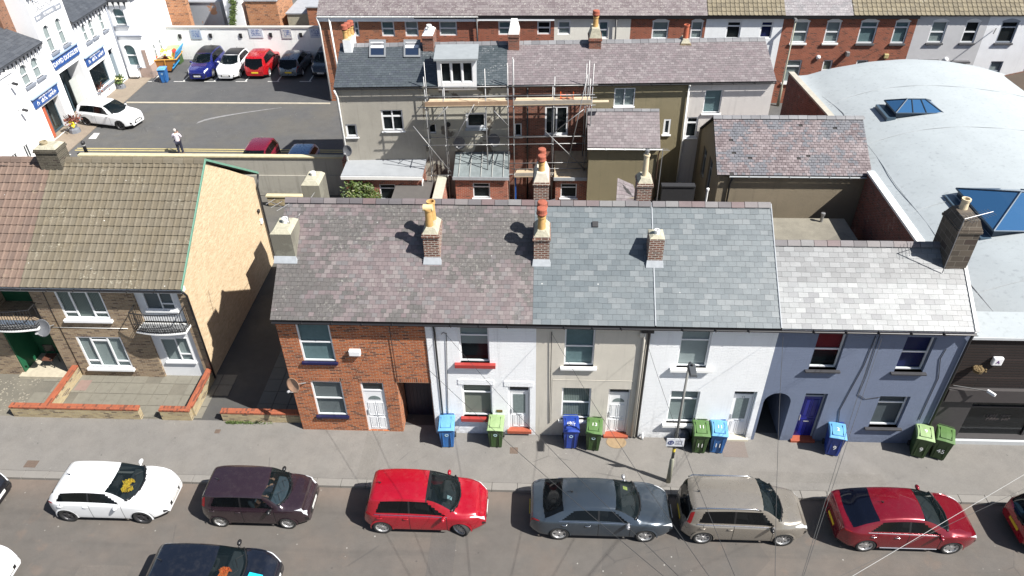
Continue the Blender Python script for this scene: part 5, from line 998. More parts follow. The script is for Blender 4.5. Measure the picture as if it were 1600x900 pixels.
h, a0, a1 = far_house('cream-fronted far terrace house behind the buff pot of the scaffolded house', 866, 985, FCR, [(873, 30, 890, 54, 'sash', 'net', None), (936, 30, 950, 60, 'sash', 'teal', None)], LICH, seed=205)
pipe(h, [FP.pt(fa(962), .15, FE-.1), FP.pt(fa(962), .08, .3)], .05)
h, a0, a1 = far_house('orange brick far terrace house with two arched white windows either side of the red pot', 985, 1102, FB2, [(1019, 27, 1045, 61, 'sash', 'net', sw), (1079, 27, 1099, 61, 'sash', 'net', sw)], LICH, seed=206)
h, a0, a1 = far_house('white rendered far terrace house under tan pantiles', 1102, 1222, FWH, [(1134, 33, 1158, 61, 'top', 'dark', None), (1187, 33, 1208, 60, 'top', 'blue', None)], TANF, True, seed=207)
h, a0, a1 = far_house('red brick far terrace house with white sills behind the green street lamp', 1222, 1327, FB2, [(1236, 31, 1265, 67, 'sash', 'net', sw), (1287, 31, 1315, 67, 'sash', 'net', sw)], LICH2, seed=208, lower=[(1223, 96, 1252, 129, 'top', 'net', sw), (1275, 96, 1300, 150, 'top', 'cream', None)])
q = FP.loc(1278, 89); m = MB(); m.lathe(FP.pt(q[0], 0, q[1]), [(.14, 0), (.16, -.1), (.03, -.16)], 12, 'y'); m.build('round_lamp', WHITE, h, smooth=True)
h, a0, a1 = far_house('red brick far terrace house with dark sills under mossy tan pantiles', 1327, 1430, FB2, [(1339, 31, 1373, 68, 'top', 'teal', sb), (1392, 32, 1422, 68, 'top', 'teal', sb)], TANF, True, seed=209, lower=[(1331, 96, 1355, 130, 'top', 'net', sw), (1382, 97, 1402, 150, 'top', 'cream', None)])
q = FP.loc(1384, 87); m = MB(); FP.box(m, q[0]-.15, q[0]+.15, 0, .15, q[1]-.15, q[1]+.15); m.build('alarm_box', flat('yellowed_plastic', (.45, .38, .18), .6), h, bevel=.03)
q = FP.loc(1323, 83); m = MB(); FP.box(m, q[0]-.12, q[0]+.12, 0, .3, q[1]-.15, q[1]+.15); m.build('wall_lantern', STEEL, h, bevel=.03)
h, a0, a1 = far_house('grey painted far terrace house with dark canopies over its ground floor openings', 1430, 1541, FGR, [(1449, 34, 1481, 67, 'sash', 'net', sb), (1501, 35, 1531, 67, 'sash', 'dark', sb)], TANF, True, seed=210, lower=[(1436, 97, 1462, 130, 'top', 'dark', sb), (1487, 99, 1508, 150, 'top', 'white', None)])
q = FP.loc(1477, 93); m = MB(); m.lathe(FP.pt(q[0], 0, q[1]), [(.16, 0), (.17, -.1), (.03, -.16)], 12, 'y'); m.build('round_lamp', WHITE, h, smooth=True)
m = MB(); 
for u0, u1, v in ((1436, 1463, 95), (1487, 1510, 97)): l, r = FP.loc(u0, v)[0], FP.loc(u1, v)[0]; z = FP.loc(u0, v)[1]; FP.box(m, l-.1, r+.1, 0, .3, z, z+.12)
m.build('door_canopy', sb, h)
h, a0, a1 = far_house('white painted brick far terrace house at the right edge beyond the brown roof', 1541, 1680, FWP, [(1556, 34, 1592, 67, 'top', 'dark', sb), (1640, 34, 1672, 67, 'top', 'dark', sb)], TANF, True, seed=211, lower=[(1530, 98, 1566, 150, 'top', 'white', None), (1592, 103, 1622, 130, 'top', 'dark', None)], wf=flat('grey_door_frame', (.3, .33, .38), .5))
q = FP.loc(1556, 44); pipe(h, [FP.pt(q[0], .05, q[1]), FP.pt(q[0]-.5, .8, q[1]-.1)], .03, BLACK, 'bracket')
m = MB(); FP.box(m, 6.6, fa(1430), .16, .21, FE-.22, FE-.02)
m.build('gutter_run', GUTTER, h)
# ------------------------------------------------------------------ dark brown roofed building at top right
t = thing('brown_roofed_building', 'low building with dark brown felted roof and deep blue-black gutter, right edge beyond the vault', 'building', (29, 22, 0))
a, b, c = atz(1532, 127, 4.9), atz(1600, 190, 4.9), atz(1640, 104, 4.9)
m = MB(); A, B_, C_ = a, a+(b-a)*1.6, a+(c-a)*2.2; D_ = B_+(C_-a)
m.poly([A, B_, D_, C_]); m.add([A, B_, A-Vector((0, 0, .22)), B_-Vector((0, 0, .22))], [(0, 1, 3, 2)]); m.build('roof', slate_mat('dark_brown_felt', [(.09, .065, .045)], lichen=.3, lcol=(.16, .12, .06), drop=0), t, fixn=False)
m = MB(); s = Vector((.25, .25, 0)); m.add([A+s, B_+s, D_, C_+s, *[q-Vector((0, 0, 5)) for q in (A+s, B_+s, D_, C_+s)]], [(0, 1, 5, 4), (1, 2, 6, 5), (2, 3, 7, 6), (3, 0, 4, 7)]); m.build('wall', OBRICK, t); m = MB(); m.tube([A-Vector((.05, .05, .1)), B_-Vector((.05, .05, .1))], .12, 8); m.tube([A-Vector((0, .05, .1)), C_-Vector((0, .05, .1))], .08, 8); m.build('gutter', flat('navy_black_gutter', (.02, .025, .04), .5), t)
# street between the terraces
sheet('back_street', -15.3, 70, 25.4, 31.5, .0, LANEM)
# ------------------------------------------------------------------ lane, car park and public house
sheet('lane', -60, -15.3, 18.1, 31.0, .0, LANEM); sheet('lane', -15.3, -11.4, 18.1, 25.4, .0, LANEM); sheet('car_park', -60, -15.1, 31.0, 42, .004, asphalt_mat('car_park_asphalt', (.085, .087, .09), (.1, .1, .1), speck=.4))
m = MB(); m.box(-30.1, -15.1, 30.9, 31.06, -.02, .05); struct(m.build('car_park_kerb', flat('cream_kerb', (.42, .38, .3), .9, .3, 2)))
paving('side_pavement', -34, -30.3, 19, 36, .05, asphalt_mat('brown_paving', (.27, .22, .17), (.3, .25, .19), speck=.3))
def paint(name, pts, z=.012, mat=None):
    m = MB(); m.poly([(p[0], p[1], z) for p in pts]); return struct(m.build(name, mat, fixn=False))
YEL = flat('yellow_road_paint', (.48, .4, .17), .8, .35, 3); WHL = flat('white_road_paint', (.5, .5, .48), .8, .4, 5)
for y in (23.35, 23.62): paint('yellow_line', [(-30, y), (-12, y), (-12, y+.1), (-30, y+.1)], .012, YEL)
for u in (101, 160, 217, 275, 333, 390):
    q = atz(u+2, 240, 0); paint('bay_mark', [(q.x-.4, 22.75), (q.x+.4, 22.75), (q.x+.4, 22.85), (q.x-.4, 22.85)], .008, WHL); paint('bay_line', [(q.x-.05, 18.6), (q.x+.05, 18.6), (q.x+.05, 22.7), (q.x-.05, 22.7)], .008, WHL)
paint('give_way_mark', [(atz(138, 217)).xy[:], (atz(150, 217)).xy[:], (atz(156, 208)).xy[:], (atz(147, 208)).xy[:]], .01, WHL)
for u in (232, 280, 328, 377, 427, 477): q = atz(u+(0), 128, 0); paint('bay_mark', [(q.x-.45, q.y), (q.x+.45, q.y), (q.x+.45, q.y+.1), (q.x-.45, q.y+.1)], .016, WHL); paint('bay_line', [(q.x+.25, q.y+.12), (q.x+.35, q.y+.12), (q.x+.35, 39.3), (q.x+.25, 39.3)], .016, WHL)
pp = [atz(308+(440-308)*k/12, 192-(192-168)*(k/12)**.7, .01) for k in range(13)]
m = MB()
for k in range(12): p, q = pp[k], pp[k+1]; w_ = .16*(1-k/14); m.quad((p.x, p.y-w_, .01), (q.x, q.y-w_, .01), (q.x, q.y+w_, .01), (p.x, p.y+w_, .01))
struct(m.build('road_scuff', flat('chalky_scuff', (.2, .2, .2), .9, .5, 3)))
WPAINT = render_mat('white_painted_yard_brick', (.84, .85, .83), streak=.3, courses=1.)
t = thing('car_park_wall', 'white painted brick wall with grey coping behind the row of parked cars', 'wall', (-22, 39.8, 0)); m = MB(); m.box(-31, -15, 39.8, 40.1, 0, 2.55); m.build('wall_body', WPAINT, t); m = MB(); m.box(-31, -15, 39.74, 40.16, 2.55, 2.65); m.build('coping', flat('grey_coping', (.38, .37, .35), .9), t)
for u, v in ((281, 56), (329, 55), (376, 55), (423, 54), (470, 54)): q = aty(u, v, 39.8); m = MB(); m.box(q.x-.12, q.x+.12, 39.72, 39.8, q.z-.2, q.z+.15); m.build('wall_lamp', BLACK, t, bevel=.02)
for u, v, w_, c_ in ((306, 53, .42, (.3, .36, .45)), (400, 51, .55, (.5, .54, .6)), (448, 52, .4, (.5, .5, .5)), (494, 51, .5, (.5, .56, .65))):
    q = aty(u, v, 39.8); m = MB(); m.box(q.x-w_, q.x+w_, 39.75, 39.8, q.z-.4, q.z+.35); s_ = m.build('parking_notice', flat('parking_notice_%d' % u, c_, .5), t); strokes('lettering', w_*1.5, 4, .09, flat('blue_lettering', (.05, .1, .3)), s_, frame_m((q.x, 39.748, q.z), (1, 0, 0), (0, 0, 1), (0, -1, 0)), u)
# things behind the car park wall
MIXB = brick_mat('patched_orange_rubble_brick', (.5, .22, .1), (.34, .14, .07), (.5, .4, .28), w=.3, h=.12, soot=.15, salt=.2)
def blk(name, label, u0, u1, vt, Y, dep, mat, vb=None):
    a, b = aty(u0, vt, Y), aty(u1, vt, Y); t = thing(name, label, 'outbuilding', (a.x, Y, 0)); m = MB(); m.box(a.x, b.x, Y, Y+dep, 0, a.z); m.build('walls', mat, t); m = MB(); m.box(a.x-.08, b.x+.08, Y-.08, Y+dep, a.z+.002, a.z+.1); m.build('roof', flat('grey_felt', (.3, .31, .33), .8, .25, 3), t); return t, a, b
t, a, b = blk('brick_outbuilding', 'tall rough brick side wall rising beyond the rubbish skip', 246, 283, -20, 41, .6, MIXB)
t, a, b = blk('brick_outbuilding', 'grey painted outbuilding with brick showing through, beyond the car park wall', 284, 343, 4, 42.5, 4, render_mat('flaking_grey_paint', (.3, .32, .35), patch=(.36, .2, .12)))
t, a, b = blk('brick_outbuilding', 'white rendered outbuilding with a climbing plant beyond the car park wall', 344, 372, -15, 41.5, 4, FWH)
iv = MB()
for i in range(420):
    q = aty(364+rnd.gauss(0, 2.5), rnd.uniform(-5, 40), 41.4); iv.ico(q+Vector((0, rnd.uniform(-.15, 0), 0)), rnd.uniform(.04, .1), 0, (1, .5, .7), .3)
tag(iv.build('climbing_plant', flat('ivy_green', (.08, .12, .03), .8, .5, 6)), 'thin green climbing plant on the white outbuilding wall', 'plant')
t, a, b = blk('brick_outbuilding', 'orange brick outbuilding with slate-grey roof in the middle beyond the car park wall', 382, 431, 2, 41.5, 4, MIXB)
t, a, b = blk('brick_outbuilding', 'pale wooden-fronted outbuilding between two orange brick ones beyond the car park wall', 448, 481, 22, 42, 4, flat('pale_boards', (.35, .33, .25), .8, .3))
t, a, b = blk('brick_outbuilding', 'orange brick chimney-like block beside the end of the far terrace', 479, 503, 12, 41.5, 3, FB1)
# ------------------------------------------------------------------ white public house / salerooms by the lane
PX = -32.05; PB = Plane((PX, 25.3), PI/2)      # runs away from us; outward is +x
t = PUB = thing('salerooms_building', 'large white salerooms with navy signs, arched upper windows and grey slate roofs at top left', 'building', (PX, 28, 0))
WALLW = render_mat('bright_white_render', (.86, .87, .88), streak=.05, var=.04, dirt=.2); GREYT = flat('lead_grey_trim', (.2, .22, .26), .6)
NAVYS = flat('navy_blue_sign', (.02, .07, .24), .4)
def pl(u, v): return PB.loc(u, v)
def ww(u0, v0, u1, v1, u2, v2, w, h):   # not used: windows are set by metres below
    pass
big = [(2.25, 2.75+.55, 4.75, 6.5), (3.8, 4.5, 4.75, 6.5)]
up = [(-1.15, -.35, 3.95, 5.2), (.1, .9, 3.95, 5.2), (2.3, 3.0, 4.85, 6.55), (3.75, 4.45, 4.85, 6.55), (6.55, 7.15, 4.1, 5.3), (7.5, 8.1, 4.1, 5.3), (9.0, 9.6, 4.1, 5.3)]
dr_ = [(-.55, 1.55, .1, 2.35, .5), (2.2, 4.9, .1, 3.5, 1.1), (5.7, 8.1, .75, 2.4, .2), (8.75, 9.5, .1, 2.75, .2)]
wall(PB, -7.5, 1.7, 0, 5.85, [o for o in up if o[1] < 1.7]+[dr_[0]], WALLW, t, arches=tuple(o for o in up if o[1] < 1.7))
TB = Plane((PX+.12, 25.3), PI/2)
wall(TB, 1.7, 5.35, 0, 8.7, [up[2], up[3], dr_[1]], WALLW, t, 'gabled_front', arches=(up[2], up[3]))
wall(PB, 5.35, 10.3, 0, 5.85, [o for o in up if o[0] > 5.35]+dr_[2:], WALLW, t, arches=tuple(o for o in up if o[0] > 5.35))
m = MB(); m.poly([TB.pt(1.7, 0, 8.7), TB.pt(5.35, 0, 8.7), TB.pt(3.52, 0, 10.3)]); 
for a in (1.7, 5.35): m.quad(TB.pt(a, 0, 0), TB.pt(a, -6, 0), TB.pt(a, -6, 8.7), TB.pt(a, 0, 8.7))
m.build('gabled_front_sides', WALLW, t)
for o in up: window(TB if 1.8 < o[0] < 5 else PB, t, o, 'sash', 'white', rev=.1, sill=GREYT, silld=.14, sillh=.14, sillw=.12)
DG = flat('dark_blue_grey_timber', (.05, .08, .1), .4)
def shopdoor(P, o, frames=3, nm='shop_door'):
    m = MB(); l, r, b, tt = o[:4]; d = -o[4]
    for k in range(frames+1): x = l+(r-l-.09)*k/frames; P.box(m, x, x+.09, d-.05, d+.01, b, tt)
    P.box(m, l, r, d-.06, d+.005, tt-.12, tt); P.box(m, l, r, d-.06, d+.005, b, b+.12); f = m.build(nm, DG, t); m = MB(); P.box(m, l, r, d-.03, d-.02, b, tt); m.build('pane', GLASS, f); m = MB(); P.box(m, l, r, d-1.4, d-1.35, b, tt); m.build('interior_dark_sheet', DARK, f)  # innermost sheet is painted black as the unlit inside
    return f
shopdoor(PB, dr_[0], 2); shopdoor(TB, dr_[1], 3); shopdoor(PB, dr_[2], 1, 'shop_window'); 
m = MB(); PB.box(m, 8.75, 9.5, -.2, -.15, .1, 2.3); m.build('side_door', flat('grey_blue_door', (.16, .2, .23), .5), t)
m = MB(); TB.box(m, 4.0, 4.85, -.75, -.7, .12, 2.3); m.build('entrance_door', flat('pale_door_leaf', (.4, .42, .4), .5), t)
m = MB(); PB.box(m, 5.65, 8.15, -.1, .1, .62, .74); m.build('sill', GREYT, t)
def sign(P, a0, a1, z0, z1, s, size, tilt=True, sx=1.):
    m = MB(); P.box(m, a0, a1, .02, .1, z0, z1); o = m.build('sign_board', NAVYS, t)
    m = MB(); P.box(m, a0-.1, a1+.1, .02, .2, z1, z1+.06); m.build('sign_moulding', flat('blue_grey_moulding', (.25, .33, .45), .5), o)
    if not s: strokes('sign_lettering', (a1-a0)*.85, 1, .2, flat('white_lettering', (.8, .8, .8), .5), o, P.M((a0+a1)/2, .105, z0+.2), 5); strokes('sign_lettering', (a1-a0)*.6, 1, .09, flat('white_lettering', (.8, .8, .8), .5), o, P.M((a0+a1)/2, .105, z0+.44), 6)
    for i, l_ in enumerate(s): text('sign_lettering', l_[0], l_[1], flat('white_lettering', (.8, .8, .8), .5), o, P.M((a0+a1)/2, .105, l_[2]), extrude=.015, sx=sx)
sign(TB, 1.95, 5.1, 3.85, 4.55, [('DAVID DUGGLEBY', .4, 4.17)], 0, sx=.98)
sign(PB, -1.2, 1.6, 2.5, 3.12, [], 0)
sign(PB, 5.6, 8.2, 2.7, 3.3, [], 0)
LG = flat('grey_painted_lettering', (.16, .17, .2), .6)
zv, zs_, zr = [TB.loc(*q)[1] for q in ((58, 3), (64, 11), (70, 21))]; zr -= 7.45; text('painted_lettering', 'THE VINE ST', .4, LG, t, TB.M(3.4, .01, zv)); text('painted_lettering', 'SALEROOMS', .4, LG, t, TB.M(3.45, .01, zs_))
m = MB(); TB.box(m, 1.95, 2.75, .005, .03, 7.25+zr, 7.6+zr); TB.box(m, 2.72, 4.3, .005, .04, 7.3+zr, 7.65+zr); TB.box(m, 4.27, 5.05, .005, .03, 7.25+zr, 7.6+zr); rb = m.build('painted_ribbon', flat('grey_ribbon', (.25, .27, .31), .6), t); text('ribbon_lettering', 'ESTABLISHED', .24, flat('white_lettering', (.8, .8, .8), .5), rb, TB.M(3.5, .045, 7.45+zr), sx=.8); [strokes('ribbon_figures', .55, 1, .17, flat('white_lettering', (.8, .8, .8), .5), rb, TB.M(a_, .035, 7.42+zr), 7) for a_ in (2.33, 4.67)]
# slate roofs rising away from the lane, with toothed black bargeboards
PSL = slate_mat('pub_slate', [(.055, .062, .075), (.075, .083, .097), (.065, .073, .086)], drop=.2)
slates('roof', t, (PX+.3, 17.8, 5.85), (PX+.3, 26.95, 5.85), (PX-5, 17.8, 9.6), (PX-5, 24.2, 9.6), PSL, .35, .25, seed=301)
slates('roof', t, (PX+.3, 30.7, 5.85), (PX+.3, 35.75, 5.85), (PX-5, 30.7, 9.6), (PX-5, 35.75, 9.6), PSL, .35, .25, seed=302)
m = MB(); m.box(PX-8, PX-1.2, 26.0, 27.0, 0, 9.8); m.build('brick_side_wall', brick_mat('pub_brown_brick', (.26, .11, .06), (.18, .075, .045), (.3, .22, .16)), t)
def teeth(P, a0, a1, z, name='toothed_bargeboard', d=.28):
    m = MB(); P.box(m, a0, a1, d-.05, d, z-.1, z+.04); k = a0+.05
    while k < a1-.25:
        for (x, w_, h_) in ((k, .22, .32), (k+.05, .12, .5)): m.prism([P.pt(x, d-.03, z-.1), P.pt(x+w_, d-.03, z-.1), P.pt(x+w_/2, d-.03, z-.1-h_)], P.n*.02)
        k += .42
    return m.build(name, flat('black_grey_fretwork', (.05, .055, .065), .6), t)
teeth(PB, -7.5, 1.6, 5.82); teeth(PB, 5.4, 10.3, 5.82); teeth(TB, 1.7, 2.5, 8.7)
# return wall facing us and the recessed wing beyond
RP = Plane((PX, 35.75), 0); wv = [(.55, 1.35, 3.9, 5.3, .12), (.6, 1.4, .9, 2.4, .12)]
wv = [RP.bb(172, 13, 196, 40), RP.bb(190, 70, 216, 104)]; wv = [(max(.1, w[0]), min(1.75, max(w[1], w[0]+.9)), w[2], w[3]) for w in wv]
wall(RP, 0, 1.9, 0, 5.9, wv, WALLW, t, 'bay_wall', arches=tuple(wv))
for w_ in wv: window(RP, t, w_, 'sash', 'teal', rev=.12, sill=GREYT, silld=.12, sillw=.14, fw=.09)
m = MB(); RP.box(m, .0, 2.0, 0, .08, 3.2, 3.32); m.build('string_course', GREYT, t); pipe(t, [(PX+.03, 35.6, 5.9), (PX+.03, 35.6, .2)], .08, GREYT)
WP = Plane((PX+1.9, 35.75), PI/2); w3 = [(1.2, 1.75, .9, 2.1), (2.3, 2.85, .9, 2.1)]
wall(WP, 0, 6, 0, 8.5, w3, WALLW, t, 'wing_wall')
for w_ in w3: window(WP, t, w_, 'four', 'net', rev=.08, sill=GREYT)
m = MB(); WP.box(m, .0, 4.4, 0, .04, 0, 1.0); RP.box(m, 1.0, 1.9, 0, .03, 0, .8); RP.box(m, 1.6, 1.9, .0, .035, .8, 2.2); m.build('exposed_brick_plinth', render_mat('mottled_pink_brick', (.36, .27, .23), patch=(.25, .2, .18)), t)
teeth(RP, .1, 1.8, 5.9, d=.2)
m = MB(); m.box(PX-6, PX+2.1, 35.7, 42, 5.92, 6.0); m.build('flat_roof', PSL, t)
# separate white house at the left edge, nearer
WH = Plane((-31.7, 17.9), PI/2)
t2 = thing('white_house', 'plain white rendered house front at the left edge beyond the tan ridge', 'house', (-31.7, 20, 0))
ws = [WH.bb(0, 130, 14, 150)]
wall(WH, -4, 5.1, 0, 5.4, [(2.2, 2.7, .4, 1.3), (3.4, 3.9, .4, 1.3)], WALLW, t2); window(WH, t2, (2.2, 2.7, .4, 1.3), 'two', 'dark', rev=.05); window(WH, t2, (3.4, 3.9, .4, 1.3), 'two', 'dark', rev=.05)
m = MB(); m.quad((-31.7, 23, 0), (-33.9, 23, 0), (-33.9, 23, 5.4), (-31.7, 23, 5.4)); m.build('return_wall', WALLW, t2); m = MB(); m.box(-37, -31.6, 13, 23.05, 5.4, 5.5); m.build('parapet', WALLW, t2)
for (u, v) in ((12, 131), (28, 172)):
    q = WH.loc(u, v); m = MB(); c = WH.pt(q[0], .45, q[1]); m.tube([WH.pt(q[0], 0, q[1]), c], .025, 6); m.obox(c, (.3, .16, .12), (0, .3, 0)); m.build('floodlight', BLACK, t2, bevel=.02)
# rust sign board by the shop door
q = atz(88, 214, 0); t = thing('notice_board', 'tall rust-orange board standing by the glazed shop door', 'board', (q.x, q.y, .05)); m = MB(); m.box(q.x-.03, q.x+.05, q.y-.85, q.y+.0, .08, 2.5); m.build('board', flat('rust_orange_board', (.4, .1, .05), .6), t)
m = MB(); m.box(q.x-.04, q.x+.08, q.y-.9, q.y+.02, 2.5, 2.62); m.build('cap', STEEL, t)
# rooftop: planters with flowers
def planter(label, u, v, cols, s=1., n=60, seed=1):
    q = atz(u, v, .05); t = thing('planter', label, 'planter', (q.x, q.y, .05)); m = MB(); m.lathe((q.x, q.y, .05), [(.34*s, 0), (.3*s, .2*s), (.2*s, .3*s), (.24*s, .45*s), (.2*s, .46*s), (.16*s, .4*s)], 8, cap=False); m.build('pot', flat('grey_planter', (.14, .15, .17), .7), t)
    rg = random.Random(seed)
    for nm, c_, k, sp, hh in cols:
        m = MB()
        for i in range(k):
            a, d = rg.uniform(0, 6.28), abs(rg.gauss(0, sp)); p = Vector((q.x+d*math.cos(a), q.y+d*math.sin(a), .05+hh*s+rg.uniform(-.12, .2)*s))
            if nm == 'leaves': m.add([(q.x, q.y, .45*s), p+Vector((.05, 0, .3)), p+Vector((-.05, .05, .3))], [(0, 1, 2)])
            m.ico(p, rg.uniform(.04, .08)*s, 0, jit=.2)
        m.build(nm, flat('%s_%s' % (nm, seed), c_, .7, .4, 20), t)
    return t
planter('grey octagonal planter with red-brown spiky leaves and yellow flowers beside the white parked car', 118, 206, [('leaves', (.2, .07, .05), 50, .28, .7), ('flowers', (.75, .6, .02), 28, .14, .5)], 1.1, seed=31)
planter('planter with red-brown foliage under the dark shop window', 158, 153, [('leaves', (.22, .08, .05), 60, .3, .6), ('flowers', (.08, .1, .03), 30, .2, .5)], 1., seed=32)
planter('planter with pale yellow and white flowers at the corner of the white building', 190, 137, [('leaves', (.07, .12, .03), 60, .25, .5), ('flowers', (.7, .68, .3), 40, .2, .6)], 1., seed=33)
q = atz(212, 123, 0); t = thing('waste_container', 'white plastic container against the brick foot of the white building', 'container', (q.x, q.y, 0)); m = MB(); m.box(q.x-.35, q.x+.35, q.y-.2, q.y+.2, .15, 1.0); m.build('body', WHITE, t, bevel=.08)
m = MB(); m.box(q.x-.3, q.x+.3, q.y-.15, q.y+.15, 0, .15); m.build('base', BLACK, t)
# ------------------------------------------------------------------ cars
TYRE = flat('tyre_rubber', (.02, .02, .02), .85); CARBLK = flat('car_black_trim', (.012, .012, .013), .35); ALLOY = flat('silver_alloy', (.5, .5, .5), .3, .1, metal=.7); DARKALLOY = flat('dark_alloy', (.06, .06, .065), .35, metal=.5)
CHROME = flat('chrome', (.75, .75, .75), .15, .05, metal=1.); CGLASS = glass_mat('car_glass', (.004, .005, .006), .16, .03); CGLASS.node_tree.nodes['Principled BSDF'].inputs['Specular IOR Level'].default_value = .3; WGLASS = glass_mat('windscreen_glass', (.008, .014, .016), .58, .03); LAMPW = flat('clear_headlamp', (.55, .57, .6), .12, .4, 12); LAMPR = flat('red_tail_lamp', (.25, .008, .012), .15); LAMPO = flat('orange_indicator', (.7, .25, .02), .2)
PLW = flat('white_plate', (.75, .75, .72), .4); PLY = flat('yellow_plate', (.7, .5, .03), .4); SEAT = flat('dark_car_seat', (.035, .035, .038), .9); DASH = flat('grey_dashboard', (.05, .055, .06), .6)
def crom(pts, x):
    if x <= pts[0][0]: return pts[0][1]
    if x >= pts[-1][0]: return pts[-1][1]
    for i in range(len(pts)-1):
        if pts[i][0] <= x <= pts[i+1][0]: break
    def sl(j):
        if j == 0: return (pts[1][1]-pts[0][1])/(pts[1][0]-pts[0][0])
        if j == len(pts)-1: return (pts[-1][1]-pts[-2][1])/(pts[-1][0]-pts[-2][0])
        a = (pts[j][1]-pts[j-1][1])/(pts[j][0]-pts[j-1][0]); b = (pts[j+1][1]-pts[j][1])/(pts[j+1][0]-pts[j][0])
        return 0 if a*b <= 0 else 2*a*b/(a+b)
    h = pts[i+1][0]-pts[i][0]; t = (x-pts[i][0])/h; m0, m1 = sl(i)*h, sl(i+1)*h
    return (2*t**3-3*t*t+1)*pts[i][1]+(t**3-2*t*t+t)*m0+(-2*t**3+3*t*t)*pts[i+1][1]+(t**3-t*t)*m1
def car(label, loc, rotz, S, group=None):
    """x forward from the rear bumper; S holds the side profile and colours"""
    L, W, H, wb, ro, wr = S['L'], S['W'], S['H'], S['wb'], S['ro'], S.get('wr', .325); hw = W/2
    t = thing('parked_car', label, 'car', loc, rotz, group)
    top = S['top']; belt = S['belt']; xc, xr, xb, xt = S['ws']+S['rw']       # cowl, roof front, roof rear, rear glass foot
    fax = ro+wb; ox = -L/2
    def plan(x):
        f = min(1, x/.75); g = min(1, (L-x)/1.0)
        return hw*(1-.27*(1-f)**2.8)*(1-S.get('nose', .34)*(1-g)**2.6)
    def zlow(x): return .19+.12*max(0, 1-x/.35)+.07*max(0, 1-(L-x)/.4)
    def sect(x):
        w = plan(x); zt = crom(top, x); zb = min(crom(belt, x), zt-.045); h = max(0, min(1, (zt-zb-.04)/(H-1.0 if H-1. > .3 else .4))); wr_ = w*(.945-S.get('tumble', .2)*h)*(1-.10*h*(abs(x-(xr+xb)/2)/(L*.4))**2.5); zl = zlow(x); cr = .035+.05*h
        zm = zl+(zb-zl)*.5
        P = [(w*.9, zl), (w*.985, zl+.1), (w, zm), (w*.985, zb-.09), (w*.945, zb), (wr_*.985, zt-cr-.025), (wr_*.86, zt-cr*.3), (wr_*.45, zt-.004), (0, zt)]
        out = []; ns = (2, 6, 6, 3, 7, 2, 4, 3)
        def P_(i): return P[max(0, min(len(P)-1, i))]
        for i in range(8):
            for k in range(ns[i]):
                u = k/ns[i]; p0, p1, p2, p3 = P_(i-1), P_(i), P_(i+1), P_(i+2)
                if i == 4 or i == 0: q = tuple(p1[j]*(1-u)+p2[j]*u for j in (0, 1))
                else: q = tuple(.5*(2*p1[j]+(p2[j]-p0[j])*u+(2*p0[j]-5*p1[j]+4*p2[j]-p3[j])*u*u+(3*p1[j]-p0[j]-3*p2[j]+p3[j])*u**3) for j in (0, 1))
                out.append((q[0], q[1], i+u))
        out.append((0, zt, 8.)); return out
    xs_ = [0.]; 
    while xs_[-1] < L-.001:
        x = xs_[-1]; d = min(x, L-x); xs_.append(min(L, x+((.018 if d < .14 else .035) if S.get('far') else (.012 if d < .14 else .022))))
    if L-xs_[-2] < .008: xs_.pop(-2)
    NV = None; V = []; VV = []
    for x in xs_:
        s = sect(x); ring = [(y, z, v) for y, z, v in s]; full = ring+[(-y, z, v) for y, z, v in reversed(ring[:-1])]
        if NV is None: NV = len(full)
        # the windscreen and rear glass bow out in plan
        for y, z, v in full:
            V.append(Vector((x+ox, y, z))); VV.append((x, y, z, v))
    # snap to wheel arches
    R = wr+.055
    for i, (x, y, z, v) in enumerate(VV):
        for cx in (ro, fax):
            dx, dz = x-cx, z-wr; d = math.hypot(dx, dz)
            if v < 3.6 and abs(d-R) < .028 and d > 0: V[i] = Vector((cx+dx/d*R+ox, y, wr+dz/d*R))
    parts = {}; bpil = S.get('bpil', (xc+xb)/2-.12); SG0 = S.get('sg0', xt+.18); SGR = S.get('sgr', .2)
    # slide the grid onto the edges of the glass so that these run clean
    vs_ = [VV[k][3] for k in range(NV)]; half = NV//2
    def full(x): r_ = sect(x); return r_+[(-y, z, v) for y, z, v in reversed(r_[:-1])]
    def bowf(y, x): w_ = max(.3, plan(x)); return max(0, .24*(1-(y/(w_*.8))**2))
    for j in range(NV):
        v = vs_[j]; bs = []
        if 4.1 < v < 4.95: fr = v-4; bs = [lambda y, x: xc-.2-(xc-.2-(xr-.02))*fr*.98, lambda y, x: SG0+fr*SGR, lambda y, x: bpil-.03, lambda y, x: bpil+.03]
        elif v > 5.3: bs = [lambda y, x: xr+bowf(y, x)*.35, lambda y, x: xc-.10+bowf(y, x)*.8, lambda y, x: xt-bowf(y, x)*.3, lambda y, x: xb-bowf(y, x)*.2]
        for b in bs:
            x = b(.4, xc)
            for _ in range(2): x = b(full(x)[j][0], x)
            i = min(range(len(xs_)), key=lambda q: abs(xs_[q]-x))
            if 0 < i < len(xs_)-1 and 0 < x < L: s_ = full(x)[j]; V[i*NV+j] = Vector((x+ox, s_[0], s_[1]))
    def put(k, f): parts.setdefault(k, []).append(f)
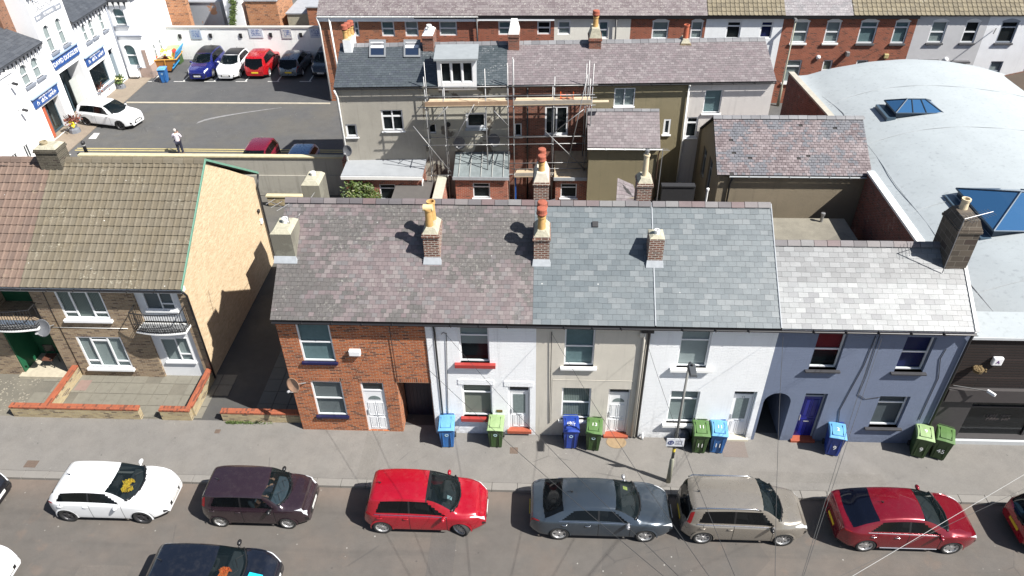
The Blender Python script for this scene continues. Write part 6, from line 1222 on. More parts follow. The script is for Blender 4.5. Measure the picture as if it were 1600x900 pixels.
    for i in range(len(xs_)-1):
        for j in range(NV-1):
            f = (i*NV+j, i*NV+j+1, (i+1)*NV+j+1, (i+1)*NV+j); q = [VV[k] for k in f]
            x = sum(a[0] for a in q)/4; y = sum(a[1] for a in q)/4; z = sum(a[2] for a in q)/4; v = sum(a[3] for a in q)/4; sd = 'l' if y > 0 else 'r'
            if v < 3.6 and any(math.hypot(x-cx, z-wr) < R-.004 for cx in (ro, fax)): continue
            w = max(.3, plan(x)); bow = .24*(1-(y/(w*.8))**2) ; bow = max(0, bow)
            k = 'body'
            zt = crom(top, x); zb_ = crom(belt, x)
            if v > 5.35 and xr+bow*.35 < x < xc-.10+bow*.8 and zt-zb_ > .03: k = 'windscreen'
            elif v > 5.35 and xt-bow*.3 < x < xb-bow*.2: k = 'rear_window'
            elif v > 5.2 and xr-.02 < x < xr+bow*.35+.001 and S.get('wsblack'): k = 'trim'
            elif 4.1 < v < 4.94 and zt-zb_ > .16:
                fr = (v-4)                      # 0 at belt 1 at cantrail
                x1 = xc-.2-(xc-.2-(xr-.02))*fr*.98; x0 = SG0+fr*SGR
                if x0 < x < x1:
                    k = 'side_window_'+('front' if x > bpil+.03 else 'rear')+sd if abs(x-bpil) > .03 else 'trim'
            elif v > 5.3 and S.get('blackroof') and xb <= x <= xr: k = 'roof_panel'
            if k == 'body':
                if v < 1.05 and S.get('sill', 1): k = 'trim'
            put(k, f)
    for e, rg in ((0, 0), (len(xs_)-1, 1)):
        ring = [e*NV+j for j in range(NV)]; n = NV; 
        for j in range(n//2): 
            a, b, c, d = ring[j], ring[j+1], ring[n-2-j], ring[n-1-j]
            if len({a, b, c, d}) > 2: put('body', tuple(dict.fromkeys((a, b, c, d))))
    PAINT = S['paint']
    def mk(nm, fs, mat, smooth=True, off=0.):
        used = {}; m = MB()
        for f in fs:
            g = []
            for k in f:
                if k not in used: used[k] = len(m.v); m.v.append(V[k].copy()); m.col.append((0, 0, 0))
                g.append(used[k])
            m.f.append(g)
        return m.build(nm, mat, t, smooth, local=True, uv=False, fixn=False)
    body = mk('body', parts['body'], PAINT); 
    es = body.modifiers.new('edge', 'EDGE_SPLIT'); es.split_angle = math.radians(50)
    for k, f in parts.items():
        if k == 'body': continue
        nm = k.replace('_frontl', '').replace('_frontr', '').replace('_rearl', '').replace('_rearr', ''); nm = nm[:-2] if nm[-2:] in ('_l', '_r') else nm
        mt = {'windscreen': WGLASS, 'rear_window': S.get('rgl', CGLASS), 'side_window': CGLASS, 'headlight': LAMPW, 'tail_light': LAMPR, 'trim': CARBLK, 'roof_panel': CARBLK}[nm]
        mk(nm, f, mt)
    def P(m): return m
    def spt(x, v, off=.006):
        s = sect(x); 
        for a_, b_ in zip(s, s[1:]):
            if a_[2] <= v <= b_[2]: t_ = (v-a_[2])/max(1e-6, b_[2]-a_[2]); y, z = a_[0]*(1-t_)+b_[0]*t_, a_[1]*(1-t_)+b_[1]*t_; n_ = Vector((0, b_[1]-a_[1], a_[0]-b_[0])).normalized(); return Vector((x+ox, y, z))+n_*off
        return Vector((x+ox, s[-1][0], s[-1][1]+off))
    def patch(nm, xa, xb_, va, vb, mat, na=10, nb=6, off=.007):
        for sy in (1, -1):
            m = MB()
            for i in range(na+1):
                for j in range(nb+1):
                    a_, b_ = i/na, j/nb; x = xa(b_)*(1-a_)+xb_(b_)*a_; v = va(a_)*(1-b_)+vb(a_)*b_; p = spt(min(L-.004, max(.004, x)), v, off); p.y *= sy; m.v.append(p); m.col.append((0, 0, 0))
            for i in range(na):
                for j in range(nb): q = i*(nb+1)+j; m.f.append([q, q+1, q+nb+2, q+nb+1])
            m.build(nm, mat, t, True, local=True, uv=False)
    hl = S.get('hlx', .5)
    patch('headlight', lambda b_: L-hl, lambda b_: L-.03-.02*b_, lambda a_: 4.3-1.1*a_, lambda a_: 4.7+S.get('hlt', .9)*a_, LAMPW)
    patch('grille', lambda b_: L-.12, lambda b_: L-.005, lambda a_: 1.5, lambda a_: 2.4, CARBLK)
    if S.get('tlh'): patch('tail_light', lambda b_: .05+S['tlh']*b_, lambda b_: .2+S['tlh']*b_, lambda a_: 3.6, lambda a_: 4.98, LAMPR)
    else: patch('tail_light', lambda b_: .01, lambda b_: .34-.05*b_, lambda a_: 3.0+.5*a_, lambda a_: 4.0-.1*a_, LAMPR)
    for cx in (ro, fax):       # wheel arch lips
        for sy in (1, -1):
            m = MB(); n_ = 22; y_ = sy*(plan(cx)+.002); th = [math.radians(-8)+(PI+math.radians(16))*k/n_ for k in range(n_+1)]
            for a_ in th:
                for r_ in (R-.03, R+.022): m.v.append(Vector((cx+ox+r_*math.cos(a_), y_-(sy*.02 if r_ > R else 0), wr+r_*math.sin(a_)))); m.col.append((0, 0, 0))
            for k in range(n_): m.f.append([2*k, 2*k+1, 2*k+3, 2*k+2])
            m.build('wheel_arch', S.get('arch', PAINT), t, True, local=True, uv=False)
    # black glass surround: slightly larger dark band tubes at the screen foot, wipers
    m = MB(); zc_ = crom(top, xc-.06)
    m.tube([(xc+ox+.06-.24*abs(s_)**2*1.0, s_*plan(xc)*.84, crom(top, xc+.06-.24*s_*s_)-.03*abs(s_)+.0) for s_ in [k/6-1 for k in range(13)]], .028, 6); m.build('cowl_trim', CARBLK, t, True, local=True)
    m = MB()
    for y0_, y1_ in ((.55, .05), (-.05, -.62)): m.tube([(xc+ox-.1, y0_*hw, crom(top, xc-.1)+.02), (xc+ox-.26, (y0_+y1_)/2*hw, crom(top, xc-.24)+.028), (xc+ox-.14, y1_*hw, crom(top, xc-.14)+.02)], .009, 4)
    m.build('wipers', CARBLK, t, local=True)
    # cabin: floor, dash, seats; underbody
    m = MB(); m.box(ox+.2, ox+L-.3, -hw+.24, hw-.24, .2, .5); m.box(ox+xt+.1, ox+xc+.1, -hw+.1, hw-.1, .45, .55); m.box(ox+.02, ox+.32, -hw*.74, hw*.74, .33, .44); m.box(ox+L-.4, ox+L-.03, -hw*.6, hw*.6, .3, .4); m.build('underbody', CARBLK, t, local=True)
    zd = crom(belt, xc)-.05; m = MB(); m.box8([(ox+xc-.75, -hw+.12, .55), (ox+xc, -hw+.14, .55), (ox+xc, hw-.14, .55), (ox+xc-.75, hw-.12, .55), (ox+xc-.55, -hw+.12, zd), (ox+xc-.1, -hw+.16, zd-.02), (ox+xc-.1, hw-.16, zd-.02), (ox+xc-.55, hw-.12, zd)]); m.build('dashboard', S.get('dash', DASH), t, local=True, bevel=.03)
    sxf = xc-1.35
    for sy in (-.37, .37):
        m = MB(); m.obox((ox+sxf+.1, sy, .62), (.5, .48, .18)); m.obox((ox+sxf-.18, sy, .92), (.14, .46, .6), (0, -.2, 0)); m.obox((ox+sxf-.26, sy, 1.26), (.1, .24, .16), (0, -.2, 0)); m.build('seat', SEAT, t, local=True, bevel=.04)
    m = MB(); m.obox((ox+xt+.75, 0, .62), (.5, W-.4, .18)); m.obox((ox+xt+.5, 0, .9), (.14, W-.4, .5), (0, -.25, 0)); m.build('seat', SEAT, t, local=True, bevel=.04)
    m = MB(); M_ = Matrix.Translation((ox+xc-.72, -.37, zd-.02)) @ Euler((0, math.radians(-62), 0)).to_matrix().to_4x4(); m.M = M_
    pts = [(.17*math.cos(a_*PI/8), .17*math.sin(a_*PI/8), 0) for a_ in range(17)]; m.tube(pts, .014, 5, cap=False); m.tube([(-.17, 0, 0), (.17, 0, 0)], .014, 4); m.build('steering_wheel', CARBLK, t, local=True)
    # wheels
    for x, st in ((ro, 0), (fax, S.get('steer', 0))):
        for sy in (-1, 1):
            Mw = Matrix.Translation((x+ox, sy*(hw-.115), wr)) @ Matrix.Rotation(st, 4, 'Z')
            m = MB(Mw); m.lathe((0, 0, 0), [(wr*.66, -.095*sy), (wr*.8, -.105*sy), (wr*.95, -.1*sy), (wr, -.075*sy), (wr, .075*sy), (wr*.95, .1*sy), (wr*.8, .105*sy), (wr*.68, .09*sy)], 28, 'y', cap=False); tw = m.build('wheel', TYRE, t, True, local=True)
            m = MB(Mw); m.lathe((0, 0, 0), [(wr*.70, .095*sy), (wr*.66, .09*sy), (wr*.62, .045*sy), (wr*.64, -.09*sy)], 28, 'y', cap=False); m.lathe((0, 0, 0), [(.01, .075*sy), (.05, .075*sy), (.06, .05*sy)], 12, 'y', cap=False)
            ns = S.get('spokes', 5)
            for k in range(ns):
                a_ = 2*PI*k/ns+.3; c_, s_ = math.cos(a_), math.sin(a_); wd = S.get('spw', .05); y_ = .06*sy
                p0, p1 = (.03*c_, .03*s_), (wr*.64*c_, wr*.64*s_); e_ = (-s_*wd/2, c_*wd/2)
                m.add([(p0[0]-e_[0], y_+.01*sy, p0[1]-e_[1]), (p0[0]+e_[0], y_+.01*sy, p0[1]+e_[1]), (p1[0]+e_[0]*1.5, y_, p1[1]+e_[1]*1.5), (p1[0]-e_[0]*1.5, y_, p1[1]-e_[1]*1.5), (p0[0]-e_[0], y_-.04*sy, p0[1]-e_[1]), (p0[0]+e_[0], y_-.04*sy, p0[1]+e_[1]), (p1[0]+e_[0]*1.5, y_-.04*sy, p1[1]+e_[1]*1.5), (p1[0]-e_[0]*1.5, y_-.04*sy, p1[1]-e_[1]*1.5)], [(0, 1, 2, 3), (0, 3, 7, 4), (1, 5, 6, 2)])
            m.build('rim', S.get('rim', ALLOY), tw, local=True)
            m = MB(Mw); m.lathe((0, 0, 0), [(.01, .0), (wr*.64, .0)], 24, 'y', cap=False); m.build('brake_disc', flat('dark_brake', (.03, .028, .027), .7), tw, local=True)
    # mirrors, handles, seams, plates, grille, lamps
    zm = crom(belt, xc-.35)+.06
    for sy in (-1, 1):
        m = MB(); m.ico((ox+xc-.42, sy*(hw+.085), zm), .12, 2, (.6, .95, .62)); m.tube([(ox+xc-.38, sy*(hw-.08), zm-.04), (ox+xc-.4, sy*(hw+.02), zm-.03)], .03, 6); m.build('wing_mirror', S.get('mir', PAINT), t, True, local=True)
        for hx in S.get('handles', (bpil-.12, bpil-1.0)):
            zz = crom(belt, hx)-.13; m = MB(); w = plan(hx); m.tube([(ox+hx-.1, sy*(w*.99), zz), (ox+hx-.05, sy*(w*.99+.03), zz+.004), (ox+hx+.05, sy*(w*.99+.03), zz+.004), (ox+hx+.1, sy*(w*.99), zz)], .014, 6); m.build('door_handle', S.get('hmat', PAINT), t, True, local=True)
    def strip(nm, xf, v0, v1, wd, mat):     # dark seam following the body side
        m = MB()
        for sy in (1, -1):
            prev = None
            for k in range(13):
                v = v0+(v1-v0)*k/12; x = xf(v); s = sect(x); a_ = min(range(len(s)), key=lambda i: abs(s[i][2]-v)); y, z = s[a_][0]+.004, s[a_][1]
                cur = [(x-wd/2+ox, sy*y, z), (x+wd/2+ox, sy*y, z)]
                if prev: m.add([prev[0], prev[1], cur[1], cur[0]], [(0, 1, 2, 3)])
                prev = cur
        m.build(nm, mat, t, local=True, uv=False)
    for xx in [bpil]+([xc-.32] if 1 else [])+([bpil-.98] if len(S.get('handles', (1, 1))) > 1 else []):
        if all(abs(xx-cx) > R for cx in (ro, fax)): strip('door_seam', lambda v, xx=xx: xx, .5, 4.05, .014, CARBLK)
        else: strip('door_seam', lambda v, xx=xx: xx, 3.1, 4.05, .014, CARBLK)
    if S.get('chrome'):
        for sy in (-1, 1): m = MB(); m.tube([(ox+x, sy*(plan(x)*.95+.006), crom(belt, x)+.012) for x in [S.get('sg0', xt+.18)+(xc-.3-S.get('sg0', xt+.18))*k/12 for k in range(13)]], .013, 5); m.build('chrome_strip', CHROME, t, local=True)
    if S.get('sillchrome'):
        for sy in (-1, 1): m = MB(); m.tube([(ox+ro+.45, sy*(hw*.985), .27), (ox+fax-.45, sy*(hw*.985), .27)], .016, 5); m.build('sill_strip', CHROME, t, local=True)
    if S.get('rails'):
        for sy in (-1, 1):
            m = MB(); yy = hw*.74; m.tube([(ox+xb+.02, sy*yy, H-.1), (ox+xb+.15, sy*yy, H-.02), (ox+xr-.25, sy*yy, H-.02), (ox+xr-.05, sy*yy, H-.09)], .024, 6); m.build('roof_rail', CHROME, t, True, local=True)
    hb = crom(top, L)-.0
    fw = plan(L)
    m = MB(); m.box(ox+L-.03, ox+L+.012, -fw*.62, fw*.62, .36, .5); m.box(ox+L-.05, ox+L+.012, -fw*.5, fw*.5, min(.57, hb-.12), hb-.05); m.build('grille', CARBLK, t, local=True, bevel=.01)
    m = MB(); m.box(ox+L+.01, ox+L+.022, -.26, .26, .41, .52); m.build('number_plate', PLW, t, local=True)
    m = MB(); m.box(ox-.02, ox+.0, -.26, .26, .5, .61); m.build('number_plate', PLY, t, local=True)
    if S.get('plate'):
        text('plate_lettering', S['plate'], .1, CARBLK, t, Matrix(((0, 0, 1, ox+L+.023), (1, 0, 0, 0), (0, 1, 0, .465), (0, 0, 0, 1))), .001, local=True)
    m = MB(); m.tube([(ox+xb+.28, 0, H-.02), (ox+xb+.2, 0, H+.06)], .012, 5); m.lathe((ox+xb+.28, 0, H-.01), [(.03, 0), (.02, .02)], 8); m.build('roof_aerial', CARBLK, t, local=True)
    m = MB(); m.obox((ox+xr+.1, 0, H-.13), (.05, .2, .06)); m.build('rear_view_mirror', CARBLK, t, local=True)
    return t
def hatch(L, W, H, wb, ro, hood=.93, hoodf=.7, cowl=None, rf=None, rb=.55, tail=.95, rake=.35, **k):
    cowl = cowl or L-1.05; rf = rf or cowl-.85
    S = dict(L=L, W=W, H=H, wb=wb, ro=ro, top=[(0, .62), (.04, .82), (.1, tail), (rake, H-.15), (rb, H-.06), ((rb+rf)/2+.1, H), (rf, H-.045), (cowl-.1, hood+.1), (cowl, hood+.03), (cowl+.12, hood), (cowl+.6, (hood+hoodf)/2+.06), (L-.16, hoodf+.03), (L-.05, hoodf-.07), (L, hoodf-.17)],
             belt=[(0, tail+.0), (ro+.2, .99), (cowl, .92), (L, .8)], ws=(cowl, rf), rw=(rb-.16, .1), hl=(.56, .72, .12, .5), tl=(.75, 1.1, .2, .62), sg0=.42, sgr=.22)
    S.update(k); return S
def place(x_rear_axle, yside, S, label, rot=0, **k):     # near wheels stand on the line y = yside
    o = -S['L']/2+S['ro']; return car(label, (x_rear_axle-o, yside+S['W']/2-.02, 0), rot, S, **k)
G1 = 'cars parked along the kerb'; G2 = 'cars parked in the car park'
P_ = lambda n, c, m=0., r=.3, d=.05: paint_mat(n, c, m, r, d)
white = P_('white_car_paint', (.66, .67, .68), 0, .3, .03)
S1 = hatch(4.05, 1.80, 1.44, 2.583, .66, paint=white, rim=DARKALLOY, spokes=5, spw=.08, hmat=white, plate='YK71 AFN', hood=.95, hoodf=.74)
place(-15.65, -4.31, S1, 'white hatchback with dark wheels and a yellow vest on its dashboard', group=G1)
plum = P_('dark_plum_paint', (.028, .016, .022), .25, .25)
S2 = hatch(3.65, 1.64, 1.55, 2.30, .62, paint=plum, spokes=9, spw=.035, wr=.29, hood=1.0, hoodf=.8, cowl=2.88, rf=2.2, rb=.32, rake=.2, tail=1.05, mir=CARBLK, tumble=.14, nose=.2, tl=(.85, 1.35, .12, .8), rw=(.3, .1), plate='WX62 HRO', dash=flat('blue_grey_dash', (.1, .14, .18), .5), hl=(.68, .84, .1, .42))
S2['tlh'] = .1; S2['hlx'] = .4; S2['hlt'] = 1.3; S2['belt'] = [(0, 1.02), (2.9, .96), (3.65, .86)]
c2 = place(-10.36, -4.35, S2, 'small plum-brown hatchback with two people sitting in the front', group=G1)
red = P_('bright_red_paint', (.3, .003, .014), .1, .28)
S3 = hatch(4.07, 1.765, 1.6, 2.615, .62, paint=red, spokes=10, spw=.035, hood=1.02, hoodf=.76, cowl=3.13, rf=2.15, rb=.42, rake=.26, chrome=True, steer=-.45, hl=(.62, .8, .18, .55), tl=(.8, 1.02, .3, .7), wsblack=1)
place(-4.83, -4.42, S3, 'bright red tall hatchback with its front wheels turned, parked before the white house', group=G1)
gb = P_('gunmetal_blue_paint', (.045, .06, .078), .45, .22)
S4 = dict(L=4.73, W=1.84, H=1.40, wb=2.82, ro=.98, top=[(0, .62), (.03, .85), (.12, .99), (.4, 1.02), (1.25, 1.335), (1.75, 1.39), (2.3, 1.4), (2.75, 1.36), (3.5, 1.03), (3.6, .98), (3.75, .95), (4.3, .84), (4.6, .72), (4.7, .6), (4.73, .5)], belt=[(0, .95), (1.2, .96), (3.5, .9), (4.73, .76)], ws=(3.6, 2.75), rw=(1.12, .5), paint=gb, spokes=5, spw=.09, wr=.33, chrome=True, hmat=CHROME, mir=flat('satin_mirror', (.4, .4, .41), .3, metal=.6), hl=(.56, .68, .2, .5), tl=(.7, .86, .25, .6), sg0=.95, sgr=.5, handles=(1.9, 1.15), bpil=2.25, tumble=.22, plate='GK19 XSL')
place(1.06, -4.47, S4, 'gunmetal blue saloon with a parking ticket on its windscreen', group=G1)
tau = P_('metallic_taupe_paint', (.27, .245, .21), .5, .28)
S5 = hatch(4.08, 1.78, 1.64, 2.6, .68, paint=tau, spokes=8, spw=.05, hood=1.05, hoodf=.82, cowl=3.2, rf=2.45, rb=.42, rake=.22, tail=1.0, rails=True, chrome=True, mir=CARBLK, tumble=.15, hmat=tau, hl=(.66, .84, .16, .5), tl=(.8, 1.25, .16, .72), tlh=.12)
place(5.75, -4.47, S5, 'metallic taupe compact people carrier with silver roof rails', group=G1)
dred = P_('deep_crimson_paint', (.17, .003, .012), .35, .25)
S6 = dict(L=4.47, W=1.82, H=1.45, wb=2.70, ro=.88, top=[(0, .64), (.03, .9), (.12, 1.06), (.3, 1.1), (.75, 1.28), (1.4, 1.42), (2.0, 1.45), (2.5, 1.42), (3.35, 1.05), (3.45, .99), (3.6, .95), (4.1, .84), (4.35, .72), (4.44, .6), (4.47, .5)], belt=[(0, 1.0), (1.2, .98), (3.4, .9), (4.47, .76)], ws=(3.45, 2.5), rw=(1.15, .34), paint=dred, spokes=5, spw=.1, chrome=True, sillchrome=True, hmat=CHROME, hl=(.58, .72, .15, .4), tl=(.78, .98, .2, .55), sg0=.8, sgr=.45, handles=(1.75, 1.0), bpil=2.1, rgl=glass_mat('dark_rear_glass', (.003, .004, .01), .1))
place(10.95, -4.59, S6, 'deep crimson hybrid hatchback with long dark rear window and chrome sill strips', group=G1)
S7 = hatch(4.1, 1.78, 1.5, 2.55, .68, paint=red, spokes=7)
car('red car at the right edge of the frame, only its rear corner in view', (15.95+2.05, -3.72, 0), 0, S7, group=G1)
S8 = hatch(4.1, 1.75, 1.45, 2.5, .66, paint=P_('black_car_paint', (.008, .009, .012), 0, .25), nose=.3)
car('black car at the left edge parked by the kerb, only its nose in view', (-18.35-2.05, -3.68, 0), 0, S8, group=G1)
S9 = hatch(4.05, 1.78, 1.46, 2.55, .66, paint=P_('black_blue_paint', (.006, .008, .014), 0, .22), mir=CARBLK, hood=.96, hoodf=.74, cowl=3.05, rf=2.2, rb=.5)
car('black hatchback with a cyan card on its bonnet and an orange vest inside', (-7.7-2.03, -6.55, 0), 0, S9)
S10 = hatch(4.1, 1.8, 1.47, 2.6, .66, paint=white, nose=.3)
car('white car at the bottom left corner, only its nose in view', (-16.3-2.05, -6.65, 0), 0, S10)
# things seen inside or on the cars
def vest(label, c, r, mat, sx, sy, seed, rot=0.):
    rg = random.Random(seed); m = MB(Matrix.Translation(c) @ Matrix.Rotation(rot, 4, 'Z')); n = 12; H_ = [[rg.uniform(0, .07) for _ in range(n+1)] for _ in range(n+1)]
    vs = []; 
    for i in range(n+1):
        for j in range(n+1): u, v = i/n-.5, j/n-.5; w = 1-.5*abs(v)*(1 if u > 0 else .2); vs.append((u*sx*w+.03*math.sin(9*v), v*sy*(1-.3*abs(u)), H_[i][j]))
    fs = [(i*(n+1)+j, i*(n+1)+j+1, (i+1)*(n+1)+j+1, (i+1)*(n+1)+j) for i in range(n) for j in range(n) if not (i > 7 and 4 < j < 8)]
    m.add(vs, fs); o = m.build('safety_vest', mat, None, fixn=False); tag(o, label, 'vest'); 
    return o
vest('bright yellow safety vest lying on the dashboard of the white hatchback', (-15.65-.66+2.62, -3.5, .98), 0, flat('fluorescent_yellow', (.95, .62, .02), .7, .3), .42, .6, 3, .3)
vest('bright orange safety vest lying inside the windscreen of the black hatchback', (-9.75-2.03+2.55+.05, -6.75, 1.0), 0, flat('fluorescent_orange', (.9, .2, .02), .7, .3), .4, .6, 4, .2)
p = atz(400, 893, .95); m = MB(); m.obox((p.x, -6.85, .935), (.42, .5, .012), (0, math.radians(10), -.1)); o = tag(m.build('card', flat('cyan_card', (.01, .5, .7), .5, .05)), 'bright cyan card lying on the bonnet of the black hatchback', 'card')
m = MB(); m.obox((p.x, -6.85, .946), (.16, .2, .004), (0, math.radians(10), .4)); m.obox((p.x+.05, -6.8, .945), (.1, .1, .004), (0, math.radians(10), -.3)); m.build('pale_print', WHITE, o)
m = MB(); m.obox((1.06-.98+3.18, -3.2, 1.165), (.16, .13, .006), (0, math.radians(25), 0)); tag(m.build('parking_ticket', flat('yellow_ticket', (.7, .8, .2), .6)), 'pale yellow parking ticket on the windscreen of the gunmetal saloon', 'ticket')
m = MB(); m.obox((-4.83-.62+2.85, -3.75, 1.13), (.18, .14, .006), (0, math.radians(35), 0)); tag(m.build('paper_permit', flat('blue_white_permit', (.45, .65, .7), .6)), 'small pale blue permit behind the windscreen of the bright red hatchback', 'permit')
# ---- cars of the car park and the lane
def rear_car(label, x, y, S, rot, grp=G2):
    S['far'] = 1; return car(label, (x, y, 0), rot, S, group=grp)
D90 = PI/2
R1 = hatch(4.38, 1.8, 1.6, 2.65, .75, paint=P_('navy_blue_paint', (.012, .018, .16), .4, .25), wr=.34, blackroof=1, hood=1.08, hoodf=.86, plate='YK16 EFB', cowl=3.2)
q = atz(308, 125, .2); rear_car('navy blue crossover parked nose outwards beside the rubbish skip', q.x+.05, q.y+2.25, R1, -D90-.0)
R2 = hatch(4.0, 1.74, 1.48, 2.5, .65, paint=white, blackroof=1, hood=.98, hoodf=.76)
q = atz(353, 124, .2); rear_car('white three-door hatchback with a black roof in the car park', q.x, q.y+2.05, R2, -D90)
R3 = hatch(4.25, 1.85, 1.68, 2.6, .7, paint=P_('scarlet_paint', (.36, .006, .01), .1, .28), tail=1.05, wr=.34)
q = atz(399, 119, .3); rear_car('scarlet crossover parked nose to the white wall', q.x, q.y+2.15, R3, D90)
R4 = hatch(4.3, 1.8, 1.5, 2.6, .8, paint=P_('steel_blue_paint', (.16, .19, .23), .55, .28), rb=.7, rake=.45)
q = atz(451, 119, .3); rear_car('steel grey-blue hatchback parked nose to the white wall', q.x, q.y+2.2, R4, D90)
R5 = hatch(4.1, 1.74, 1.5, 2.55, .7, paint=P_('black_gloss_paint', (.007, .008, .012), 0, .25), plate='YG58 EFR')
q = atz(501, 118, .3); rear_car('black hatchback half hidden at the end of the car park row', q.x, q.y+2.1, R5, -D90)
R6 = hatch(far=1, arch=CARBLK, L=4.35, W=1.8, H=1.58, wb=2.7, ro=.82, paint=white, wr=.33, rim=DARKALLOY, hood=1.0, hoodf=.8, cowl=3.2, rb=.6, rake=.35, rails=False)
a, b = atz(134, 197), atz(193, 204); an = math.atan2(b.y-a.y, b.x-a.x); mx = (a+b)/2; off = Vector((-math.sin(an), math.cos(an), 0))*.88; f_ = Vector((math.cos(an), math.sin(an), 0))*(R6['L']/2-R6['ro']-R6['wb']/2)
car('white crossover standing in front of the white salerooms', (mx.x+off.x+f_.x, mx.y+off.y+f_.y, 0), an, R6)
R7 = hatch(4.1, 1.78, 1.5, 2.55, .7, far=1, paint=P_('magenta_red_paint', (.2, .008, .03), .4, .28))
car('wine-red car parked in the lane behind the grey wall', (-17.05, 20.95, 0), -D90, R7)
R8 = hatch(4.1, 1.76, 1.42, 2.55, .7, far=1, paint=P_('pale_blue_paint', (.15, .26, .42), .4, .28))
car('pale blue car parked in the lane, only its roof showing over the grey wall', (-14.3, 20.3, 0), -D90, R8)
# ------------------------------------------------------------------ wheelie bins
BB = flat('blue_bin_plastic', (.025, .12, .33), .5, .15); BD = flat('deep_blue_bin_plastic', (.015, .045, .26), .45, .15); GB = flat('green_bin_plastic', (.05, .095, .03), .55, .2); GD = flat('dark_green_bin_plastic', (.035, .075, .02), .5, .2)
LBL = flat('faded_light_blue_lid', (.11, .3, .52), .5, .15); PG = flat('faded_green_lid', (.24, .34, .16), .55, .2); GL = flat('bright_green_lid', (.075, .15, .045), .55, .2); WLET = flat('white_paint_numbers', (.75, .75, .72), .6)
def bin_(label, u, v, body, lid, rot=0., num=None, lidnum=None, lidmark=False, z=.12, group='wheelie bins along the pavement', s=1., small=False):
    q = atz(u, v, z); c = (q.x, q.y+.33, z); t = thing('wheelie_bin', label, 'bin', c, rot, group)
    def ring(w, d, zz, dy=0): return [(-w/2, -d/2+dy, zz), (w/2, -d/2+dy, zz), (w/2, d/2+dy, zz), (-w/2, d/2+dy, zz)]
    m = MB(); r0, r1, r2, r3 = ring(.44, .5, .03, -.03), ring(.5, .58, .45), ring(.56, .68, .98), ring(.58, .72, .98)
    r4 = ring(.58, .72, 1.03); vs = r0+r1+r2+r3+r4; fs = [(3, 2, 1, 0)]+[(a*4+i, a*4+(i+1) % 4, a*4+4+(i+1) % 4, a*4+4+i) for a in range(4) for i in range(4)]+[(16, 17, 18, 19)]; m.add(vs, fs)
    m.box(-.16, -.13, -.335, -.24, .12, .85); m.box(.13, .16, -.335, -.24, .12, .85); b = m.build('bin_body', body, t, local=True, bevel=.02)
    m = MB(); n = 8; vs = []
    for k in range(n+1):
        y = -.40+.8*k/n; h = 1.05+.07*math.sin(PI*min(1, k/n*1.05))
        vs += [(-.305, y, 1.03), (-.27, y, h), (0, y, h+.015), (.27, y, h), (.305, y, 1.03)]
    fs = [(a*5+i, a*5+i+1, a*5+6+i, a*5+5+i) for a in range(n) for i in range(4)]+[(0, 5*n, 5*n+4, 4)]+[(0, 4, 3, 2, 1), (5*n, 5*n+1, 5*n+2, 5*n+3, 5*n+4)]; m.add(vs, fs)
    m.box(-.2, -.17, -.3, .25, 1.1, 1.135); m.box(.17, .2, -.3, .25, 1.1, 1.135); m.box(-.17, .17, -.3, -.27, 1.1, 1.13); l = m.build('lid', lid, t, local=True, bevel=.012)
    m = MB(); m.tube([(-.25, .38, 1.0), (-.25, .45, 1.05), (.25, .45, 1.05), (.25, .38, 1.0)], .018, 6); m.build('handle', body, t, local=True)
    for sx in (-1, 1): m = MB(); m.lathe((sx*.25, .29, .1), [(.03, -.04), (.1, -.035), (.1, .035), (.03, .04)], 14, 'x'); m.build('wheel', TYRE, t, True, local=True)
    if num: text('painted_number', num, .26, WLET, b, Matrix(((1, 0, 0, .0), (0, .075, -1, -.337), (0, 1, .075, .48), (0, 0, 0, 1))), .003, local=True)
    else:
        m = MB(); m.lathe((0, -.318, .72), [(.07, 0), (.07, -.006), (.045, -.006), (.045, 0)], 12, 'y', cap=False); m.build('round_mark', flat('pale_mark', (.4, .55, .6)), b, local=True)
    if lidmark: strokes('lid_lettering', .3, 3, .05, WLET, l, Matrix.Translation((0, -.08, 1.14)), 4, local=True)
    if lidnum: text('lid_number', lidnum, .22, WLET, l, Matrix(((1, 0, 0, 0), (0, 1, 0, -.02), (0, 0, 1, 1.14), (0, 0, 0, 1))), .002, local=True)
    return t
bin_('light blue wheelie bin by the downpipe between the brick and the white house', 699, 701, BB, LBL, .05)
bin_('green wheelie bin with faded pale lid under the lower red window sill', 775, 701, GD, PG, -.03)
bin_('deep blue wheelie bin under the window of the cream house', 891, 703, BD, BD, .02, lidmark=True)
bin_('green wheelie bin numbered 13 beside the deep blue one', 927, 706, GD, GL, -.1, lidnum='13')
bin_('green wheelie bin with painted 11 beside the street lamp', 1092, 710, GD, GL, -.06, '11', '11')
bin_('blue wheelie bin with painted 11 outside the second white house', 1120, 710, BB, LBL, -.1, '11', '11')
bin_('blue wheelie bin numbered 9 in front of the blue house', 1302, 714, BD, LBL, -.22, '9', '2')
bin_('green wheelie bin numbered 9 with faded lid at the corner of the blue house', 1437, 717, GD, PG, -.3, '9', '9')
bin_('green wheelie bin with bright lid, the one nearest the black shop front', 1469, 720, GD, GL, -.4, '45')
q = atz(255, 129, 0); bin_('sky blue wheelie bin standing in front of the skip of rubbish', 256, 130, BB, LBL, .15, z=.0, group=None)
q = atz(1066, 698, .12); t = thing('recycling_tub', 'black round-edged tub wrapped in a bin bag by the lamp post', 'tub', (q.x, q.y+.25, .12)); m = MB(); m.lathe((q.x, q.y+.25, .12), [(.2, 0), (.27, .1), (.28, .45), (.2, .58), (.03, .62)], 14); m.build('tub', flat('glossy_grey_bag', (.05, .055, .07), .3, .4, 10), t, True)
m = MB(); m.lathe((q.x, q.y+.25, .42), [(.285, 0), (.3, .03), (.285, .06)], 14, cap=False); m.build('rim', BLACK, t)
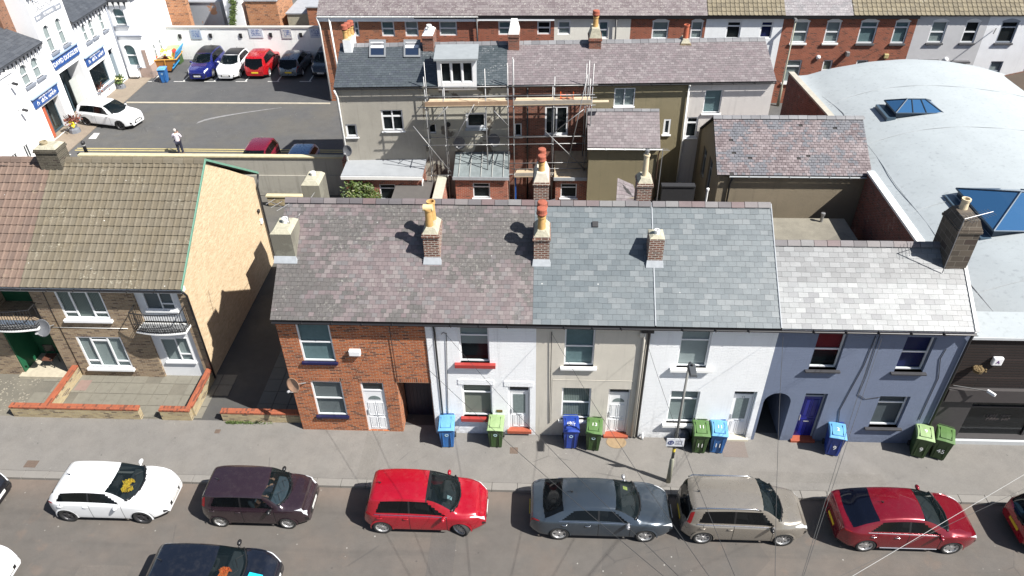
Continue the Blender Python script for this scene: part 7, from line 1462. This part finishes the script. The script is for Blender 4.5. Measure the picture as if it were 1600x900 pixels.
# ------------------------------------------------------------------ skip full of rubbish
q = atz(262, 118, 0); sx, sy = q.x-1.0, q.y+1.2
t = thing('rubbish_skip', 'orange and blue waste skip heaped with rubbish by the car park wall', 'skip', (sx, sy, 0)); m = MB()
b = [(-1.0, -.75, .15), (1.0, -.75, .15), (1.0, .75, .15), (-1.0, .75, .15)]; c_ = [(-1.7, -.9, 1.1), (1.7, -.9, 1.1), (1.7, .9, 1.1), (-1.7, .9, 1.1)]; m.M = Matrix.Translation((sx, sy, 0)) @ Matrix.Rotation(.12, 4, 'Z')
m.add(b+c_, [(3, 2, 1, 0), (0, 1, 5, 4), (1, 2, 6, 5), (2, 3, 7, 6), (3, 0, 4, 7)]); m.build('skip_body', flat('rusty_orange_paint', (.4, .17, .04), .6, .4, 4), t, fixn=False)
m = MB(m.M); m.tube([*c_, c_[0]], .05, 6); 
for x in (-.8, 0, .8): m.tube([(x*.8, -.79, .2), (x, -.93, 1.08)], .045, 4)
m.build('rim', flat('orange_rim', (.5, .26, .05), .6, .3), t)
m = MB(m.M); m.add([(1.1, -.78, .2), (1.1, .78, .2), (1.85, .95, 1.75), (1.85, -.95, 1.75), (1.15, -.78, .2), (1.15, .78, .2), (1.92, .95, 1.75), (1.92, -.95, 1.75)], [(0, 1, 2, 3), (7, 6, 5, 4), (0, 3, 7, 4), (3, 2, 6, 7)])
for k in range(5): z_ = .4+.3*k; x_ = 1.1+.75*(z_-.2)/1.55; m.box(x_+.02, x_+.1, -.9, .9, z_, z_+.04)
m.build('tailboard', flat('sky_blue_paint', (.05, .32, .6), .5, .2), t)
rg = random.Random(4)
for i in range(46):
    cc = rg.choice([((.5, .42, .3), 'tan'), ((.6, .58, .52), 'white'), ((.5, .4, .08), 'yellow'), ((.3, .22, .14), 'brown'), ((.45, .05, .03), 'red'), ((.55, .5, .42), 'cream')]); m = MB(Matrix.Translation((sx, sy, 0)) @ Matrix.Rotation(.12, 4, 'Z'))
    p = (rg.uniform(-1.4, 1.3), rg.uniform(-.75, .75), 1.05+rg.uniform(0, .35)); m.obox(p, (rg.uniform(.15, .8), rg.uniform(.1, .4), rg.uniform(.03, .2)), (rg.uniform(-.5, .5), rg.uniform(-.5, .5), rg.uniform(0, 3)))
    o = m.build('rubbish_piece', flat(cc[1]+'_rubbish', cc[0], .85, .3, 5)); tag(o, 'assorted board, box or bag heaped in the waste skip', 'rubbish', 'rubbish heaped in the skip')
q = atz(268, 92, 0); q = aty(268, 76, 39.0); t = thing('compost_bin', 'low green lidded bin between the skip and the white wall', 'bin', (q.x, 39.0, 0)); m = MB(); m.box(q.x-.55, q.x+.55, 38.6, 39.4, 0, q.z-.1); m.build('body', GD, t, bevel=.03); m = MB(); m.box8([(q.x-.6, 38.55, q.z-.1), (q.x+.6, 38.55, q.z-.1), (q.x+.6, 39.45, q.z-.1), (q.x-.6, 39.45, q.z-.1), (q.x-.5, 38.65, q.z+.05), (q.x+.5, 38.65, q.z+.05), (q.x+.5, 39.4, q.z+.15), (q.x-.5, 39.4, q.z+.15)]); m.build('lid', PG, t)
# ------------------------------------------------------------------ street lamps, bollard
LMP = flat('weathered_grey_steel', (.17, .17, .16), .55, .2); CRM = flat('cream_green_post', (.27, .27, .21), .6, .2)
lx, ly = 4.96, -2.05; hz = 5.95
t = thing('street_lamp', 'slim grey street lamp with a small sign plate, standing at the kerb', 'street lamp', (lx, ly, .12))
MB().lathe((lx, ly, .12), [(.085, 0), (.08, 1.15), (.06, 1.22), (.05, 1.3)], 16).build('post_base', CRM, t, True); MB().tube([(lx, ly, 1.4), (lx, ly, hz-.1)], [.052, .038], 12).build('pole', LMP, t, True)
MB().lathe((lx, ly, 1.75), [(.056, 0), (.056, .16)], 12, cap=False).build('yellow_band', flat('yellow_band', (.65, .5, .05), .6), t)
m = MB(); m.tube([(lx, ly, hz-.15), (lx, ly-.12, hz+.02), (lx, ly-.3, hz+.05)], .04, 8); m.box8([(lx-.12, ly-.75, hz+.0), (lx+.12, ly-.75, hz+.0), (lx+.14, ly-.25, hz+.0), (lx-.14, ly-.25, hz+.0), (lx-.09, ly-.72, hz+.1), (lx+.09, ly-.72, hz+.1), (lx+.1, ly-.28, hz+.12), (lx-.1, ly-.28, hz+.12)]); h_ = m.build('lamp_head', flat('dark_grey_lamp_head', (.06, .065, .07), .5), t, bevel=.01)
m = MB(); m.lathe((lx, ly-.36, hz+.1), [(.035, 0), (.035, .08), (.01, .09)], 10); m.build('photocell', BLACK, h_)
m = MB(); m.box(lx-.1, lx+.1, ly-.7, ly-.42, hz-.012, hz); m.build('lens', flat('lamp_lens', (.5, .5, .5), .2), h_)
q = aty(1055, 691, ly-.06); m = MB(); m.box(q.x-.3, q.x+.3, ly-.075, ly-.06, q.z-.2, q.z+.2); sg = m.build('sign_plate', flat('pale_grey_sign', (.62, .63, .66), .4, .1), t, bevel=.01); m = MB(); m.lathe((q.x-.14, ly-.08, q.z), [(.1, 0), (.1, -.006), (.07, -.006), (.07, 0)], 16, 'y', cap=False); m.box(q.x-.16, q.x-.12, ly-.086, ly-.078, q.z-.05, q.z+.05); m.build('symbol', flat('dark_blue_mark', (.03, .04, .15)), sg); strokes('lettering', .26, 4, .035, flat('dark_sign_lettering', (.2, .2, .25)), sg, frame_m((q.x+.12, ly-.078, q.z), (1, 0, 0), (0, 0, 1), (0, -1, 0)), 3)
lx, ly = 16.72, 31.0; t = thing('street_lamp', 'pale green street lamp in front of the red brick far terrace', 'street lamp', (lx, ly, 0)); MB().lathe((lx, ly, 0), [(.11, 0), (.1, 1.3), (.06, 1.4), (.045, 5.9)], 12).build('pole', CRM, t, True); m = MB(); m.box8([(lx-.1, ly-.1, 5.9), (lx+.1, ly-.1, 5.9), (lx+.1, ly+.5, 5.9), (lx-.1, ly+.5, 5.9), (lx-.07, ly-.08, 6.02), (lx+.07, ly-.08, 6.02), (lx+.07, ly+.45, 6.0), (lx-.07, ly+.45, 6.0)]); m.build('lamp_head', STEEL, t)
q = atz(137, 243, 0); t = thing('bollard', 'short black bollard at the edge of the lane beyond the tan ridge', 'bollard', (q.x, q.y, 0)); MB().lathe((q.x, q.y, 0), [(.11, 0), (.1, .8), (.13, .85), (.13, .95), (.06, 1.02)], 12).build('post', BLACK, t, True); MB().lathe((q.x, q.y, .7), [(.112, 0), (.112, .08)], 12, cap=False).build('band', flat('grey_band', (.3, .3, .3)), t)
# ------------------------------------------------------------------ scaffolding on two houses of the middle terrace
def scaffold(label, u0, u1, base_us, plats, rails, braces, seed=1):
    SPl = Plane(MP.pt(0, .35, 0)[:2], MA)       # inner row; outer row .95 m further out
    zt = 6.35; t = thing('scaffolding', label, 'scaffolding', MP.pt(ma(u0, 150), .8, 0)); rg = random.Random(seed)
    OUT = Plane(MP.pt(0, 1.3, 0)[:2], MA)
    for (u, v) in base_us:
        a = OUT.loc(u, v)[0]
        MB().tube([OUT.pt(a, 0, .05), OUT.pt(a+.03, 0, zt+1.6+rg.uniform(-.2, .8))], .026, 7).build('standard', STEEL, t, True)
        MB().tube([SPl.pt(a, 0, .05), SPl.pt(a, 0, zt+rg.uniform(.4, 2.2))], .026, 7).build('standard', STEEL, t, True)
        for z in (2.45, 4.2, zt-.06): MB().tube([OUT.pt(a, .18, z), OUT.pt(a, -1.15, z)], .024, 6).build('transom', STEEL, t, True)
    a0, a1 = OUT.loc(*base_us[0])[0], OUT.loc(*base_us[-1])[0]
    for z, pl_ in rails: MB().tube([(OUT if pl_ else SPl).pt(a0-rg.uniform(.1, .5), .04, z), (OUT if pl_ else SPl).pt(a1+rg.uniform(.1, .4), .04, z)], .024, 7).build('ledger', STEEL, t, True)
    for (z, l, r, toe) in plats:
        for k in range(4):
            m = MB(); y = -.08-.23*k; m.box8([OUT.pt(l, y-.1, z), OUT.pt(r, y-.1, z+.01), OUT.pt(r, y+.11, z+.01), OUT.pt(l, y+.11, z), OUT.pt(l, y-.1, z+.04), OUT.pt(r, y-.1, z+.05), OUT.pt(r, y+.11, z+.05), OUT.pt(l, y+.11, z+.04)]); m.build('board', TIMBER if k else flat('pale_scaffold_board', (.5, .4, .28), .8, .3, 4), t)
        if toe: m = MB(); OUT.box(m, l, (l+r)/2-.02, .06, .1, z+.02, z+.25); OUT.box(m, (l+r)/2+.02, r, .06, .1, z+.015, z+.25); m.build('toe_board', flat('brown_toe_board', (.3, .2, .13), .85, .35, 3), t)
    for p, q in braces:
        A, B = OUT.loc(*p), OUT.loc(*q); MB().tube([OUT.pt(A[0], .09, A[1]), OUT.pt(B[0], .09, B[1])], .024, 7).build('brace', STEEL, t, True)
    for (u, v) in base_us:
        a = OUT.loc(u, v)[0]
        for z, pl_ in rails[:5]: m = MB(); m.obox((OUT if pl_ else SPl).pt(a, .03, z), (.09, .1, .09)); m.build('coupler', flat('dull_coupler', (.2, .19, .17), .6, .3, metal=.4), t); return t, OUT, a0, a1
t, OUT, a0, a1 = scaffold('tube scaffolding with timber platform in front of the rendered house with the dormer', 662, 793, [(664, 160), (692, 160), (758, 160), (793, 160)], [], [(7.35, 1), (6.85, 1), (6.3, 1), (4.2, 1), (2.45, 1), (4.2, 0), (6.3, 0)], [((646, 196), (705, 268)), ((700, 235), (741, 162)), ((668, 200), (700, 165)), ((795, 196), (772, 172))])
for z, l, r, toe in ((6.36, a0, a1, 1),):
    for k in range(4): m = MB(); OUT.box(m, l+.05*k, r-.04*k, -.2-.23*k+.1, -.2-.23*k+.31, z, z+.04); m.build('board', flat('pale_scaffold_board', (.5, .4, .28), .8, .3, 4) if k % 2 else TIMBER, t)
    m = MB(); OUT.box(m, l, (l+r)/2+.6, .06, .1, z, z+.25); m.build('toe_board', flat('brown_toe_board', (.3, .2, .13), .85, .35, 3), t); m = MB(); OUT.box(m, (l+r)/2+.64, r, .06, .1, z, z+.24); m.build('toe_board', flat('brown_toe_board', (.3, .2, .13), .85, .35, 3), t)
t, OUT, a0, a1 = scaffold('tube scaffolding with two timber platforms in front of the dark brick house', 800, 920, [(802, 160), (865, 160), (917, 160), (924, 160)], [], [(7.35, 1), (6.85, 1), (6.3, 1), (4.6, 1), (4.2, 1), (3.1, 1), (2.75, 1), (4.2, 0), (6.3, 0)], [((852, 204), (914, 264)), ((865, 206), (914, 168)), ((885, 262), (918, 115))], seed=2)
for z in (6.36, 2.3):
    for k in range(4): m = MB(); OUT.box(m, a0+.05*k, a1+(.0 if z < 3 or k != 1 else .9), -.2-.23*k+.1, -.2-.23*k+.31, z, z+.04); m.build('board', flat('pale_scaffold_board', (.5, .4, .28), .8, .3, 4) if k % 2 else TIMBER, t)
    m = MB(); OUT.box(m, a0, a1, .06, .1, z, z+.24); m.build('toe_board', flat('grey_toe_board', (.3, .27, .23), .85, .35, 3), t)
c = OUT.pt(OUT.loc(887, 150)[0], -.5, 6.4); w_ = thing('safety_gate', 'orange-red folding gate lying on the upper scaffold platform', 'gate', c); m = MB()
for k in range(2): m.tube([c+Vector((-.32, 0, .08+.16*k)), c+Vector((.32, 0, .08+.16*k))], .022, 6)
m.build('rails', flat('orange_plastic', (.8, .12, .02), .5), w_); m = MB(); m.tube([c+Vector((-.32, 0, 0)), c+Vector((-.32, 0, .4))], .022, 6); m.build('post', flat('orange_plastic', (.8, .12, .02), .5), w_); m = MB(); m.tube([c+Vector((.32, 0, 0)), c+Vector((.32, 0, .4))], .022, 6); m.build('post', flat('orange_plastic', (.8, .12, .02), .5), w_)
# ------------------------------------------------------------------ telegraph pole out of sight below, and its wires
tp = Vector((4.75, -12.3, 8.2)); t = thing('telegraph_pole', 'brown timber telegraph pole across the street, its wires fanning out to the houses', 'pole', (tp.x, tp.y, .1)); MB().tube([(tp.x, tp.y, .1), tp], [.14, .09], 12).build('pole', flat('creosoted_timber', (.1, .07, .045), .9, .3), t, True); MB().lathe((tp.x, tp.y, 7.7), [(.16, 0), (.22, .06), (.22, .12), (.1, .16)], 12).build('ring_head', BLACK, t)
WIRE = flat('black_wire', (.05, .05, .05), .6)
def wire(label, A, B, sag=.35, r=.0065, mat=None, g='wires from the telegraph pole'):
    A, B = Vector(A), Vector(B); pts = [A.lerp(B, k/14)-Vector((0, 0, sag*4*(k/14)*(1-k/14))) for k in range(15)]; o = MB().tube(pts, r, 5).build('overhead_wire', mat or WIRE, None, True, uv=False); return tag(o, label, 'wire', g)
hk = lambda u, v, d=.15: F.pt(F.loc(u, v)[0], d, F.loc(u, v)[1])
for l_, (u, v) in (('wire running from the telegraph pole to the eaves of the white house with red sills', (694, 514)), ('wire running from the telegraph pole to the cream house', (862, 516)), ('wire running from the telegraph pole past the lamp to the second white house', (1013, 540)), ('wire running from the telegraph pole to the join of the white and blue houses', (1222, 520)), ('wire running from the telegraph pole to the left window of the blue house', (1367, 522)), ('wire running from the telegraph pole to the right window of the blue house', (1376, 522))):
    wire(l_, tp-Vector((0, 0, .4)), hk(u, v))
wire('wire running from the telegraph pole to the corner of the orange brick house', tp-Vector((0, 0, .4)), hk(602, 506))
a, b = CAM+ray(1290, 925)*11.5, CAM+ray(1640, 718)*13.5; d = (b-a)
wire('pale thick wire crossing high above the crimson car at the right', a-d*1.5, b+d*1.5, 0, .0038, flat('pale_wire', (.38, .38, .37), .6), g=None)
a, b = CAM+ray(1250, 930)*15, CAM+ray(1640, 745)*17; d = b-a; wire('thin dark wire just below the pale one at the right', a-d*1.5, b+d*1.2, 0, .004, g=None)
A = Vector((LX, LRY+.5, 7.4)); wire('thin wire drooping across the top of the blank gable wall', aty(0, 268, 6.5)+Vector((0, 0, .3)), (atx(398, 272, -13.1)), .25, .01, g=None)
wire('pale wire stay slanting across the purple slates from the rendered stack', onroof(470, 352)+Vector((0, 0, .4)), aty(492, 300, 7.6), 0, .01, flat('pale_wire', (.38, .38, .37), .6), g=None)
# ------------------------------------------------------------------ covers in the pavement
def cover(label, u, v, w, d, z, mat, rnd_=False, k='iron cover'):
    q = atz(u, v, z); m = MB()
    if rnd_: m.M = Matrix.Translation((q.x, q.y, z)) @ Matrix.Diagonal((w, d, 1, 1)); m.lathe((0, 0, .0), [(.5, 0), (.5, .006)], 24)
    else: m.box(q.x-w/2, q.x+w/2, q.y-d/2, q.y+d/2, z-.01, z+.006)
    o = m.build('drain_cover', mat, None); tag(o, label, k)
RUST = flat('rusty_cover', (.11, .08, .062), .85, .4, 14)
cover('small rusty cover in the pavement in front of the white hatchback', 49, 725, .45, .32, .12, RUST); cover('small rusty square cover in the pavement near the green bin with the faded lid', 803, 704, .3, .3, .12, RUST); cover('sandy oval patch cover at the foot of the cream house door', 963, 691, .75, .6, .125, flat('sandy_patch', (.25, .18, .105), .9, .3), True); cover('grey square cover outside the door of the second white house', 1147, 702, .9, .75, .12, flat('speckled_cover', (.15, .125, .11), .9, .5, 30)); cover('small rusty cover before the alley wall', 340, 674, .2, .2, .12, RUST)
cover('reddish slab set in the fenced front garden', 130, 602, .5, .6, .12, flat('reddish_slab', (.2, .14, .12), .9, .2))
# ------------------------------------------------------------------ people
SKIN = flat('skin', (.5, .29, .2), .6, .08)
def skin_obj(name, mat, parent, vs, es, rs, sub=2, local=True):
    me = bpy.data.meshes.new(name); me.from_pydata([tuple(v) for v in vs], es, []); o = bpy.data.objects.new(name, me); C.objects.link(o); o.parent = parent
    md = o.modifiers.new('skin', 'SKIN'); md.use_smooth_shade = True
    for i, r in enumerate(rs): me.skin_vertices[0].data[i].radius = (r, r) if not isinstance(r, tuple) else r
    me.skin_vertices[0].data[0].use_root = True
    s = o.modifiers.new('sub', 'SUBSURF'); s.levels = s.render_levels = sub; me.materials.append(mat); return o
def hand(vs, es, rs, w, palm, fdir, side, curl):   # wrist index, palm end, finger direction, sideways, curl direction; appended chains
    palm, fdir, side, curl = map(Vector, (palm, fdir, side, curl)); k0 = len(vs); vs.append(palm); rs.append((.026, .016)); es.append((w, k0))
    for i, (off, ln) in enumerate(((-.03, .062), (-.01, .074), (.01, .07), (.029, .055))):
        a = len(vs); p = palm+side*off+fdir*.02; vs += [p, p+fdir*ln*.5+curl*.008, p+fdir*ln*.85+curl*ln*.4]; rs += [.009, .009, .007]; es += [(k0, a), (a, a+1), (a+1, a+2)]
    a = len(vs); p = palm-fdir*.02-side*.03; vs += [p-side*.012, p-side*.03+fdir*.03+curl*.012]; rs += [.011, .009]; es += [(k0, a), (a, a+1)]
def head(par, c, s, hair, facing, hairm, skin=SKIN, long=False):
    """c: centre of head, facing: unit vector"""
    f = Vector(facing).normalized(); x = Vector((0, 0, 1)).cross(f).normalized(); M = Matrix(((x.x, f.x, 0, c[0]), (x.y, f.y, 0, c[1]), (x.z, f.z, 1, c[2]), (0, 0, 0, 1))) @ Matrix.Scale(s, 4)
    m = MB(M); m.ico((0, 0, 0), .1, 3, (.78, .95, 1.18)); m.ico((0, .055, -.06), .055, 2, (.9, .8, .9)); m.ico((0, .1, -.01), .016, 1, (.8, 1, 1.4))
    for sx in (-1, 1): m.ico((sx*.08, 0, -.01), .022, 1, (.5, 1, 1.4))
    h = m.build('head', skin, par, True, local=True)
    m = MB(M)
    for sx in (-1, 1): m.ico((sx*.03, .088, .012), .011, 1)
    m.build('eyes', flat('dark_eyes', (.03, .02, .02), .3), h, local=True); m = MB(M); m.ico((0, .093, -.05), .02, 1, (1, .3, .3)); m.build('mouth', flat('lips', (.35, .12, .1), .5), h, local=True)
    m = MB(M); m.ico((0, -.018, .03), .108, 3, (.82, .95, 1.12), .02)
    if long: m.ico((0, -.06, -.06), .09, 2, (.95, .6, 1.4), .03)
    m.build('hair', hairm, h, True, local=True)
q = atz(284, 241, 0); per = thing('person', 'person with short grey hair, pale top and dark trousers standing in the lane with both hands raised to the face', 'person', (q.x, q.y, 0), .25)
per['label'] = 'grey-haired person in pale top and dark trousers in the lane, hands raised to the face'
vs = [(0, 0, .93), (0, 0, 1.1), (0, .01, 1.3), (0, 0, 1.4), (0, .02, 1.48), (-.1, 0, .86), (-.11, .02, .48), (-.12, -.02, .1), (-.12, .1, .04), (.1, 0, .86), (.11, .03, .48), (.12, 0, .1), (.12, .12, .04), (-.19, 0, 1.36), (-.26, .08, 1.12), (-.1, .25, 1.33), (.19, 0, 1.36), (.26, .08, 1.12), (.1, .25, 1.33)]
es = [(0, 1), (1, 2), (2, 3), (3, 4), (0, 5), (5, 6), (6, 7), (7, 8), (0, 9), (9, 10), (10, 11), (11, 12), (3, 13), (13, 14), (14, 15), (3, 16), (16, 17), (17, 18)]
rs = [.14, .12, .14, .1, .055, .095, .065, .045, .04, .095, .065, .045, .04, .06, .045, .03, .06, .045, .03]
v2, e2, r2 = [Vector(v) for v in vs], list(es), list(rs)
hand(v2, e2, r2, 15, (-.07, .27, 1.42), (.1, -.1, 1), (1, 0, 0), (0, -1, 0)); hand(v2, e2, r2, 18, (.07, .27, 1.42), (-.1, -.1, 1), (-1, 0, 0), (0, -1, 0))
body = skin_obj('body', SKIN, per, v2, e2, r2)
skin_obj('shirt', flat('pale_lilac_top', (.62, .58, .64), .8), per, [vs[i] for i in (1, 0, 2, 3, 13, 14, 16, 17)], [(0, 1), (0, 2), (2, 3), (3, 4), (4, 5), (3, 6), (6, 7)], [.155, .165, .165, .11, .08, .07, .08, .07])
skin_obj('trousers', flat('navy_trousers', (.02, .022, .04), .85), per, [vs[i] for i in (0, 5, 6, 7, 9, 10, 11)], [(0, 1), (1, 2), (2, 3), (0, 4), (4, 5), (5, 6)], [.16, .115, .085, .07, .115, .085, .07])
for i in (8, 12): m = MB(); m.ico((vs[i][0], .05, .045), .1, 2, (.5, 1.25, .45)); m.build('shoe', BLACK, per, True, local=True)
head(per, (0, .05, 1.6), 1.05, None, (0, 1, -.05), flat('grey_hair', (.42, .4, .38), .9, .2, 20))
m = MB(); m.obox((0, .33, 1.5), (.15, .012, .08)); m.build('camera_phone', BLACK, per, local=True)
def sitter(label, x, y, shirt, hairc, armx, long=False, face=(1, 0, 0), name='person'):
    p = thing(name, label, 'person', (x, y, 0)); sy = 1 if y > -3.5 else -1
    vs = [(0, 0, .62), (.02, 0, .8), (-.04, 0, 1.0), (-.06, 0, 1.1), (-.04, 0, 1.18), (.4, -.1, .66), (.65, -.1, .45), (.4, .1, .66), (.65, .1, .45), (-.04, -.19, 1.06), (.12, -.26, .86), (.36, -.14, 1.0), (-.04, .19, 1.06), (.12, .26, .86), (.36, .14, 1.0)]
    es = [(0, 1), (1, 2), (2, 3), (3, 4), (0, 5), (5, 6), (0, 7), (7, 8), (3, 9), (9, 10), (10, 11), (3, 12), (12, 13), (13, 14)]; rs = [.14, .12, .14, .09, .05, .085, .055, .085, .055, .06, .045, .03, .06, .045, .03]
    v2, e2, r2 = [Vector(v) for v in vs], list(es), list(rs); hand(v2, e2, r2, 11, (.43, -.12, 1.02), (1, .3, .1), (0, 1, 0), (0, 0, -1)); hand(v2, e2, r2, 14, (.43, .12, 1.02), (1, -.3, .1), (0, -1, 0), (0, 0, -1))
    skin_obj('body', SKIN, p, v2, e2, r2)
    skin_obj('shirt', shirt, p, [vs[i] for i in (1, 0, 2, 3, 9, 10, 12, 13)], [(0, 1), (0, 2), (2, 3), (3, 4), (4, 5), (3, 6), (6, 7)], [.15, .16, .16, .1, .075, .065, .075, .065])
    skin_obj('trousers', flat('dark_jeans', (.03, .035, .06), .9), p, [vs[i] for i in (0, 5, 6, 7, 8)], [(0, 1), (1, 2), (0, 3), (3, 4)], [.16, .1, .075, .1, .075])
    head(p, (-.01, 0, 1.3), .98, None, face, hairc, long=long)
cx = -10.36-.62
sitter('person in a pale blue shirt at the wheel of the plum hatchback, nearer the road', cx+1.75, -3.93, flat('pale_blue_shirt', (.3, .42, .5), .8), flat('auburn_hair', (.14, .05, .03), .9), .4)
sitter('person in a magenta top beside the driver of the plum hatchback, nearer the kerb', cx+1.75, -3.2, flat('magenta_top', (.3, .03, .1), .8), flat('dark_hair', (.03, .02, .02), .9), .4, True)
